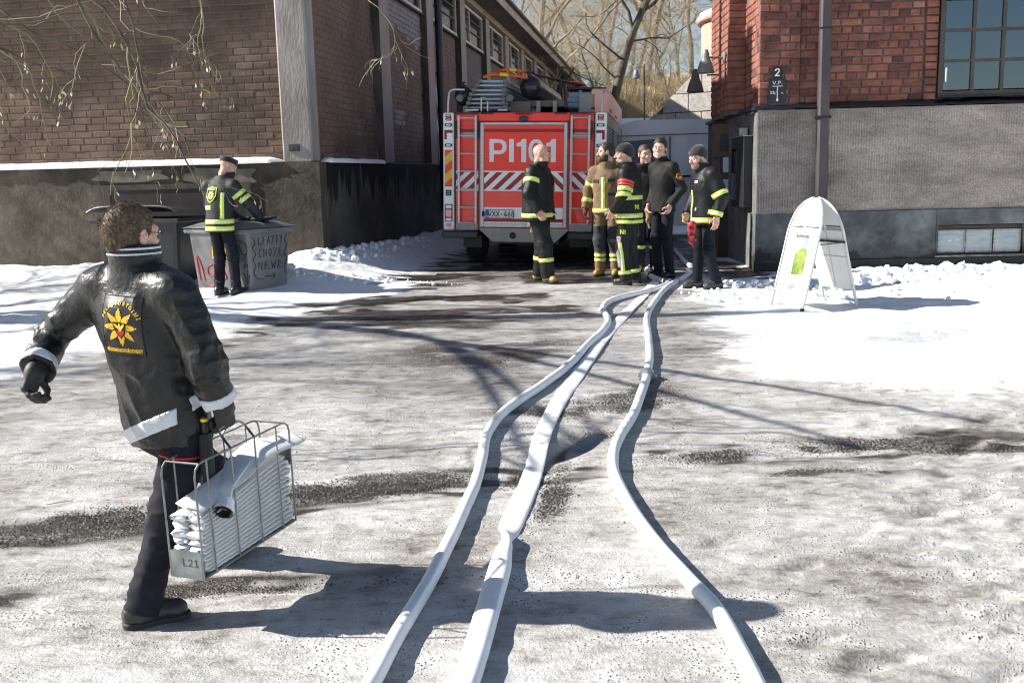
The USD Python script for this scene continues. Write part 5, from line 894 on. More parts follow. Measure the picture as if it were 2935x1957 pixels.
def nets(f, lo, hi, h, proj=True):
    """Surface of f = 0 inside a box, as quads (surface nets), only evaluated near the surface."""
    lo = np.asarray(lo, float); nb = np.maximum(1, np.ceil((np.asarray(hi) - lo) / h / 8).astype(int))
    bi = np.stack(np.meshgrid(*[np.arange(k) for k in nb], indexing='ij'), -1).reshape(-1, 3)
    fc = f(lo + (bi * 8 + 3.5) * h); act = np.abs(fc) < h * 8 * .87 * 1.35 + h
    D = np.repeat(np.repeat(np.repeat(fc.reshape(nb), 8, 0), 8, 1), 8, 2).astype(np.float32)
    o = np.stack(np.meshgrid(*[np.arange(8)] * 3, indexing='ij'), -1).reshape(-1, 3)
    ix = (bi[act][:, None] * 8 + o).reshape(-1, 3); val = np.concatenate([f(lo + c * h) for c in np.array_split(ix, max(1, len(ix) // 200000))]) if len(ix) else []
    D[ix[:, 0], ix[:, 1], ix[:, 2]] = val
    s_ = D < 0; n = np.array(D.shape) - 1
    cnt = np.zeros(n, np.int8)
    for a in (0, 1):
        for b in (0, 1):
            for c in (0, 1): cnt += s_[a:a + n[0], b:b + n[1], c:c + n[2]]
    M = np.argwhere((cnt > 0) & (cnt < 8)); ids = np.full(n, -1, np.int64); ids[M[:, 0], M[:, 1], M[:, 2]] = np.arange(len(M))
    acc, num = np.zeros((len(M), 3)), np.zeros(len(M)); cor = [(a, b, c) for a in (0, 1) for b in (0, 1) for c in (0, 1)]
    for i, A in enumerate(cor):
        for B in cor[i + 1:]:
            if sum(x != y for x, y in zip(A, B)) != 1: continue
            da, db = D[M[:, 0] + A[0], M[:, 1] + A[1], M[:, 2] + A[2]], D[M[:, 0] + B[0], M[:, 1] + B[1], M[:, 2] + B[2]]
            k = (da < 0) != (db < 0); t = np.where(k, da / np.where(k, da - db, 1), 0)
            acc += np.where(k[:, None], np.array(A) + t[:, None] * (np.array(B) - np.array(A)), 0); num += k
    v = lo + (M + acc / num[:, None]) * h; Q = []
    for ax in range(3):
        e = np.zeros(3, int); e[ax] = 1; sl = tuple(slice(0, D.shape[i] - e[i]) for i in range(3)); sh = tuple(slice(e[i], D.shape[i]) for i in range(3))
        E_ = np.argwhere(s_[sl] != s_[sh]); b, c = (ax + 1) % 3, (ax + 2) % 3
        E_ = E_[(E_[:, b] > 0) & (E_[:, c] > 0) & (E_[:, b] < n[b]) & (E_[:, c] < n[c])]
        if not len(E_): continue
        eb, ec = np.zeros(3, int), np.zeros(3, int); eb[b] = 1; ec[c] = 1
        g = lambda X: ids[X[:, 0], X[:, 1], X[:, 2]]
        q = np.stack([g(E_ - eb - ec), g(E_ - ec), g(E_), g(E_ - eb)], 1); flip = ~s_[E_[:, 0], E_[:, 1], E_[:, 2]]; q[flip] = q[flip][:, ::-1]; Q.append(q)
    Q = np.vstack(Q); Q = Q[(Q >= 0).all(1)]
    if proj and len(v):
        e = h * .25
        for _ in range(2):
            d = f(v); G = np.stack([(f(v + np.eye(3)[i] * e) - d) / e for i in range(3)], 1); gg = (G * G).sum(1); v = v - np.clip(d / np.maximum(gg, .15), -.6 * h, .6 * h)[:, None] * G
    return v, Q
def rot(yaw=0, pitch=0, roll=0):
    """Head and hand frames: yaw about z (+ = to the left), pitch about x (+ = chin down is negative), roll about y; degrees."""
    a, b, c = map(math.radians, (yaw, pitch, roll)); Z = np.array([[math.cos(a), -math.sin(a), 0], [math.sin(a), math.cos(a), 0], [0, 0, 1]]); X = np.array([[1, 0, 0], [0, math.cos(b), -math.sin(b)], [0, math.sin(b), math.cos(b)]]); Y = np.array([[math.cos(c), 0, math.sin(c)], [0, 1, 0], [-math.sin(c), 0, math.cos(c)]]); return Z @ X @ Y
def inframe(f, R, o, s=1.0): return lambda p: f((p - o) @ R / s) * s
def head_sdf(smile=False, jaw=1.0):
    g = union([ell((0, -.014, .030), (.077, .098, .088)), ell((0, .026, -.035), (.062, .066, .083))], .03)
    fine = [cap((-.034 * jaw, .034, -.078), (.034 * jaw, .034, -.078), .033), ell((0, .072, -.100), (.026 * jaw, .022, .020)), ell((.044, .060, -.022), (.024, .022, .022)), ell((-.044, .060, -.022), (.024, .022, .022))]
    brow = cap((-.038, .080, .028), (.038, .080, .028), .013); nose = union([cap((0, .086, .020), (0, .113, -.020), .009, .0135), ell((.011, .099, -.024), (.010, .012, .009)), ell((-.011, .099, -.024), (.010, .012, .009))], .008)
    lipw = .028 if smile else .022; lips = union([cap((-lipw, .084, -.060 + .006 * smile), (0, .093, -.0585), .006, .0075), cap((0, .093, -.0585), (lipw, .084, -.060 + .006 * smile), .0075, .006), cap((-.018, .086, -.069), (.018, .086, -.069), .0078)], .006)
    ears = [ell((s_ * .080, -.006, -.002), (.010, .021, .033)) for s_ in (-1, 1)]; conch = [ell((s_ * .091, -.002, .0), (.008, .010, .017)) for s_ in (-1, 1)]
    neck = cap((0, -.028, -.05), (0, -.034, -.10), .052, .054)
    def f(p):
        d = g(p)
        for q in fine: d = smin(d, q(p), .022)
        d = smin(d, neck(p), .025); d = smin(d, brow(p), .016)
        for s_ in (-1, 1): d = smax(d, -ell((s_ * .032, .106, .009), (.020, .019, .013))(p), .012)
        d = smin(d, nose(p), .010); d = smin(d, lips(p), .005)
        for e, c in zip(ears, conch): d = smin(d, smax(e(p), -c(p), .006), .007)
        return d
    return f
def hand_sdf(W, d, n, side, curl=(25, 35, 25), spread=4, s=1.0, fat=0.0, thumb=40):
    """Palm, four unequal fingers with three bends and a thumb from the side of the palm. d: towards the fingers, n: palm normal, side: +1 when the thumb is on d x n."""
    d, n = np.asarray(d, float), np.asarray(n, float); d /= np.linalg.norm(d); n = n - d * (n @ d); n /= np.linalg.norm(n); t = np.cross(d, n) * side; W = np.asarray(W, float)
    palm = union([cap(W + t * (o * .9) * s, W + (d * .082 + t * o) * s, .016 * s + fat, .0145 * s + fat) for o in (-.029, -.010, .010, .028)], .014)
    fs = [palm]
    for o, L in ((.030, .92), (.0105, 1.0), (-.010, .95), (-.0285, .76)):
        p0 = W + (d * .082 + t * o) * s; a = 0; dd = (d + t * o * spread * .6); dd /= np.linalg.norm(dd)
        for k, (ln, cu) in enumerate(zip((.044, .027, .021), curl)):
            a += math.radians(cu); v_ = dd * math.cos(a) + n * math.sin(a); p1 = p0 + v_ * ln * L * s; fs.append(cap(p0, p1, (.0092 - .0007 * k) * s + fat, (.0086 - .0009 * k) * s + fat)); p0 = p1
    a = math.radians(thumb); b0 = W + (d * .018 + t * .026) * s; b1 = b0 + (d * .55 + t * .75 + n * .35) / 1.0 * .042 * s; b2 = b1 + (d * math.cos(a) * .8 + t * .35 + n * .55) * .030 * s; b3 = b2 + (d * .9 + n * .3) * .022 * s
    fs += [cap(b0, b1, .014 * s + fat, .0115 * s + fat), cap(b1, b2, .0110 * s + fat, .0095 * s + fat), cap(b2, b3, .0095 * s + fat, .0078 * s + fat)]
    g = union(fs[:1] + fs[1:], .006); c = W + d * .09 * s
    return g, c
def trace(f, P, dirn, maxd=.6):
    """Moves points along dirn until they meet the surface of f."""
    P = np.array(P, float); t = np.zeros(len(P))
    for _ in range(60): t += np.clip(f(P + t[:, None] * dirn), -.05, .05) * .8; t = np.minimum(t, maxd)
    return P + t[:, None] * dirn
def decal(parent, name, mesh, o, ux, uy, f, material, off=.002, sub=None, label=None):
    """Lays a flat mesh (xy plane, thickness z) on a cloth surface, looking along -(ux x uy)."""
    v, q = mesh.arrays() if isinstance(mesh, MB) else (np.array(mesh.vertices), np.array(mesh.faces))
    if sub: v, q = trimesh.remesh.subdivide_to_size(v, q, sub)
    ux, uy = np.asarray(ux, float), np.asarray(uy, float); nn = np.cross(ux, uy); nn /= np.linalg.norm(nn)
    P = np.asarray(o, float) + v[:, :1] * ux + v[:, 1:2] * uy + nn * .25; hit = trace(f, P, -nn)
    return obj(parent, name, (hit + nn * (off + v[:, 2:3]), q), material, label=label)
def cut(a, b, k=None): return (lambda p: np.maximum(a(p), b(p)))
def slab(c, d, w): c, d = np.asarray(c, float), np.asarray(d, float) / np.linalg.norm(d); return lambda p: np.abs((p - c) @ d) - w / 2
def around(a, b, r): g = cap(a, b, r); return g

M_skin = mat('skin', [(.46, .255, .185), (.56, .33, .25), (.62, .385, .30)], .5, scale=16, detail=4, spec=.35); M_jack = mat('black_duty_cloth', [(.004, .0045, .006), (.008, .0085, .0105), (.013, .0135, .016)], .55, scale=5, detail=5, bump=.25, bscale=160, bdist=.003, spec=.28)
M_tan = mat('tan_turnout_cloth', [(.115, .072, .035), (.17, .11, .056), (.21, .142, .078)], .85, scale=6, detail=5, bump=.35, bscale=120, bdist=.003); M_navy = mat('dark_navy_trousers', [(.005, .0055, .010), (.011, .012, .021)], .8, scale=5, bump=.3, bscale=160, bdist=.003, spec=.22)
M_charc = mat('charcoal_knee_patch', [(.015, .015, .016), (.026, .026, .028)], .8, scale=9, bump=.3, bscale=150); M_lime = mat('lime_reflective', [(.55, .68, .015), (.66, .80, .03)], .45, scale=14); M_silv = mat('silver_reflective', [(.55, .58, .56), (.70, .72, .70)], .3, scale=22)
M_boot = mat('black_boot_leather', [(.008, .008, .009), (.02, .02, .02)], .35, scale=14, bump=.3, bscale=60, bdist=.004); M_yboot = mat('ochre_fire_boot', [(.22, .13, .02), (.36, .23, .045), (.45, .30, .08)], .5, scale=11, bump=.3, bscale=50); M_knit = mat('black_knit', [(.006, .006, .007), (.014, .014, .015)], .9, scale=20, bump=.6, bscale=220, bdist=.004, sheen=.3)
M_hair = mat('dark_hair', [(.008, .006, .005), (.03, .022, .017)], .55, scale=60, bump=.6, bscale=220, bdist=.004, stretch=(1, 1, .3)); M_eye = mat('eye_white', (.55, .53, .50), .2); M_iris = mat('iris_dark', (.02, .02, .025), .15); M_lip = mat('lip', (.38, .15, .12), .4); M_teeth = mat('teeth', (.70, .66, .58), .3); M_glove_t = mat('tan_leather_glove', [(.12, .085, .04), (.24, .18, .10), (.32, .25, .15)], .7, scale=14, bump=.4, bscale=60); M_redtab = mat('red_strap', (.42, .012, .016), .6)
HL = lambda y: np.interp(y, [-.13, -.08, -.04, -.005, .028, .045, .062, .10], [-.075, -.068, -.05, .005, .004, .045, .076, .092])
def ridge(p, fr, k, st=(1, 1, 1)): return 1 - np.abs(2 * meshkit.noise(p * np.asarray(st) * fr + k, 7) - 1) ** .8
def fold(p, fr, k, st=(1, 1, 1)): return meshkit.noise(p * np.asarray(st) * fr + k, 3) - .5

def person(label, loc, rz, J={}, jacket=None, trousers=None, boots=None, hat=None, hair=None, beard=None, gloves=None, hands=None, head=(0, 0, 0), fat=1.0, hem=.84, collar=.085, collar_h=1.585, h=.0105, hh=.0055, folds=.006, smile=False, jaw=1.0, torso=None, levels=None, tz=None, feet=None, skin=None, hscale=1.06, cuff=None, neck_skin=True, legr=1.0, sleeve_r=1.0, open_front=False):
    """One clothed figure. All joints are in its own frame: x to its right, y ahead, z up from the ground."""
    P = thing('person', label, 'person', loc, rz); g = {}
    D = dict(neck=(0, -.01, 1.50), head=(0, .03, 1.685), sr=(.185, -.01, 1.435), sl=(-.185, -.01, 1.435), er=(.25, -.04, 1.165), el=(-.25, -.04, 1.165), wr=(.245, .05, .935), wl=(-.245, .05, .935), hr=(.092, 0, .93), hl=(-.092, 0, .93), kr=(.105, .025, .50), kl=(-.105, .025, .50), ar=(.115, -.02, .09), al=(-.115, -.02, .09))
    D.update(J); D = {k: np.asarray(v, float) for k, v in D.items()}; seed = (abs(hash((round(loc[0], 2), round(loc[1], 2)))) % 97) * 1.0 if False else (loc[0] * 13.7 + loc[1] * 3.1) % 40
    R = rot(*head); Hc = D['head']; hs = hscale
    # --- body: head, hands and the hidden core as one mesh
    hsd0 = inframe(head_sdf(smile, jaw), R, Hc, hs); nk = cap(Hc + R @ np.array([0, -.028, -.06]) * hs, D['neck'] + (0, -.005, .03), .054, .058); hsd = lambda p: smin(hsd0(p), nk(p), .02)
    parts = [nets(hsd, Hc - .27 * np.array([.55, .6, 1]), Hc + .17, hh)]
    hand_fs = {}
    for s_ in ('r', 'l'):
        sp = dict((hands or {}).get(s_) or {}); W, E_ = D['w' + s_], D['e' + s_]; dd = W - E_; dd = dd / np.linalg.norm(dd); d = np.asarray(sp.pop('d', dd), float); n = np.asarray(sp.pop('n', (-1, 0, 0) if s_ == 'r' else (1, 0, 0)), float); side = sp.pop('side', 1 if s_ == 'r' else -1)
        fat_ = sp.pop('fat', .003 if gloves and gloves.get(s_) else 0.0)
        hf, hc = hand_sdf(W + dd * .012, d, n, side, fat=fat_, **sp); hand_fs[s_] = (hf, hc)
        if gloves and gloves.get(s_):
            gm = obj(P, 'glove', nets(union([hf, cap(W - dd * .05, W + dd * .03, .046, .040)], .02), hc - .16, hc + .16, min(h * .55, .0055)), gloves[s_], True)
        else: parts.append(nets(union([hf, cap(W - dd * .07, W + dd * .01, .027, .026)], .012), hc - .15, hc + .15, min(hh, .005)))
    core = union([cap(D['neck'], (D['hr'] + D['hl']) / 2 + (0, 0, -.02), .07, .08), cap(D['neck'] + (0, 0, .02), Hc - (0, 0, .09), .05, .05), cap(D['sr'], D['er'], .045, .04), cap(D['er'], D['wr'], .038, .026), cap(D['sl'], D['el'], .045, .04), cap(D['el'], D['wl'], .038, .026), cap(D['hr'], D['kr'], .065, .05), cap(D['kr'], D['ar'], .05, .035), cap(D['hl'], D['kl'], .065, .05), cap(D['kl'], D['al'], .05, .035)], .05)
    al = np.array(list(D.values())); parts.append(nets(core, al.min(0) - .15, al.max(0) + .05, .028))
    b = MB()
    for v, q in parts: b.add(v, q)
    obj(P, 'body', b, skin or M_skin, True)
    # --- face
    put = lambda q: Hc + R @ (np.asarray(q, float) * hs)
    for s_ in (-1, 1):
        m = trimesh.creation.icosphere(2, .0125 * hs); m.apply_translation(put((s_ * .031, .0835, .008))); e_ = obj(P, 'eye', m, M_eye, True)
        m = trimesh.creation.icosphere(1, .0066 * hs); m.apply_translation(put((s_ * .031, .0905, .008))); obj(e_, 'iris', m, M_iris, True)
        bm = trace(hsd, np.array([put((s_ * x, .16, z)) for x, z in ((.012, .031), (.022, .036), (.034, .036), (.046, .029))]), -(R @ np.array([0, 1.0, 0])))
        obj(P, 'eyebrow', MB().tube(bm, [.0035, .005, .0045, .0028], 6), M_hair)
    lp_ = trace(hsd, np.array([put((x, .16, z)) for x, z in ((-.026, -.056 if smile else -.0655), (-.013, -.064), (0, -.0652), (.013, -.064), (.026, -.056 if smile else -.0655))]), -(R @ np.array([0, 1.0, 0])))
    obj(P, 'mouth', MB().tube(lp_, [.002, .0052, .006, .0052, .002] if smile else [.0015, .003, .0032, .003, .0015], 6), M_teeth if smile else M_lip)
    cran = ell((0, -.016, .030), (.077, .098, .088)); full = union([ell((0, -.014, .030), (.077, .098, .088)), ell((0, .026, -.035), (.062, .066, .083)), cap((-.034 * jaw, .034, -.078), (.034 * jaw, .034, -.078), .033), ell((0, .072, -.100), (.026 * jaw, .022, .020))], .025)
    if hair is not None:
        th, hmat = hair; f0 = lambda p: np.maximum(union([cran, ell((0, -.03, -.02), (.068, .078, .065))], .02)(p) - th * (1 + .8 * (p[:, 2] > .06) * np.clip((p[:, 2] - .06) * 12, 0, 1)) + .004 * fold(p, 95, seed), (HL(p[:, 1]) - p[:, 2]) * .8)
        g['hair'] = inframe(f0, R, Hc, hs); obj(P, 'hair', nets(g['hair'], Hc - .15, Hc + .17, hh * .9), hmat, True)
    if beard is not None:
        f0 = lambda p: np.maximum(np.maximum(full(p) - .011 + .003 * fold(p, 120, seed), p[:, 2] - np.interp(p[:, 1], [-.01, .01, .03, .06, .095], [.0, -.01, -.032, -.046, -.040])), np.maximum(-.012 - p[:, 1] - .0, .012 - np.sqrt(((p - (0, .095, -.064)) ** 2 * (.35, .6, 1.6)).sum(1))))
        obj(P, 'beard', nets(inframe(f0, R, Hc, hs), Hc - .17, Hc + .15, hh), beard, True)
    if hat is not None:
        hl = (lambda y: np.interp(y, [-.13, -.06, .0, .05, .11], [-.045, -.035, .004, .038, .046])) if hat[0] == 'beanie' else (lambda y: np.interp(y, [-.13, .11], [.032, .052]))
        if hat[0] == 'beanie': f0 = lambda p: np.maximum(ell((0, -.018, .034), (.079, .101, .096))(p) - .013 - .003 * (p[:, 2] < hl(p[:, 1]) + .035) + .003 * fold(p, 60, seed, (1, 1, .4)), (hl(p[:, 1]) - p[:, 2]) * .9)
        else: f0 = lambda p: np.maximum(np.maximum(ell((0, -.016, .05), (.086, .108, .2))(p) - .006, hl(p[:, 1]) - p[:, 2]), p[:, 2] - .106 - .1 * (p[:, 1]))
        g['hat'] = inframe(f0, R, Hc, hs); obj(P, 'beanie' if hat[0] == 'beanie' else 'cap', nets(g['hat'], Hc - .16, Hc + .18, hh), hat[1], True)
    # --- trousers and boots
    if trousers is not None:
        lr = legr
        def leg(s_): return union([cap(D['h' + s_], D['k' + s_], .103 * lr, .083 * lr), cap(D['k' + s_], D['a' + s_] + (D['a' + s_] - D['k' + s_]) * .12, .080 * lr, .074 * lr)], .05)
        L_, R_ = leg('l'), leg('r'); pel = cap(D['hl'] * .8 + D['hr'] * .2 + (0, -.01, .03), D['hr'] * .8 + D['hl'] * .2 + (0, -.01, .03), .115 * lr)
        def tf(p):
            d = smin(np.minimum(L_(p), R_(p)), pel(p), .06)
            w_ = sum(np.exp(-((p - D[k_]) ** 2).sum(1) / .13 ** 2) for k_ in ('kl', 'kr', 'al', 'ar')); d = d - folds * (1.6 * fold(p, 7, seed, (1.3, 1.3, .55)) + (.35 + 1.3 * w_) * (ridge(p, 12, seed, (.8, .8, 1.7)) - .5))
            for s_ in ('l', 'r'):
                a = D['a' + s_]; ax = a - D['k' + s_]; ax = ax / np.linalg.norm(ax); near = ((p - a) ** 2).sum(1) < .20 ** 2; d = np.where(near, np.maximum(d, (p - a) @ ax - .026), d)
            return d
        lo = np.minimum.reduce([D[k] for k in ('hl', 'hr', 'kl', 'kr', 'al', 'ar')]) - (.16, .17, .05); hi = np.maximum.reduce([D[k] for k in ('hl', 'hr', 'kl', 'kr', 'al', 'ar')]) + (.16, .17, .17)
        g['trousers'] = tf; g['leg'] = {'l': L_, 'r': R_}; obj(P, 'trousers', nets(tf, lo, hi, h), trousers, True)
    fy = feet or {}
    for s_ in ('r', 'l'):
        a = D['a' + s_]; yw, pt = (list(fy.get(s_, (-8 if s_ == 'r' else 8, 0))) + [0])[:2]; Rf = rot(yw, pt); o = a - np.array([0, 0, .09])
        sole = lambda p: np.maximum(np.abs(p[:, 2] - .015) - .017, union([cap((0, -.045, 0), (0, .02, 0), .045, .040), cap((0, .02, 0), (.003, .135, 0), .040, .046)], .02)(p * (1, 1, 0)))
        kd = (D['k' + s_] - a) @ Rf; kd = kd / np.linalg.norm(kd); aa = np.array([0, -.015, .075]); up = lambda p, kd=kd, aa=aa: np.maximum(union([cap((0, -.045, .055), (0, .0, .055), .046), cap((0, .0, .066), (0, .125, .046), .050, .046), cap(aa, aa + kd * .10, .050, .056)], .03)(p) + .003 * fold(p, 40, seed), .018 - p[:, 2])
        Rr = lambda f_: (lambda p: f_((p - o) @ Rf))
        bt = obj(P, 'boot', nets(Rr(up), o - (.2, .2, .06), o + (.2, .24, .28), min(h, .008)), boots or M_boot, True); obj(bt, 'sole', nets(Rr(sole), o - (.2, .2, .08), o + (.2, .24, .12), min(h, .008)), M_rub, True)
    # --- jacket
    cx, cy = D['neck'][0], D['neck'][1]; px, py = ((D['hl'] + D['hr']) / 2)[:2]; F = fat; mid = lambda t: (px + (cx - px) * t, py + (cy - py) * t)
    lv = levels or [(hem, *mid(0), .205 * F, .150 * F), (.95, *mid(.15), .198 * F, .148 * F), (1.10, *mid(.38), .192 * F, .140 * F), (1.25, *mid(.62), .202 * F, .146 * F), (1.36, *mid(.8), .205 * F, .140 * F), (1.45, *mid(.95), .150 * F, .108 * F), (1.515, *mid(1), .088, .085)]
    dz = D['neck'][2] - 1.50
    if not levels: lv = [(q[0] + (max(0, q[0] - 1.05) / .45 * dz), *q[1:]) for q in lv]
    lv = [lv[0]] + [q for q in lv[1:] if q[0] > lv[0][0] + .03]; T_ = stack(lv, math.radians(torso or 0)); sr = .082 * sleeve_r; er, wr = .070 * sleeve_r, .056 * sleeve_r
    def sleeve(s_):
        S_, E_, W = D['s' + s_], D['e' + s_], D['w' + s_]; ax = (W - E_) / np.linalg.norm(W - E_); u_, l_ = cap(S_, E_, sr, er), cap(E_, W + ax * .05, er, wr)
        return (lambda p: smin(u_(p), np.maximum(l_(p), (p - W) @ ax), .03)), u_, l_
    SR, SL = sleeve('r')[0], sleeve('l')[0]; ne = D['neck']; yoke = [cap(D['sr'], ne + (.05, 0, -.02), sr * .92, .075), cap(D['sl'], ne + (-.05, 0, -.02), sr * .92, .075)]
    ctop = ne + (Hc - ne) * .7; ctop[2] = collar_h; col = cap(ne + (0, -.0, -.03), ctop, collar * 1.08, collar)
    col_i = cap(ne + (0, .012, .085), ctop + (0, .004, .2), collar * .80, collar * .86)
    def jf(p):
        d = T_(p)
        for y_ in yoke: d = smin(d, y_(p), .05)
        d = smin(d, np.minimum(SR(p), SL(p)), .038)
        c = np.maximum(np.maximum(col(p), p[:, 2] - collar_h), -col_i(p)); d = smin(d, c, .016)
        d = np.maximum(d, hem - p[:, 2])
        w_ = np.exp(-((p - D['er']) ** 2).sum(1) / .12 ** 2) + np.exp(-((p - D['el']) ** 2).sum(1) / .12 ** 2); pd = np.stack([p[:, 0] + .45 * p[:, 2], p[:, 1], p[:, 2] * .8 - .3 * p[:, 0]], 1)
        fd = folds * (1 - .85 * np.exp(-((p - (ne + ctop) / 2) ** 2).sum(1) / .16 ** 2)); return d - fd * (1.5 * fold(p, 7, seed, (1, 1, .8)) + 1.3 * (ridge(pd, 8, seed + 5, (1.5, 1.2, .6)) - .55) + (.30 + .9 * w_) * (ridge(p, 17, seed + 9, (.9, .9, 1.1)) - .55))
    al = np.array([D[k] for k in ('sr', 'sl', 'er', 'el', 'wr', 'wl', 'neck', 'hr', 'hl')]); lo, hi = al.min(0) - .16, al.max(0) + .16; lo[2] = min(hem - .04, al[:, 2].min() - .1); hi[2] = collar_h + .04
    lo[:2] = np.minimum(lo[:2], [px - .27 * F, py - .24 * F]); hi[:2] = np.maximum(hi[:2], [px + .27 * F, py + .24 * F])
    g['jacket'], g['torso'] = jf, T_; obj(P, 'jacket', nets(jf, lo, hi, h), jacket, True)
    g.update(P=P, D=D, put=put, R=R, h=h, lo=lo, hi=hi, levels=lv, hsd=hsd); return g

def band(G, name, base, region, lo, hi, off, material, h=None): 
    v, q = nets(lambda p: np.maximum(base(p) - off, region(p)), lo, hi, h or min(G['h'], .0085))
    if len(q): obj(G['P'], name, (v, q), material, True)
def limb_band(G, a, b, t, w=.058, on='jacket', mats=None, r=.12):
    D = G['D']; A, B = D[a], D[b]; c = A + (B - A) * t; d = B - A; f = G[on]; rg = lambda w_: (lambda p: np.maximum(slab(c, d, w_)(p), cap(A, B, r)(p)))
    band(G, 'reflective_band', f, rg(w), c - .16, c + .16, .0035, (mats or (M_lime, M_silv))[0])
    if mats is None or mats[1] is not None: band(G, 'silver_stripe', f, rg(w * .40), c - .16, c + .16, .0065, (mats or (M_lime, M_silv))[1])
def torso_band(G, z, w=.055, where=None, silver=True):
    arms = lambda p: -np.minimum.reduce([cap(G['D']['s' + s_], G['D']['e' + s_], .072)(p) for s_ in 'rl'] + [cap(G['D']['e' + s_], G['D']['w' + s_], .060)(p) for s_ in 'rl'])
    cx, cy = np.interp(z, [l[0] for l in G['levels']], [l[1] for l in G['levels']]), np.interp(z, [l[0] for l in G['levels']], [l[2] for l in G['levels']]); c = np.array([cx, cy, z])
    rg = lambda w_: (lambda p: np.maximum.reduce([np.abs(p[:, 2] - z) - w_ / 2, arms(p)] + ([where(p)] if where else [])))
    band(G, 'reflective_band', G['jacket'], rg(w), c - (.32, .30, .06), c + (.32, .30, .06), .0035, M_lime)
    if silver: band(G, 'silver_stripe', G['jacket'], rg(w * .40), c - (.32, .30, .06), c + (.32, .30, .06), .0065, M_silv)
def plate(G, x0, x1, z0, z1, front=True, on='jacket', mats=(M_lime, M_silv), name='reflective_band', arms=True, org=(0, 0)):
    """Vertical band or patch on the front or back of the cloth."""
    s_ = 1 if front else -1; c = np.array([(x0 + x1) / 2 + org[0], org[1], (z0 + z1) / 2])
    def rg(k): 
        xa, xb = (x0 + x1) / 2 - (x1 - x0) / 2 * k, (x0 + x1) / 2 + (x1 - x0) / 2 * k
        return lambda p: np.maximum.reduce([xa - p[:, 0], p[:, 0] - xb, z0 - p[:, 2], p[:, 2] - z1, -s_ * (p[:, 1] - org[1])])
    hi = np.array([(x1 - x0) / 2 + .03, .35, (z1 - z0) / 2 + .03])
    band(G, name, G[on], rg(1), c - hi, c + hi, .0038, mats[0])
    if len(mats) > 1 and mats[1] is not None: band(G, 'silver_stripe', G[on], rg(.4), c - hi, c + hi, .0068, mats[1])
# ------------------------------------------------------------------ the man walking away with the hose crate (nearest)
def local(o, rz, pts): A = rotz3(rz); return {k: (np.asarray(v, float) - o) @ A for k, v in pts.items()}
O1 = np.array([-1.45, 4.0, .147]); RZ1 = -20
J1 = local(O1, RZ1, dict(head=(-1.498, 3.975, 1.752), neck=(-1.487, 3.98, 1.60), sr=(-1.315, 3.88, 1.525), sl=(-1.655, 4.03, 1.545), er=(-1.205, 3.85, 1.262), wr=(-1.175, 3.915, 1.085), el=(-1.905, 4.10, 1.335), wl=(-1.905, 3.93, 1.235), hr=(-1.335, 3.99, .94), hl=(-1.50, 4.06, .94), kr=(-1.44, 3.95, .595), ar=(-1.548, 3.885, .237), kl=(-1.335, 4.36, .63), al=(-1.37, 4.50, .265)))
zl = lambda z: z - O1[2]; c0 = np.array([-1.432, 4.02, 0]); c1 = np.array([-1.478, 3.985, 0])
def lv(z, rx, ry, dx=0): t = (z - .9) / .7; c = c0 + (c1 - c0) * t + (dx, 0, 0); q = (c - O1) @ rotz3(RZ1); return (zl(z), q[0], q[1], rx, ry)
LV1 = [lv(.90, .172, .135), lv(1.0, .188, .15), lv(1.12, .188, .145, -.005), lv(1.25, .196, .148, -.012), lv(1.38, .215, .155, -.012), lv(1.47, .225, .15), lv(1.55, .17, .12), lv(1.61, .10, .10)]
M_shell = mat('black_shell_jacket', [(.0025, .0027, .003), (.0045, .0048, .005), (.0065, .007, .0074)], .40, scale=4, detail=5, bump=.42, bscale=10, bdist=.03, spec=.42)
M_bhair = mat('brown_hair', [(.045, .027, .015), (.11, .07, .04), (.19, .13, .078)], .5, scale=70, stretch=(1, 1, .25), bump=.8, bscale=160, bdist=.006); M_kglove = mat('black_work_glove', [(.006, .006, .007), (.014, .014, .015)], .6, scale=20, bump=.4, bscale=90, bdist=.003)
hang = dict(d=(.02, .08, -1), n=(-1, .1, 0), curl=(70, 75, 45), thumb=20)
G1 = person('man in black duty jacket with gold star emblem, walking away with a wire crate', O1, RZ1, J1, jacket=M_shell, trousers=M_navy, boots=M_boot, hair=(.007, M_bhair), head=(-14, -3, 4), gloves={'r': M_kglove, 'l': M_kglove}, hands={'r': dict(d=(.05, .1, -1), n=(-1, .1, 0), curl=(58, 72, 50), thumb=25, s=1.08), 'l': dict(d=(-.1, -.45, -.85), n=(.85, .2, -.2), curl=(48, 52, 30), s=1.05)}, hem=zl(.905), levels=LV1, collar=.098, collar_h=zl(1.715), h=.0075, hh=.0042, folds=.0145, legr=.88, hscale=1.0, feet={'r': (-46, 0), 'l': (-10, 18)}, torso=0, sleeve_r=1.02)
P1 = G1['P']; M_grey = mat('grey_reflective_tape', [(.42, .44, .47), (.56, .58, .61)], .35, scale=18)
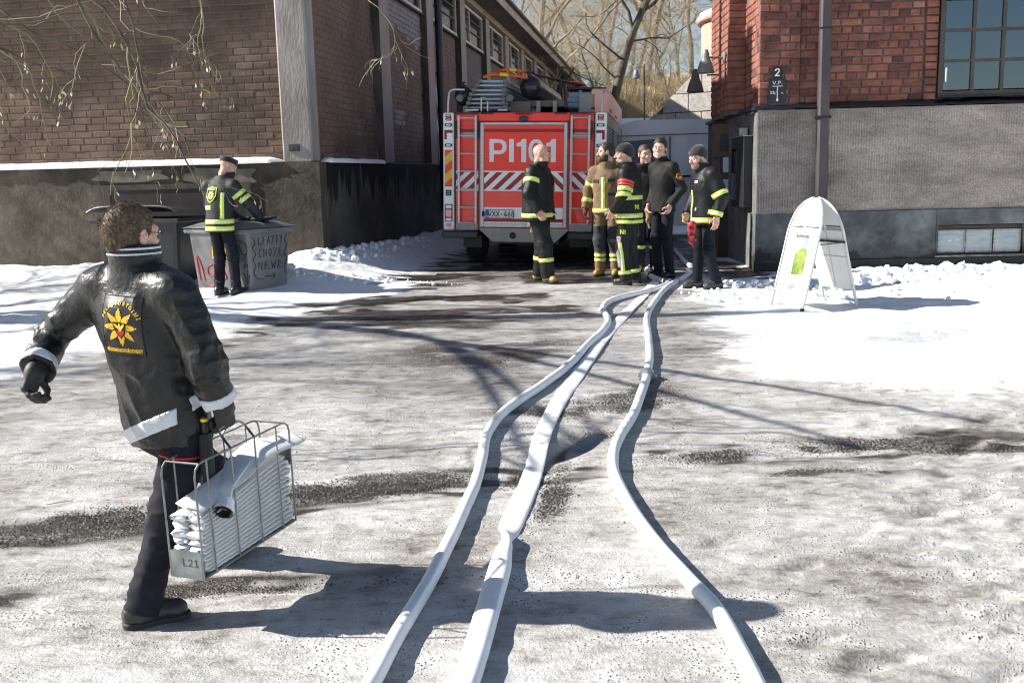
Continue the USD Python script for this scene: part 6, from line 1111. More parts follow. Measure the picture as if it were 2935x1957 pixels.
# short strands that break the outline of the hair
rs = np.random.default_rng(3); hv = None
v, q = nets(G1['hair'], G1['D']['head'] - .15, G1['D']['head'] + .17, .012); q = np.vstack([q[:, :3], q[:, [0, 2, 3]]]); tri = v[q]; nrm = np.cross(tri[:, 1] - tri[:, 0], tri[:, 2] - tri[:, 0]); ar = np.linalg.norm(nrm, axis=1); nrm /= np.maximum(ar, 1e-12)[:, None]
k = rs.choice(len(q), 5200, p=ar / ar.sum()); w_ = rs.dirichlet((1, 1, 1), 5200); pt = (tri[k] * w_[..., None]).sum(1); nn = nrm[k]; rel = pt - G1['D']['head']
flow = np.stack([rel[:, 0] * 0, rel[:, 1] * 2 - .05, -np.abs(rel[:, 1]) - .3 * (rel[:, 2] < .05)], 1); flow -= nn * (flow * nn).sum(1)[:, None]; flow /= np.maximum(np.linalg.norm(flow, axis=1), 1e-6)[:, None]
L_ = rs.uniform(.008, .017, 5200)[:, None]; jit = rs.normal(0, .35, (5200, 3)); p1 = pt + (nn * .45 + flow * .6 + jit * .5) * L_ * .5; p2 = p1 + (nn * .15 + flow * .9 + jit) * L_ * .5
cv = UsdGeom.BasisCurves.Define(stage, P1 + '/hair_strands'); cv.CreateTypeAttr('linear'); cv.CreatePointsAttr(Vt.Vec3fArray.FromNumpy(np.stack([pt - nn * .004, p1, p2], 1).reshape(-1, 3).astype(np.float32))); cv.CreateCurveVertexCountsAttr(Vt.IntArray.FromNumpy(np.full(5200, 3, np.int32))); cv.CreateWidthsAttr(Vt.FloatArray.FromNumpy(np.tile(np.array([.0016, .0013, .0005], np.float32), 5200))); cv.SetWidthsInterpolation('vertex'); UsdShade.MaterialBindingAPI.Apply(cv.GetPrim()).Bind(M_bhair); tag(cv, kind='stuff')
# glasses
put = G1['put']; M_wire = mat('thin_metal_wire', (.03, .03, .032), .3, metal=.8)
gl = obj(P1, 'glasses', MB().tube([put(q) for q in ((.083, -.01, .016), (.080, .03, .017), (.072, .088, .012))], .0018, 6).tube([put(q) for q in ((-.083, -.01, .016), (-.080, .03, .017), (-.072, .088, .012))], .0018, 6).tube([put((s_, .104, .004)) for s_ in (-.012, 0, .012)], .0015, 5).tube([put((.038 + .030 * math.cos(a), .102 - .012 * math.cos(a), .002 + .019 * math.sin(a))) for a in np.linspace(0, 2 * np.pi, 20)], .0014, 5).tube([put((-.038 + .030 * math.cos(a), .102 + .012 * math.cos(a), .002 + .019 * math.sin(a))) for a in np.linspace(0, 2 * np.pi, 20)], .0014, 5), M_wire)
obj(gl, 'lens', MB().add([put((.038 + .029 * math.cos(a), .102 - .012 * math.cos(a), .002 + .018 * math.sin(a))) for a in np.linspace(0, 2 * np.pi, 16)[:-1]], [(0, i, i + 1) for i in range(1, 14)]), M_glass)
# grey bands: cuffs, hem; white piping on the collar; red piping and phone pouch at the hip
limb_band(G1, 'er', 'wr', .93, .055, mats=(M_grey, None)); limb_band(G1, 'el', 'wl', .90, .040, mats=(M_grey, None))
cH = G1['D']['hr'] * .5 + G1['D']['hl'] * .5; tilt = np.array([-.40, 0, 1.0]); tilt /= np.linalg.norm(tilt)
noarm = lambda p: -np.minimum(cap(G1['D']['er'], G1['D']['wr'], .075)(p), cap(G1['D']['el'], G1['D']['wl'], .075)(p))
band(G1, 'reflective_band', G1['jacket'], lambda p: np.maximum(np.maximum(slab((cH[0], cH[1], zl(.985)), tilt, .062)(p), noarm(p)), p[:, 0] - (cH[0] + .13)), (cH[0] - .3, cH[1] - .3, zl(.85)), (cH[0] + .3, cH[1] + .3, zl(1.12)), .004, M_grey)
M_pip = mat('white_piping', (.66, .68, .70), .5)
for dz in (.014, .036): band(G1, 'collar_piping', G1['jacket'], lambda p, dz=dz: np.abs(p[:, 2] - (G1['hi'][2] - .04 - dz)) - .0042, G1['D']['neck'] - (.2, .2, .1), G1['D']['neck'] + (.2, .2, .2), .0042, M_pip, .006)
pc = G1['D']['hr'] + (.10, -.035, -.02)
obj(P1, 'radio_pouch', MB().tube([pc + (0, 0, -.14), pc + (0, 0, .03)], [.035, .033], 10, flat=(1, .7)), M_jack); obj(P1, 'radio', MB().tube([pc + (0, 0, .03), pc + (.0, 0, .10)], .014, 8), M_blk); obj(P1, 'yellow_ring', MB().tube([pc + (0, 0, .078), pc + (0, 0, .090)], .0152, 8), mat('yellow_mark', (.8, .6, .02), .5))
hr = G1['D']['hr']; band(G1, 'pocket_piping', G1['trousers'], lambda p: np.maximum.reduce([np.abs(p[:, 2] - (hr[2] - .085 - .10 * (p[:, 0] - hr[0]))) - .005, -p[:, 0] + hr[0] - .085, p[:, 1] - hr[1] - .04]), hr - (.2, .2, .2), hr + (.2, .2, .1), .004, M_redtab, .006)
# embroidered emblem on the back
M_gold = mat('gold_thread', [(.62, .33, .015), (.80, .50, .03), (.86, .60, .06)], .5, scale=90, stretch=(1, 1, 1)); M_patch = mat('black_patch', [(.007, .007, .008), (.016, .016, .018)], .38, scale=10); M_edge = mat('patch_seam', (.002, .002, .002), .9)
bo = (np.array([-1.540, 3.80, 1.405]) - O1) @ rotz3(RZ1); ux, uy = np.array([1.0, 0, -.06]), np.array([.07, 0, 1.0]); ux /= np.linalg.norm(ux); uy /= np.linalg.norm(uy)
f0 = lambda p: G1['jacket'](p)
sq = lambda w, hgt: Polygon([(-w, -hgt), (w, -hgt), (w, hgt), (-w, hgt)])
decal(P1, 'patch_seam', MB().poly(sq(.0945, .1185).difference(sq(.0915, .1155)), .0018), bo, ux, uy, f0, M_edge, .001, .02); decal(P1, 'back_patch', MB().poly(sq(.091, .115), .001), bo, ux, uy, f0, M_patch, .0008, .02)
star = MB(); ctr = (-.002, -.004)
for kk in range(8):
    a0 = math.radians(90 + 45 * kk)
    for j in range(-3, 4):
        a = a0 + math.radians(j * 5.2); L = .074 - abs(j) * .0098; d = np.array([math.cos(a0 + (a - a0) * .9), math.sin(a0 + (a - a0) * .9)]); s_ = np.array([-d[1], d[0]]); b0 = .022
        star.poly(Polygon([ctr + d * b0 - s_ * .0016, ctr + d * b0 + s_ * .0016, ctr + d * L + s_ * .0031, ctr + d * (L + .003), ctr + d * L - s_ * .0031]), .0022 + .0006 * (j % 2))
decal(P1, 'star_emblem', star, bo, ux, uy, f0, M_gold, .0022, .015)
shp = Polygon([(-.031, .020), (.031, .020), (.031, .0), (.020, -.025), (0, -.046), (-.020, -.025), (-.031, .0)])
decal(P1, 'shield', MB().poly(shp, .0012), bo + ux * ctr[0] + uy * ctr[1], ux, uy, f0, M_edge, .0052, .012); decal(P1, 'shield_field', MB().poly(Polygon([(-.019, -.013), (.019, -.013), (.016, -.025), (0, -.041), (-.016, -.025)]), .0012), bo + ux * ctr[0] + uy * ctr[1], ux, uy, f0, mat('crimson_thread', (.38, .008, .022), .6), .0062, .012)
bird = MB().poly(unary_union([Polygon([(-.028, .014), (-.018, .013), (-.006, .004), (-.003, .016), (.003, .016), (.006, .004), (.018, .014), (.027, .017), (.020, .002), (.008, -.008), (.003, -.016), (-.003, -.016), (-.008, -.008), (-.021, .0)])]), .0014)
decal(P1, 'bird_emblem', bird, bo + ux * ctr[0] + uy * ctr[1], ux, uy, f0, M_gold, .0064, .012)
txt = MB(); txt2 = MB(); word = 'PELASTUSTOIMI'
for i, ch in enumerate(word):
    a = math.radians(158 - i * (136 / (len(word) - 1))); r_ = .0835; d = np.array([math.cos(a), math.sin(a)]); mm = meshkit.text_mesh(ch, .0135, .0016, True); v = np.array(mm.vertices); v[:, 0] -= (v[:, 0].min() + v[:, 0].max()) / 2; b = a - math.pi / 2
    v = np.stack([v[:, 0] * math.cos(b) - v[:, 1] * math.sin(b), v[:, 0] * math.sin(b) + v[:, 1] * math.cos(b), v[:, 2]], 1); txt.add(v + (d[0] * r_, d[1] * r_ + .002, 0), mm.faces)
mm = meshkit.text_mesh('RÄDDNINGSVÄSENDET', .0135, .0016, True); v = np.array(mm.vertices); v[:, 0] = (v[:, 0] - v[:, 0].min()) / np.ptp(v[:, 0]) * .166 - .083; txt2.add(v + (0, -.1055, 0), mm.faces)
decal(P1, 'gold_lettering', txt, bo, ux, uy, f0, M_gold, .0022); decal(P1, 'gold_lettering', txt2, bo, ux, uy, f0, M_gold, .0022)
# ------------------------------------------------------------------ the crew by the engine
def spot(px, py): return np.array([px, py, gz1(px, py)])
GL = {'r': M_glove_t, 'l': M_glove_t}
# bald man, facing right
s_ = spot(.40, 13.50); sun_face = None
G2 = person('bald firefighter in black turnout coat and yellow boots in front of the shutter', s_, -112, dict(sl=(-.19, .0, 1.455), sr=(.19, 0, 1.455), el=(-.33, -.06, 1.19), wl=(-.33, .05, .95), er=(.31, -.01, 1.19), wr=(.31, .13, .96), head=(0, .06, 1.70), neck=(0, .005, 1.52), ar=(.10, .15, .09), kr=(.11, .12, .52), al=(-.14, -.06, .09), kl=(-.12, .0, .52)),
    jacket=M_jack, trousers=M_jack, boots=M_yboot, head=(4, -5, 0), smile=True, hands={'l': dict(curl=(60, 70, 40), d=(.1, .35, -1), n=(1, .2, 0)), 'r': dict(curl=(45, 55, 30), d=(0, .3, -1))}, fat=1.42, hem=.83, collar=.105, collar_h=1.60, legr=1.24, sleeve_r=1.25, feet={'r': (-30, 0), 'l': (10, 0)})
limb_band(G2, 'sl', 'el', .36, .06); limb_band(G2, 'sl', 'el', .66, .06); limb_band(G2, 'sr', 'er', .40, .06); torso_band(G2, .90, .06)
for a in ('kl', 'kr'): limb_band(G2, a, 'a' + a[1], .50, .055, 'trousers')
def leg_stripe(G, a, side, z0, z1, w=.05, mats=(M_lime, M_silv), fr=None):
    D = G['D']; c = (D['k' + a] + D['a' + a]) / 2; 
    def rg(k): return lambda p: np.maximum.reduce([np.abs(p[:, 1] - (D['k' + a][1] + (D['a' + a][1] - D['k' + a][1]) * (D['k' + a][2] - p[:, 2]) / .41)) - w / 2 * k, z0 - p[:, 2], p[:, 2] - z1, side * (c[0] - p[:, 0])])
    band(G, 'reflective_band', G['trousers'], rg(1), c - (.16, .2, .35), c + (.16, .2, .4), .0035, mats[0]); band(G, 'silver_stripe', G['trousers'], rg(.4), c - (.16, .2, .35), c + (.16, .2, .4), .0065, mats[1])
leg_stripe(G2, 'l', -1, .30, .62)
for a in 'lr': band(G2, 'knee_patch', G2['trousers'], lambda p, a=a: np.maximum.reduce([slab(G2['D']['k' + a] + (0, 0, .04), (0, 0, 1), .34)(p), G2['D']['k' + a][1] - .02 - p[:, 1], cap(G2['D']['h' + a], G2['D']['a' + a], .13)(p)]), G2['D']['k' + a] - (.16, .16, .2), G2['D']['k' + a] + (.16, .18, .25), .0025, M_charc)
band(G2, 'open_front', G2['jacket'], lambda p: np.maximum.reduce([np.abs(p[:, 0] + .01) - .045, -p[:, 1], .86 - p[:, 2], p[:, 2] - 1.44]), (-.1, -.02, .84), (.1, .36, 1.48), .004, mat('dark_lining', (.004, .004, .004), .9)); band(G2, 'red_strap', G2['jacket'], lambda p: np.maximum.reduce([np.abs(p[:, 0] + .05 - .30 * (p[:, 2] - 1.15)) - .02, -p[:, 1], 1.02 - p[:, 2], p[:, 2] - 1.28]), (-.2, -.02, 1.0), (.2, .35, 1.3), .008, M_redtab)
gv_ = thing('work_gloves', 'pair of tan leather gloves hanging from the bald firefighter\'s pocket', 'gloves', s_ + rotz3(-112) @ np.array([-.20, -.12, .56]), -112)
for k, o in enumerate((-.02, .025)): hf, hc = hand_sdf((o, o * .8, .26), (.04 - o, -.05, -1), (1, 0, 0), 1, curl=(12, 15, 10), s=1.08, fat=.004, spread=6); obj(gv_, 'glove', nets(union([hf, cap((o, o, .25), (o, o, .36), .045, .055)], .03), hc - .2, hc + (.2, .2, .3), .006), M_glove_t, True)
# bearded man in tan gear, front towards us, looking left
s_ = spot(1.37, 13.95)
G3 = person('bearded firefighter in tan turnout gear standing at the right corner of the engine', s_, 158, dict(head=(0, .04, 1.70), er=(.285, -.04, 1.18), wr=(.30, .04, .94), el=(-.26, -.02, 1.17), wl=(-.25, .08, .94)), jacket=M_tan, trousers=M_tan, boots=M_yboot, hair=(.009, M_hair), beard=M_hair, head=(-62, -4, 0), gloves={'r': mat('maroon_glove', [(.05, .006, .010), (.10, .012, .018)], .7, scale=14), 'l': M_kglove}, hem=.87, collar=.095, collar_h=1.57, fat=1.02)
plate(G3, -.012, .045, .93, 1.36); torso_band(G3, .915, .055); limb_band(G3, 'sr', 'er', .62, .055); limb_band(G3, 'er', 'wr', .55, .06); limb_band(G3, 'el', 'wl', .55, .06)
for a in 'lr':
    band(G3, 'knee_patch', G3['trousers'], lambda p, a=a: np.maximum.reduce([slab(G3['D']['k' + a] + (0, 0, .02), (0, 0, 1), .36)(p), -.03 - p[:, 1], cap(G3['D']['h' + a], G3['D']['a' + a], .13)(p)]), G3['D']['k' + a] - (.16, .16, .22), G3['D']['k' + a] + (.16, .18, .25), .003, mat('slate_knee_patch', (.022, .027, .034), .8))
    for t in (.50, .66): limb_band(G3, 'k' + a, 'a' + a, t, .045, 'trousers')
for x, z in ((.13, 1.31), (-.10, 1.32), (-.10, 1.13)): decal(G3['P'], 'pocket_tab', MB().box(-.045, .045, -.022, .022, 0, .006), (x, .0, z), (-1, 0, 0), (0, 0, 1), G3['jacket'], M_blk)
decal(G3['P'], 'chest_badge', MB().box(-.013, .013, -.015, .015, 0, .003), (.02, 0, 1.40), (-1, 0, 0), (0, 0, 1), G3['jacket'], mat('blue_badge', (.02, .05, .25), .5))
# beanie man with red and lime sleeve bands, seen from his left
s_ = spot(1.56, 12.98)
G4 = person('firefighter in black beanie with red and lime sleeve bands, seen from his left', s_, 66, dict(head=(0, .07, 1.675), neck=(0, .0, 1.49), el=(-.265, -.01, 1.16), wl=(-.20, .16, .96), er=(.27, .02, 1.16), wr=(.22, .16, .96), al=(-.11, .02, .09), kl=(-.11, .06, .50), ar=(.12, -.04, .09)), jacket=M_jack, trousers=M_jack, hat=('beanie', M_knit), head=(28, -4, 0), fat=1.10, hem=.80, collar=.108, collar_h=1.58, legr=1.05, hands={'l': dict(curl=(35, 40, 25), d=(.1, .5, -1), n=(1, .3, 0))}, feet={'l': (-4, 0)}, sleeve_r=1.1)
M_rband = mat('red_reflective', [(.75, .05, .04), (.85, .10, .07)], .4)
limb_band(G4, 'sl', 'el', .38, .032, mats=(M_rband, None)); limb_band(G4, 'sl', 'el', .52, .032, mats=(M_rband, None)); limb_band(G4, 'sl', 'el', .72, .06); limb_band(G4, 'sl', 'el', .98, .06)
torso_band(G4, 1.13, .055, lambda p: p[:, 1] - .02); torso_band(G4, .90, .06); torso_band(G4, .825, .06 if False else .048)
leg_stripe(G4, 'l', -1, .16, .56, .055); limb_band(G4, 'kl', 'al', .80, .05, 'trousers'); limb_band(G4, 'kr', 'ar', .80, .05, 'trousers')
band(G4, 'knee_patch', G4['trousers'], lambda p: np.maximum.reduce([slab(G4['D']['kl'] + (0, 0, -.06), (0, 0, 1), .40)(p), .05 - p[:, 1], cap(G4['D']['hl'], G4['D']['al'], .13)(p)]), G4['D']['kl'] - (.16, .16, .3), G4['D']['kl'] + (.16, .2, .25), .004, mat('pale_knee_patch', [(.20, .20, .195), (.33, .33, .32)], .7, scale=9))
decal(G4['P'], 'lettering', MB().text('Nt', .058, np.eye(3), (0, -.03, 0), .003, True, True), (-.10, -.10, 1.015), (.95, -.30, 0), (0, 0, 1), G4['jacket'], M_lime, .003)
decal(G4['P'], 'lettering', MB().text('Nt', .055, np.eye(3), (0, -.03, 0), .003, True, True), (-.10, .05, .70), (.25, -.95, 0), (0, 0, 1), G4['trousers'], M_lime, .003)
# man half hidden behind
s_ = spot(1.98, 14.35)
G5 = person('frowning young firefighter half hidden behind the smiling man', s_, 172, dict(head=(.03, .07, 1.66), neck=(0, 0, 1.48)), jacket=M_jack, trousers=M_jack, boots=M_yboot, hair=(.006, mat('short_brown_hair', [(.03, .02, .014), (.07, .05, .036)], .6, scale=60)), head=(18, -10, 6), collar=.125, collar_h=1.53, hem=.84, h=.013)
limb_band(G5, 'kl', 'al', .35, .05, 'trousers'); limb_band(G5, 'kr', 'ar', .35, .05, 'trousers')
w2 = thing('work_gloves', 'tan gloves hanging at the hip between the beanie man and the smiling man', 'gloves', spot(1.93, 13.72) + (0, 0, .62), 20); hf, hc = hand_sdf((0, 0, .22), (.1, 0, -1), (0, -1, 0), 1, curl=(14, 16, 10), s=1.05, fat=.004); obj(w2, 'glove', nets(union([hf, cap((0, 0, .2), (-.02, 0, .3), .045, .055)], .03), hc - .2, hc + (.2, .2, .26), .007), M_glove_t, True)
# smiling man
s_ = spot(2.08, 13.52)
G6 = person('smiling tall man in plain black jacket with an arm badge, hand in pocket', s_, 124, dict(head=(0, .06, 1.735), neck=(0, .0, 1.545), sr=(.185, 0, 1.48), sl=(-.185, 0, 1.48), er=(.26, -.08, 1.20), wr=(.20, .07, 1.0), el=(-.265, -.10, 1.20), wl=(-.21, .06, .99), hr=(.09, 0, .96), hl=(-.09, 0, .96)), jacket=mat('black_softshell', [(.005, .005, .006), (.010, .010, .011)], .75, scale=5, bump=.2, bscale=120, spec=.3), trousers=M_navy, hair=(.011, M_hair), smile=True, head=(34, -6, -6), collar=.082, collar_h=1.63, hem=.90, legr=.84, sleeve_r=.86, fat=.95, hands={'l': dict(curl=(30, 30, 20), d=(.35, .2, -1), n=(1, 0, 0)), 'r': dict(curl=(30, 30, 20), d=(-.35, .2, -1))}, folds=.005)
bd = np.array([-.25, -.02, 1.36]); Bx, By = np.array([.35, -.94, 0]), np.array([0, 0, 1.0])
shd = Polygon([(-.034, .040), (0, .048), (.034, .040), (.034, -.010), (.018, -.034), (0, -.044), (-.018, -.034), (-.034, -.010)])
decal(G6['P'], 'arm_badge', MB().poly(shd, .002), bd, Bx, By, G6['jacket'], M_edge, .002); decal(G6['P'], 'badge_rim', MB().poly(shd.difference(shd.buffer(-.0045)), .002).poly(unary_union([LineString([(0, -.008), (.016 * math.cos(a), -.008 + .016 * math.sin(a))]).buffer(.0042) for a in np.arange(8) * math.pi / 4]), .002).box(-.024, .024, .022, .030, 0, .002), bd, Bx, By, G6['jacket'], mat('badge_gold', (.62, .30, .06), .5), .0045)
# right hand man in beanie with the red glove
s_ = spot(2.43, 12.42)
G7 = person('firefighter in black beanie at the right end, red and black glove on his belt', s_, 104, dict(head=(0, .10, 1.615), neck=(0, .0, 1.46), sr=(.19, 0, 1.40), sl=(-.19, -.01, 1.40), el=(-.275, -.10, 1.14), wl=(-.27, -.03, .90), er=(.26, .02, 1.14), wr=(.20, .14, .93), hr=(.09, 0, .90), hl=(-.09, 0, .90), al=(-.13, -.10, .09), kl=(-.12, .0, .48), ar=(.10, .06, .09)), jacket=M_jack, trousers=M_navy, hat=('beanie', M_knit), beard=mat('grey_stubble', [(.13, .09, .07), (.25, .17, .13)], .7, scale=80), head=(10, -16, 0), fat=1.06, hem=.80, collar=.10, collar_h=1.55, legr=.86, boots=mat('grey_brown_shoe', [(.035, .032, .028), (.08, .075, .065)], .7, scale=18), hands={'l': dict(curl=(20, 25, 18), d=(0, .1, -1), n=(1, 0, 0))}, sleeve_r=1.08)
torso_band(G7, .855, .065); limb_band(G7, 'sl', 'el', .85, .062); limb_band(G7, 'el', 'wl', .86, .06); plate(G7, .03, .085, .885, 1.22)
decal(G7['P'], 'name_tag', MB().box(-.022, .022, -.016, .016, 0, .003), (-.06, 0, 1.32), (-1, 0, 0), (0, 0, 1), G7['jacket'], M_wht); decal(G7['P'], 'name_tag', MB().box(-.010, .010, -.016, .016, 0, .003), (-.06, 0, .99), (-1, 0, 0), (0, 0, 1), G7['jacket'], M_wht)
decal(G7['P'], 'hat_badge', MB().poly(Point(0, 0).buffer(.014), .003), G7['put']((.02, .0, .06)), (-1, 0, 0), (0, 0, 1), G7['hat'], mat('badge_gold', 0), .002)
rg = thing('red_glove', 'red and black glove clipped to the right hand firefighter\'s belt', 'gloves', s_ + rotz3(104) @ np.array([-.12, .24, .50]), 104)
hf, hc = hand_sdf((0, 0, .21), (.12, .02, -1), (0, -1, 0), 1, curl=(16, 20, 12), s=1.08, fat=.004); obj(rg, 'glove', nets(union([hf, cap((0, 0, .2), (-.03, 0, .30), .048, .055)], .03), hc - .2, hc + (.2, .2, .26), .006), mat('red_black_glove', [(.01, .008, .008), (.02, .01, .01), (.45, .012, .02), (.55, .02, .03)], .5, scale=14, detail=1.0), True); obj(rg, 'clip', MB().tube([(.0, .0, .30), (.01, -.02, .36), (-.01, -.02, .39), (-.02, 0, .35), (0, 0, .30)], .005, 6), M_alu)
# ------------------------------------------------------------------ bins and the man working on them
s_ = spot(-3.74, 12.98)
G8 = person('firefighter in black cap with lime shield on his back, bent over the grey bin', s_, -24, dict(head=(.03, .20, 1.645), neck=(.01, .10, 1.475), sr=(.20, .08, 1.40), sl=(-.18, .03, 1.40), er=(.345, .18, 1.17), wr=(.31, .40, 1.0), el=(-.26, .14, 1.15), wl=(-.06, .38, 1.02), hr=(.09, -.0, .92), hl=(-.09, 0, .92), kr=(.15, .03, .50), ar=(.19, .0, .09), kl=(-.06, .02, .50), al=(-.06, -.03, .09)), jacket=mat('navy_black_turnout', [(.006, .009, .012), (.012, .016, .022)], .7, scale=5, bump=.25, bscale=140), trousers=M_navy, hat=('cap', M_knit), head=(-20, -26, 0), gloves={'r': M_kglove, 'l': M_kglove}, fat=1.06, hem=.80, collar=.105, collar_h=1.575, legr=.85,
    levels=[(.82, 0, -.01, .195, .145), (.95, 0, -.005, .195, .145), (1.10, 0, .005, .19, .14), (1.25, 0, .03, .20, .145), (1.36, .01, .06, .205, .14), (1.45, .01, .085, .15, .11), (1.50, .01, .095, .09, .085)], hands={'r': dict(curl=(45, 50, 30), d=(0, 1, -.5), n=(0, -.4, -1)), 'l': dict(curl=(45, 50, 30), d=(.6, .8, -.4), n=(0, -.4, -1))})
torso_band(G8, .955, .058); torso_band(G8, .865, .058); limb_band(G8, 'sr', 'er', .40, .055); limb_band(G8, 'sr', 'er', .70, .055); plate(G8, .105, .15, .99, 1.32, False); plate(G8, -.15, -.02, 1.105, 1.16, False)
M_limet = mat('lime_thread', (.55, .66, .03), .5); bd = np.array([-.03, -.02, 1.275]); Ux, Uy = (1, 0, 0), (0, .25, .97)
shd = Polygon([(-.082, .092), (0, .108), (.082, .092), (.082, -.02), (.05, -.075), (0, -.105), (-.05, -.075), (-.082, -.02)])
decal(G8['P'], 'back_shield', MB().poly(shd.difference(shd.buffer(-.010)), .003).poly(unary_union([LineString([(0, -.008), (.045 * math.cos(a), -.008 + .045 * math.sin(a))]).buffer(.011) for a in np.arange(8) * math.pi / 4 + .39]).difference(Point(0, -.008).buffer(.012)), .003).box(-.06, .06, .062, .078, 0, .002), bd, Ux, Uy, G8['jacket'], M_limet, .003, .03)
decal(G8['P'], 'cap_rim', MB().box(-.0, .001, 0, .001, 0, .001), (0, 0, 1.2), Ux, Uy, G8['jacket'], M_blk) if False else None
M_bin = mat('grey_bin_plastic', [(.09, .092, .09), (.15, .155, .158), (.20, .205, .21)], .5, scale=2.2, detail=7, bump=.15, bscale=30); M_binb = mat('black_bin_plastic', [(.012, .013, .014), (.025, .026, .028)], .42, scale=4, bump=.15, bscale=30)
def wheelie(P, w, d, hgt, M_, lid_open=0):
    t = .88; v = np.array([(-w / 2 * t, -d / 2 * t, 0), (w / 2 * t, -d / 2 * t, 0), (w / 2 * t, d / 2 * t, 0), (-w / 2 * t, d / 2 * t, 0), (-w / 2, -d / 2, hgt), (w / 2, -d / 2, hgt), (w / 2, d / 2, hgt), (-w / 2, d / 2, hgt)]); pts = []
    for s_ in (0, 4):
        for k in range(4):
            a, b, c = v[s_ + (k - 1) % 4], v[s_ + k], v[s_ + (k + 1) % 4]; pts += [b + (a - b) * .07, b + (a - b) * .02 + (c - b) * .02, b + (c - b) * .07]
    m = trimesh.convex.convex_hull(np.array(pts)); obj(P, 'body', m, M_, 25)
    obj(P, 'rim', MB().box(-w / 2 - .035, w / 2 + .035, -d / 2 - .035, d / 2 + .035, hgt - .05, hgt + .012, .012), M_)
    return P
zb = gz1(-3.55, 13.35); BN = thing('grey_bin', 'large grey wheeled bin with black and red graffiti and closed lid', 'bin', (-3.66, 13.58, zb - .03), -33); W_, D_, H_ = 1.16, .80, .80
wheelie(BN, W_, D_, H_, M_bin); X_, Y_ = np.meshgrid(np.linspace(-W_ / 2 - .05, W_ / 2 + .05, 24), np.linspace(-D_ / 2 - .05, D_ / 2 + .05, 12)); Z_ = H_ + .02 + .085 * (1 - (X_ / (W_ / 2 + .05)) ** 6) * (1 - (Y_ / (D_ / 2 + .05)) ** 4); v, q = grid_mesh(X_, Y_, Z_); lid = obj(BN, 'lid', (v, q), mat('grey_lid', [(.14, .148, .156), (.21, .218, .226)], .42, scale=3), True); obj(lid, 'lid_rib', MB().box(-.02, .02, -.36, .36, H_ + .10, H_ + .118, .006).box(.28, .31, -.36, .36, H_ + .095, H_ + .113, .006), M_bin)
fr_ = lambda x, z, dep=-.352: np.array([x, -D_ / 2 * (.88 + .12 * z / H_) - .004, z])
sd_ = lambda y, z: np.array([W_ / 2 * (.88 + .12 * z / H_) + .004, y, z])
def scrawl(P, name, lines, fn, r, M_): 
    mb = MB()
    for L in lines: mb.tube([fn(*q) for q in spline(L, max(8, len(L) * 6))], r, 5)
    obj(P, name, mb, M_, kind='stuff')
M_gred = mat('red_spray', (.55, .03, .035), .6); M_gblk = mat('black_marker', (.008, .008, .009), .5)
scrawl(BN, 'red_graffiti', [[(-.42, .12), (-.44, .40), (-.42, .44), (-.36, .30), (-.33, .12)], [(-.14, .34), (-.24, .30), (-.24, .20), (-.13, .20), (-.12, .34), (-.10, .14)], [(.10, .34), (.0, .30), (.06, .25), (.10, .17), (-.02, .13)], [(.20, .22), (.32, .30), (.28, .38), (.18, .32), (.20, .16), (.34, .14)], [(-.30, .08), (-.2, .05), (-.1, .08)]], fr_, .009, M_gred)
scrawl(BN, 'black_graffiti', [[(.40, .66), (.52, .62), (.54, .50), (.46, .48), (.40, .60)], [(.42, .40), (.52, .46), (.46, .30), (.53, .36), (.50, .16)], [(.44, .24), (.50, .10), (.55, .22)]], fr_, .006, M_gblk)
obj(BN, 'yellow_sticker', MB().box(-.12, .16, fr_(0, .5)[1] - .003, fr_(0, .5)[1] + .02, .42, .58), mat('yellow_sticker', (.75, .47, .03), .5)); obj(BN, 'sticker_print', MB().box(-.09, .13, fr_(0, .5)[1] - .0045, fr_(0, .5)[1] - .003, .535, .55).box(-.09, .10, fr_(0, .5)[1] - .0045, fr_(0, .5)[1] - .003, .50, .515).box(-.09, .12, fr_(0, .5)[1] - .0045, fr_(0, .5)[1] - .003, .46, .475), M_gblk)
ST_ = dict(L=[[(0, 1), (.05, 0), (.6, .08)]], E=[[(.6, 1), (.05, .95), (.0, .05), (.62, 0)], [(0, .5), (.5, .55)]], A=[[(0, 0), (.35, 1), (.7, 0)], [(.1, .4), (.6, .38)]], Z=[[(0, .95), (.6, 1), (.0, .05), (.65, 0)]], T=[[(0, 1), (.7, .95)], [(.35, 1), (.32, 0)]], Y=[[(0, 1), (.3, .5)], [(.65, 1), (.1, -.2)]], C=[[(.6, .85), (.3, 1), (0, .5), (.3, 0), (.65, .2)]], H=[[(0, 1), (.03, 0)], [(.6, 1), (.6, 0)], [(0, .5), (.6, .5)]], O=[[(.3, 1), (0, .5), (.3, 0), (.62, .5), (.32, 1)]], N=[[(0, 0), (.05, 1), (.55, 0), (.6, 1)]], W=[[(0, 1), (.18, 0), (.36, .7), (.54, 0), (.75, 1)]], R=[[(0, 0), (.03, 1), (.5, .85), (.45, .55), (.05, .5), (.6, 0)]])
gl_ = []; rs = np.random.default_rng(2)
for tx, z0, hh_ in (('LEAZTY', .60, .10), ('CHOZE', .43, .11), ('NEWR', .265, .11)):
    for i, ch in enumerate(tx):
        for L in ST_[ch]: gl_.append([(-.20 + .46 / len(tx) * (i + .85 * a_) + rs.normal(0, .004), z0 + rs.normal(0, .004) + hh_ * b_) for a_, b_ in L])
mbl = MB()
for L in gl_: mbl.tube([sd_(*q) for q in L], .0042, 5)
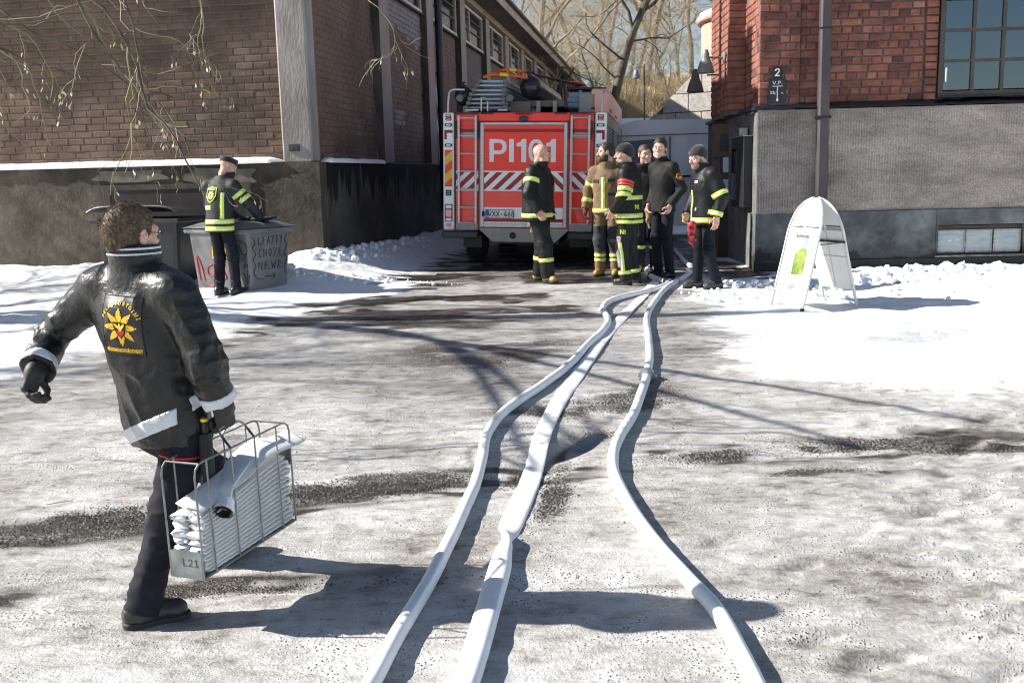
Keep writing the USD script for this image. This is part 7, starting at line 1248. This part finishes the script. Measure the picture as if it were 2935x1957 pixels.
obj(BN, 'black_graffiti', mbl, M_gblk, kind='stuff'); scrawl(BN, 'black_graffiti', [[(-.30, .70), (-.26, .62), (-.30, .56), (-.25, .48), (-.29, .40), (-.25, .32), (-.28, .24), (-.22, .16), (-.10, .13)], [(.30, .72), (.27, .64), (.31, .56), (.26, .46), (.31, .38), (.27, .28), (.30, .18)], [(-.08, .17), (.10, .17), (.05, .20)], [(.10, .17), (.05, .13)]], sd_, .005, M_gblk)
for s_ in (-1, 1): obj(BN, 'wheel', MB().lathe([(0, -.03), (.09, -.03), (.1, 0), (.09, .03), (0, .03)], 14, (s_ * .42, .25, .06), np.array([[0, 0, 1], [0, 1, 0], [-1, 0, 0]], float)), M_rub)
zb = gz1(-5.0, 14.1); BB = thing('black_bin', 'large black wheeled bin with its lid tipped open, left of the grey bin', 'bin', (-5.06, 14.25, zb - .03), -14); wheelie(BB, 1.32, .85, .90, M_binb)
X_, T_ = np.meshgrid(np.linspace(-.70, .70, 18), np.linspace(0, 1, 14)); Y_ = .46 - T_ * .95; Z_ = .93 + .16 * np.sin(T_ * 1.35 + .25) * (1 - (X_ / .78) ** 6) + .10 * T_ * (X_ > 99); v, q = grid_mesh(X_, Y_, Z_); lid = obj(BB, 'lid', (v, q), M_binb, True); obj(lid, 'lid_edge', MB().tube([(x, -.49, .935 + .155 * (1 - (x / .78) ** 6) * .96) for x in np.linspace(-.70, .70, 20)], .016, 6), M_binb)
scrawl(BB, 'white_scrawl', [[(-.40, .62), (-.44, .52), (-.38, .46), (-.30, .50)], [(-.50, .64), (-.51, .58)], [(-.46, .64), (-.47, .58)]], lambda x, z: np.array([x, -.85 / 2 * (.88 + .12 * z / .9) - .004, z]), .006, M_wht)
tl = thing('tool_bag', 'flat black tool roll lying on the grey bin lid under the man\'s hands', 'bag', (-3.40, 13.42, gz1(-3.5, 13.4) + .87), -30); obj(tl, 'cloth', MB().box(-.22, .22, -.12, .12, 0, .045, .02).box(.12, .34, -.05, .08, .02, .05, .015), M_jack); obj(tl, 'strap', MB().box(-.02, .02, -.13, .13, .03, .055, .006), M_blk)
# ------------------------------------------------------------------ hoses on the ice
M_hose = mat('white_hose_canvas', [(.66, .66, .655), (.76, .765, .77)], .55, scale=9, bump=.18, bscale=140, bdist=.002, spec=.4); M_cpl = mat('grey_coupling', [(.30, .32, .34), (.45, .47, .49)], .35, scale=9, metal=.6)
def ground_path(pts, n, r): p = spline([(x, y) for x, y in pts], n); z = ground_z(p[:, 0], p[:, 1]); k = np.ones(9) / 9; z = np.maximum(np.convolve(np.pad(z, 4, 'edge'), k, 'valid'), z - .01); return np.c_[p, z + r]
h1 = [(-.62, 2.72), (-.59, 3.02), (-.54, 3.32), (-.49, 3.63), (-.42, 3.96), (-.36, 4.35), (-.30, 4.76), (-.24, 5.32), (-.20, 5.85), (-.18, 6.3), (-.09, 6.75), (.07, 7.21), (.28, 7.72), (.49, 8.31), (.70, 9.1), (.91, 9.81), (1.02, 10.4), (1.02, 11.0), (1.15, 11.52), (1.39, 11.86), (1.69, 12.16), (1.94, 12.51), (2.05, 12.88)]
h3 = [(.83, 2.68), (.83, 2.96), (.83, 3.26), (.82, 3.53), (.80, 3.81), (.74, 4.1), (.66, 4.48), (.60, 4.93), (.57, 5.48), (.60, 5.87), (.68, 6.22), (.83, 6.72), (.97, 7.31), (1.08, 7.85), (1.19, 8.48), (1.31, 9.43), (1.42, 10.35), (1.59, 11.14), (1.83, 12.0), (2.09, 12.75), (2.43, 13.6), (2.62, 14.3), (2.66, 14.9), (2.75, 16.0), (2.9, 17.5)]
h2 = [(-.28, 2.7), (-.25, 3.01), (-.20, 3.31), (-.14, 3.75), (-.08, 4.28), (-.055, 4.58), (-.02, 4.86), (.05, 5.3), (.14, 6.0), (.24, 6.67), (.41, 7.5), (.66, 8.54), (.99, 9.92), (1.28, 10.9), (1.62, 12.03), (1.85, 12.87), (2.0, 13.5), (2.1, 14.6)]
def hose(name, lab, pts, n, r): P = thing(name, lab, 'hose', (0, 0, 0), 0, 'fire hoses laid across the yard'); obj(P, 'tube', MB().tube(ground_path(pts, n, r * .96), r, 14), M_hose, True); return P
H1 = hose('fire_hose', 'round white fire hose furthest left, curving past the flat hose to the crew', h1, 260, .034)
H3 = hose('fire_hose', 'round white fire hose on the right, with a coupling part way along', h3, 280, .0345)
p = ground_path(h3, 280, .036); i = int(np.argmin(np.abs(p[:, 1] - 7.83))); t = p[i + 1] - p[i - 1]; t /= np.linalg.norm(t); obj(H3, 'coupling', MB().tube([p[i] - t * .07, p[i] + t * .07], .046, 14).tube([p[i] - t * .02, p[i] + t * .02], .062, 14), M_cpl)
for o in (-1, 1): b = np.cross(t, (0, 0, 1)); obj(H3, 'coupling_lug', MB().box(-.012, .012, -.02, .02, -.015, .015, .004, o=p[i] + b * o * .066), M_cpl)
i = int(np.argmin(np.abs(p[:, 1] - 13.0))); obj(H3, 'coupling', MB().tube([p[i] - t * .06, p[i] + t * .06], .045, 12), M_cpl)
br = thing('fire_hose', 'short white hose branch turning back between the boots of the crew', 'hose', (0, 0, 0), 0, 'fire hoses laid across the yard'); obj(br, 'tube', MB().tube(ground_path([(2.05, 12.9), (1.98, 13.1), (1.93, 13.4), (1.92, 13.8), (2.0, 14.4), (2.3, 15.3)], 60, .035), .036, 12), M_hose, True); q = ground_path([(2.06, 12.82), (2.03, 12.95)], 4, .036); obj(br, 'coupling', MB().tube(q, .046, 12), M_cpl)
P2 = ground_path(h2, 420, .0); y = P2[:, 1]; tw_ = np.clip((y - 4.40) / .36, 0, 1); tw_ = tw_ * tw_ * (3 - 2 * tw_); near = y < 4.58
fw_, fh = np.where(near, .053, .062), np.where(near, .034, .011); pin = np.exp(-((y - 4.55) / .075) ** 2); fw_ = fw_ * (1 - .62 * pin) + .0 * pin; fh = fh * (1 - pin) + .020 * pin; k = np.ones(13) / 13; fw_ = np.convolve(np.pad(fw_, 6, 'edge'), k, 'valid'); fh = np.convolve(np.pad(fh, 6, 'edge'), k, 'valid'); fh = np.where(y > 7.5, .009 + .002 * np.sin(y * 3), fh)
P2[:, 2] += fh * .95 + .012 * pin
T_ = np.gradient(P2, axis=0); T_ /= np.linalg.norm(T_, axis=1, keepdims=True); N_ = np.array([0, 0, 1.0]) - T_ * T_[:, 2:3]; N_ /= np.linalg.norm(N_, axis=1, keepdims=True); B_ = np.cross(T_, N_); al_ = np.where(y < 4.9, np.pi * tw_, np.pi)[:, None] + .10 * np.sin(y * 2.3)[:, None]
a = np.arange(18) * 2 * np.pi / 18; ca, sa = np.sign(np.cos(a)) * np.abs(np.cos(a)) ** .75, np.sin(a); Bt, Nt = B_ * np.cos(al_) + N_ * np.sin(al_), -B_ * np.sin(al_) + N_ * np.cos(al_); v = P2[:, None] + fw_[:, None, None] * ca[None, :, None] * Bt[:, None] + fh[:, None, None] * sa[None, :, None] * Nt[:, None]
v[..., 2] = np.maximum(v[..., 2], (ground_z(v[..., 0].ravel(), v[..., 1].ravel()) - .004).reshape(v.shape[:2])); n_ = len(P2); i, j = np.meshgrid(np.arange(n_ - 1), np.arange(18), indexing='ij'); j2 = (j + 1) % 18; q = np.stack([i * 18 + j, i * 18 + j2, (i + 1) * 18 + j2, (i + 1) * 18 + j], -1).reshape(-1, 4)
H2 = thing('fire_hose', 'wide flat white fire hose in the middle, twisted once near its lower end', 'hose', (0, 0, 0), 0, 'fire hoses laid across the yard'); obj(H2, 'tube', (v.reshape(-1, 3), q), M_hose, True)
# ------------------------------------------------------------------ wire crate with folded hose
e1 = np.array([.24, .64, .02]); e1 /= np.linalg.norm(e1); e2 = np.array([-e1[1], e1[0], 0]); e2 /= np.linalg.norm(e2); e3 = np.cross(e1, e2); CO = np.array([-1.244, 3.75, .392]); CRL, CRW, CRH = .665, .158, .475
cw = lambda s_, t, u_: CO + e1 * s_ + e2 * t + e3 * u_
CR = thing('hose_crate', 'galvanised wire crate in the walking man\'s right hand, marked L21', 'crate', (0, 0, 0)); M_galv = mat('galvanised_wire', [(.15, .15, .145), (.28, .285, .275)], .36, scale=14, metal=.75); M_sheet = mat('galvanised_sheet', [(.10, .125, .125), (.22, .25, .25), (.36, .39, .385)], .38, scale=7, detail=5, metal=.7)
obj(CR, 'tray', MB().add([cw(*q) for q in ((0, 0, 0), (CRL, 0, 0), (CRL, CRW, 0), (0, CRW, 0), (0, 0, .008), (CRL, 0, .008), (CRL, CRW, .008), (0, CRW, .008))], [(0, 3, 2, 1), (4, 5, 6, 7), (0, 1, 5, 4), (1, 2, 6, 5), (2, 3, 7, 6), (3, 0, 4, 7)]), M_sheet)
ep = obj(CR, 'end_plate', MB().add([cw(*q) for q in ((-.003, .004, .0), (-.003, CRW - .004, .0), (-.003, CRW - .004, .115), (-.003, .004, .115), (.003, .004, .0), (.003, CRW - .004, 0), (.003, CRW - .004, .115), (.003, .004, .115))], [(0, 1, 2, 3), (4, 7, 6, 5), (3, 2, 6, 7), (0, 3, 7, 4), (1, 5, 6, 2)]), M_sheet)
mm = meshkit.text_mesh('L21', .032, .001, False); v = np.array(mm.vertices); obj(ep, 'lettering', ([cw(-.0035 - c, CRW * .62 - a_, .052 + b_) for a_, b_, c in v], mm.faces), mat('faint_marker', (.05, .055, .055), .6))
obj(CR, 'end_plate', MB().add([cw(*q) for q in ((CRL - .003, .0, .27), (CRL - .003, CRW, .27), (CRL - .003, CRW, .375), (CRL - .003, .0, .375), (CRL + .003, .0, .27), (CRL + .003, CRW, .27), (CRL + .003, CRW, .375), (CRL + .003, 0, .375))], [(0, 1, 2, 3), (4, 7, 6, 5), (3, 2, 6, 7)]), M_sheet)
rw = .0042
for t in (0, CRW):
    obj(CR, 'side_hoop', MB().tube([cw(*q) for q in [(-.0, t, 0), (-.0, t, CRH - .05), (.008, t, CRH - .02), (.03, t, CRH - .004), (.06, t, CRH)] + [(s_, t, CRH) for s_ in np.linspace(.12, CRL - .06, 8)] + [(CRL - .03, t, CRH - .004), (CRL - .008, t, CRH - .02), (CRL, t, CRH - .05), (CRL, t, 0)]], rw, 8).tube([cw(s_, t, .004) for s_ in np.linspace(0, CRL, 6)], rw, 6), M_galv)
    for s_ in (.075, .235, .40, .56): obj(CR, 'wire', MB().tube([cw(s_, t + (.0 if t == 0 else 0) - .003, 0), cw(s_, t - .003, CRH)], rw * .85, 7), M_galv)
for s_ in (.03, CRL - .03): obj(CR, 'cross_wire', MB().tube([cw(s_, 0, CRH - .003), cw(s_, CRW, CRH - .003)], rw, 7), M_galv)
hd = O1 + rotz3(RZ1) @ (G1['D']['wr'] + np.array([.012, .02, -.105])); 
HN = obj(CR, 'handle', MB().tube(spline([cw(.235, -.004, CRH), cw(.25, .05, CRH + .05), hd - e1 * .055 + (0, 0, .0), hd, hd + e1 * .055, cw(.41, .05, CRH + .05), cw(.40, -.004, CRH)], 40), .0052, 8).tube(spline([cw(.235, CRW, CRH), cw(.25, CRW - .03, CRH + .045), hd - e1 * .055 + (0, 0, -.004)], 16), .0052, 8).tube(spline([cw(.40, CRW, CRH), cw(.41, CRW - .03, CRH + .045), hd + e1 * .055 + (0, 0, -.004)], 16), .0052, 8), M_galv)
FH = thing('folded_hose', 'flat white hose folded in layers inside the wire crate', 'hose', (0, 0, 0)); rs = np.random.default_rng(9); nl = 15
for col in range(2):
    path = []; t0 = .042 + col * .075; zlay = .018
    for k in range(nl):
        rise = .0165; z0 = zlay + k * rise; sl = .07 * k / nl; a_, b_ = .036 + rs.uniform(-.010, .010), CRL - .032 + rs.uniform(-.010, .010); seg = [(a_, z0), (a_ + .15, z0 + sl * .2 - .001), ((a_ + b_) / 2, z0 + sl * .5), (b_ - .12, z0 + sl * .9), (b_, z0 + sl)]
        if k % 2: seg = seg[::-1]
        if path: e = path[-1]; sg_ = 1 if k % 2 else -1; path += [(e[0] + sg_ * .009, e[1] + .002), (max(e[0], seg[0][0]) + .013 if sg_ > 0 else min(e[0], seg[0][0]) - .013, (e[1] + seg[0][1]) / 2), (seg[0][0] + sg_ * .009, seg[0][1] - .002)]
        path += seg
    pts = np.array([cw(s_, t0 + .003 * math.sin(i * 1.7), u_) for i, (s_, u_) in enumerate(spline(path, 900))]); obj(FH, 'folds', MB().tube(pts, 1.0, 10, flat=(.0078, .036), up=e2), M_hose, True)
top = [(.03, .30), (.12, .315), (.25, .335), (.36, .36), (.46, .395), (.58, .40), (.70, .395), (.75, .40)]; pts = np.array([cw(s_, .075 - .05 * i / 7, u_ - .02) for i, (s_, u_) in enumerate(top)]); obj(FH, 'loose_end', MB().tube(spline(pts, 60), 1.0, 10, flat=(.007, .062), up=e2 * .9 + e3 * np.array([.3])), M_hose, True)
pts = np.array([cw(*q) for q in ((.17, -.005, .275), (.22, .02, .315), (.30, .05, .34), (.42, .09, .365), (.56, .11, .385), (.64, .12, .385))]); obj(FH, 'loose_end', MB().tube(spline(pts, 50), 1.0, 10, flat=(.009, np.r_[np.linspace(.024, .06, 25), np.full(25, .06)]), up=e2), M_hose, True)
hc_ = obj(FH, 'coupling', MB().tube([cw(.13, -.02, .245), cw(.17, -.008, .272)], [.036, .034], 18, cap=False).tube([cw(.125, -.022, .242), cw(.14, -.018, .252)], [.042, .042], 18, cap=False), mat('pale_coupling', [(.55, .57, .58), (.68, .69, .70)], .35, scale=9)); obj(hc_, 'seal', MB().tube([cw(.122, -.0225, .2405), cw(.126, -.0215, .2435)], [.041, .041], 18, cap=False).tube([cw(.121, -.0228, .2400), cw(.150, -.0145, .259)], [.031, .030], 18, cap=False), M_blk)
# ------------------------------------------------------------------ white A-board
AB = thing('a_board', 'white folding A board sign with a green poster on the snow', 'sign', (3.37, 11.0, gz1(3.2, 10.9) - .01), 22); M_sgn = mat('white_sign_plastic', [(.52, .53, .53), (.58, .585, .585)], .35, scale=4, coat=.2); M_sgn2 = mat('sign_inner_panel', [(.60, .61, .60), (.68, .68, .67)], .4, scale=4)
HS = 1.19; from_ = __import__('scipy.interpolate', fromlist=['x']).PchipInterpolator; xo_ = from_([0, .5, .76, .92, .98, 1], [.37, .215, .135, .072, .03, .0]); hw_ = from_([0, .7, .85, .94, 1], [.27, .265, .225, .155, .05]); xo = lambda s_: float(xo_(s_)); hw = lambda s_: float(hw_(s_))
ss = np.linspace(.16, 1, 40)
for sd in (-1, 1):
    X_ = []; 
    for s2 in ss: X_.append([(sd * xo(s2), hw(s2) * k - .0, s2 * HS) for k in np.linspace(-.94, .94, 9)])
    X_ = np.array(X_); v, q = grid_mesh(X_[..., 0], X_[..., 1], X_[..., 2]); pn = obj(AB, 'panel', (np.vstack([v, v + (-sd * .012, 0, 0)]), np.vstack([q, q[:, ::-1] + len(v)])), M_sgn if sd < 0 else M_sgn2, True)
    s3 = np.linspace(-.0, 1, 50); edge = [(sd * xo(max(s2, 0)), -hw(s2) , s2 * HS) for s2 in s3]; edge2 = [(a_, -b_, c) for a_, b_, c in edge[::-1]]
    obj(AB, 'frame', MB().tube(edge, .019, 8, flat=(1, .8)).tube(edge2, .019, 8, flat=(1, .8)).tube([(sd * xo(.16), y_, .16 * HS) for y_ in (-hw(.16), hw(.16))], .012, 6), M_sgn)
    fx = lambda y_, s2, o=.004: (sd * (xo(s2)) + (sd * o if sd < 0 else -o * 4.2), y_, s2 * HS)
    for (a_, b_) in ((-.25, -.02), (.02, .22)): obj(AB, 'slot', MB().add([fx(a_, .735), fx(b_, .735), fx(b_, .745), fx(a_, .745)], [(0, 1, 2, 3)]), M_blk)
    if sd > 0:
        for s2 in (.70,): obj(AB, 'grey_strip', MB().add([fx(-.26, s2), fx(-.02, s2), fx(-.02, s2 + .025), fx(-.26, s2 + .025)], [(0, 1, 2, 3)]).add([fx(.02, s2), fx(.24, s2), fx(.24, s2 + .025), fx(.02, s2 + .025)], [(0, 1, 2, 3)]), mat('grey_strip', (.25, .27, .26), .5))
        obj(AB, 'panel_joint', MB().tube([fx(0, s2) for s2 in np.linspace(.17, .72, 12)], .003, 4).tube([fx(y_, .46) for y_ in (-.25, .25)], .003, 4), mat('joint_grey', (.42, .43, .42), .5))
        obj(AB, 'stay_bar', MB().bar((sd * xo(.6) - .03, -.30, .60 * HS), (sd * xo(.6) - .03, .29, .60 * HS), .012, .022).bar((-sd * xo(.6) + .02, -.29, .59 * HS), (sd * xo(.6) - .02, -.29, .60 * HS), .010, .018, (0, 1, 0)), M_blk)
    else:
        def flat(shape, name, M_, o=.006): 
            mm = trimesh.creation.extrude_polygon(shape, .001, engine='earcut'); v, q = trimesh.remesh.subdivide_to_size(np.array(mm.vertices), mm.faces, .06); obj(AB, name, ([fx(-a_, b_ / HS, o + c) for a_, b_, c in v], q[:, ::-1]), M_)
        flat(Polygon([(-.20, .20), (.22, .20), (.22, .83), (-.20, .83)]), 'poster', mat('poster_white', [(.36, .39, .38), (.50, .52, .51)], .3, scale=3, detail=2), .004)
        flat(Polygon([(-.05, .37), (.14, .37), (.14, .60), (.09, .66), (.05, .66), (-.05, .59)]), 'poster_print', mat('green_poster', [(.03, .11, .01), (.07, .19, .015), (.16, .23, .03), (.28, .29, .10)], .35, scale=7, detail=3), .0065); flat(Polygon([(.04, .65), (.10, .65), (.13, .76), (.10, .77)]), 'poster_print', mat('grey_green_print', (.20, .32, .24), .4), .0066)
        mm = meshkit.text_mesh('Adverata', .034, .001, True); v = np.array(mm.vertices); v[:, 0] = (v[:, 0] - v[:, 0].min()) / np.ptp(v[:, 0]) * .22 - .10; obj(AB, 'lettering', ([fx(-a_, (b_ + .765) / HS, .0068 + c) for a_, b_, c in v], mm.faces[:, ::-1]), mat('sign_ink', (.02, .05, .05), .5))
        for z_, w_ in ((.31, .05), (.245, .10), (.225, .12)): flat(Polygon([(-.06, z_), (-.06 + w_, z_), (-.06 + w_, z_ + .010), (-.06, z_ + .010)]), 'small_print', mat('small_print', (.30, .33, .33), .5), .0068)
obj(AB, 'foot_cap', MB().tube([(-xo(0), -hw(0), -.01), (-xo(.02), -hw(0), .025)], .022, 8), M_blk)
# ------------------------------------------------------------------ overhanging maple, its trunk left of the picture
MP = thing('maple_tree', 'overhanging maple branches with pale hanging seeds at the upper left', 'tree', (-7.9, 11.2, .3)); g = np.random.default_rng(8); br_, tw2, sd_m = MB(), MB(), MB()
M_br = mat('mossy_branch', [(.035, .03, .022), (.085, .075, .045), (.16, .145, .07)], .85, scale=6, bump=.5, bscale=40); M_tw = mat('lit_twig', [(.10, .085, .04), (.22, .20, .10), (.36, .34, .26)], .75, scale=2.2); M_seed = mat('papery_seed', [(.48, .40, .27), (.68, .60, .46)], .7, scale=9, trans=.3)
o_ = np.array([-7.9, 11.2, .3]); br_.tube(spline([(0, 0, -.3), (.05, .1, 1.4), (-.05, .1, 3.0), (.2, 0, 4.6), (.1, -.1, 7.5)], 20), np.linspace(.22, .10, 20), 10)
def droop(a, d, L, r, lev):
    n = 14 if lev < 2 else 9; p_ = [np.array(a, float)]; dd = np.array(d, float) / np.linalg.norm(d)
    for i in range(n): dd = dd + g.normal(0, .13 + .05 * lev, 3) + (0, 0, -.055 + .0 * lev + (.09 if i > n * .7 and lev else 0)); dd /= np.linalg.norm(dd); p_.append(p_[-1] + dd * L / n)
    p_ = np.array(p_); rr = np.linspace(r, r * .38, n + 1); (br_ if r > .009 else tw2).tube(p_, rr, 6 if r > .006 else 4, cap=False)
    if lev < 3:
        for j in range(int(g.integers(3, 5)) if lev < 2 else int(g.integers(1, 4))):
            i = int(g.integers(n // 4, n)); ax = p_[i + 1] - p_[i]; ax /= np.linalg.norm(ax); s_ = g.normal(size=3); s_ -= ax * (s_ @ ax); droop(p_[i], ax + s_ / np.linalg.norm(s_) * g.uniform(.5, .9), L * g.uniform(.35, .6), max(.0022, rr[i] * .6), lev + 1)
    if lev >= 2 and g.random() < .26:
        for j in range(int(g.integers(3, 8))):
            c = p_[int(g.integers(n // 2, n + 1))] + g.normal(0, .012, 3); l_ = g.uniform(.025, .055); e = c + (g.normal(0, .012), g.normal(0, .012), -l_); tw2.tube([c, e], .0009, 3, cap=False); s_ = g.normal(size=3) * .006; k_ = e + (g.normal(0, .008), g.normal(0, .008), -.034); sd_m.add([e, (e + k_) / 2 + s_, k_, (e + k_) / 2 - s_], [(0, 1, 2), (0, 2, 3)])
W = lambda *q: np.array(q) - o_
for a, d, L, r in ((W(-4.4, 6.6, 3.32), (1, .0, -.42), 1.9, .013), (W(-4.3, 6.2, 3.05), (1, .2, -.1), 1.7, .010), (W(-3.9, 6.4, 3.15), (1, .1, -.62), 1.5, .011), (W(-2.75, 6.6, 3.35), (.25, 0, -1), 1.2, .009), (W(-2.9, 6.5, 3.4), (.75, .1, -.75), 1.9, .011), (W(-2.55, 6.7, 3.4), (.2, .1, -1), 1.3, .008), (W(-2.1, 6.9, 3.45), (.6, 0, -.7), .9, .006), (W(-3.6, 6.3, 2.7), (.2, 0, -1), 1.2, .007), (W(-4.0, 6.2, 2.55), (.7, 0, -.7), 1.1, .007), (W(-4.0, 6.5, 2.1), (.5, .2, -.8), .9, .005), (W(-1.1, 6.8, 3.3), (.9, 0, -.5), .8, .005), (W(-3.5, 6.9, 3.3), (.5, .1, -.9), 1.5, .009), (W(-3.9, 6.7, 3.0), (.3, 0, -1), 1.3, .007), (W(-3.1, 6.3, 3.3), (-.1, .0, -1), 1.3, .007), (W(-3.3, 6.1, 3.2), (.9, 0, -.35), 1.6, .009), (W(-4.1, 6.4, 2.9), (.1, 0, -1), 1.3, .008), (W(-3.95, 6.2, 2.3), (.4, 0, -.9), .8, .006)): droop(a, d, L, r * 1.2, 1)
for b_ in ((-4.4, 6.6, 3.32), (-4.3, 6.2, 3.05), (-2.9, 6.5, 3.4), (-2.0, 6.9, 3.45)): br_.tube(spline([(0, 0, 3.4), (.7, -1.2, 4.4), tuple(W(b_[0] - .9, b_[1], b_[2] + .75)), tuple(W(*b_))], 20), np.linspace(.06, .013, 20), 7)
obj(MP, 'trunk', br_, M_br, True); obj(MP, 'twigs', tw2, M_tw, kind='stuff'); obj(MP, 'seed_clusters', sd_m, M_seed, kind='stuff')
# straws and a dead leaf on the ice
rs = np.random.default_rng(4)
for i, (x, y_, a_) in enumerate(((-2.55, 5.35, 25), (-2.2, 5.42, 5))): z_ = gz1(x, y_) + .008; d = np.array([math.cos(math.radians(a_)), math.sin(math.radians(a_)), 0]); st = thing('straw', ('bent straw lying on the ice left of the walking man', 'single straight straw on the ice left of the walking man')[i], 'straw', (x, y_, z_)); obj(st, 'stem', MB().tube([-d * .07, (0, 0, .004), d * .07 + (0, 0, .002)], .0025, 5), mat('dry_straw', [(.30, .19, .08), (.45, .32, .16)], .8, scale=30)); 
lf = thing('dead_leaf', 'small orange dead leaf on the ice behind the puddle', 'leaf', (.50, 6.75, gz1(.50, 6.75) + .008)); obj(lf, 'blade', MB().add([(-.02, 0, 0), (0, -.012, .006), (.022, 0, .002), (0, .012, .008)], [(0, 1, 2), (0, 2, 3)]), mat('orange_leaf', (.50, .20, .05), .7))
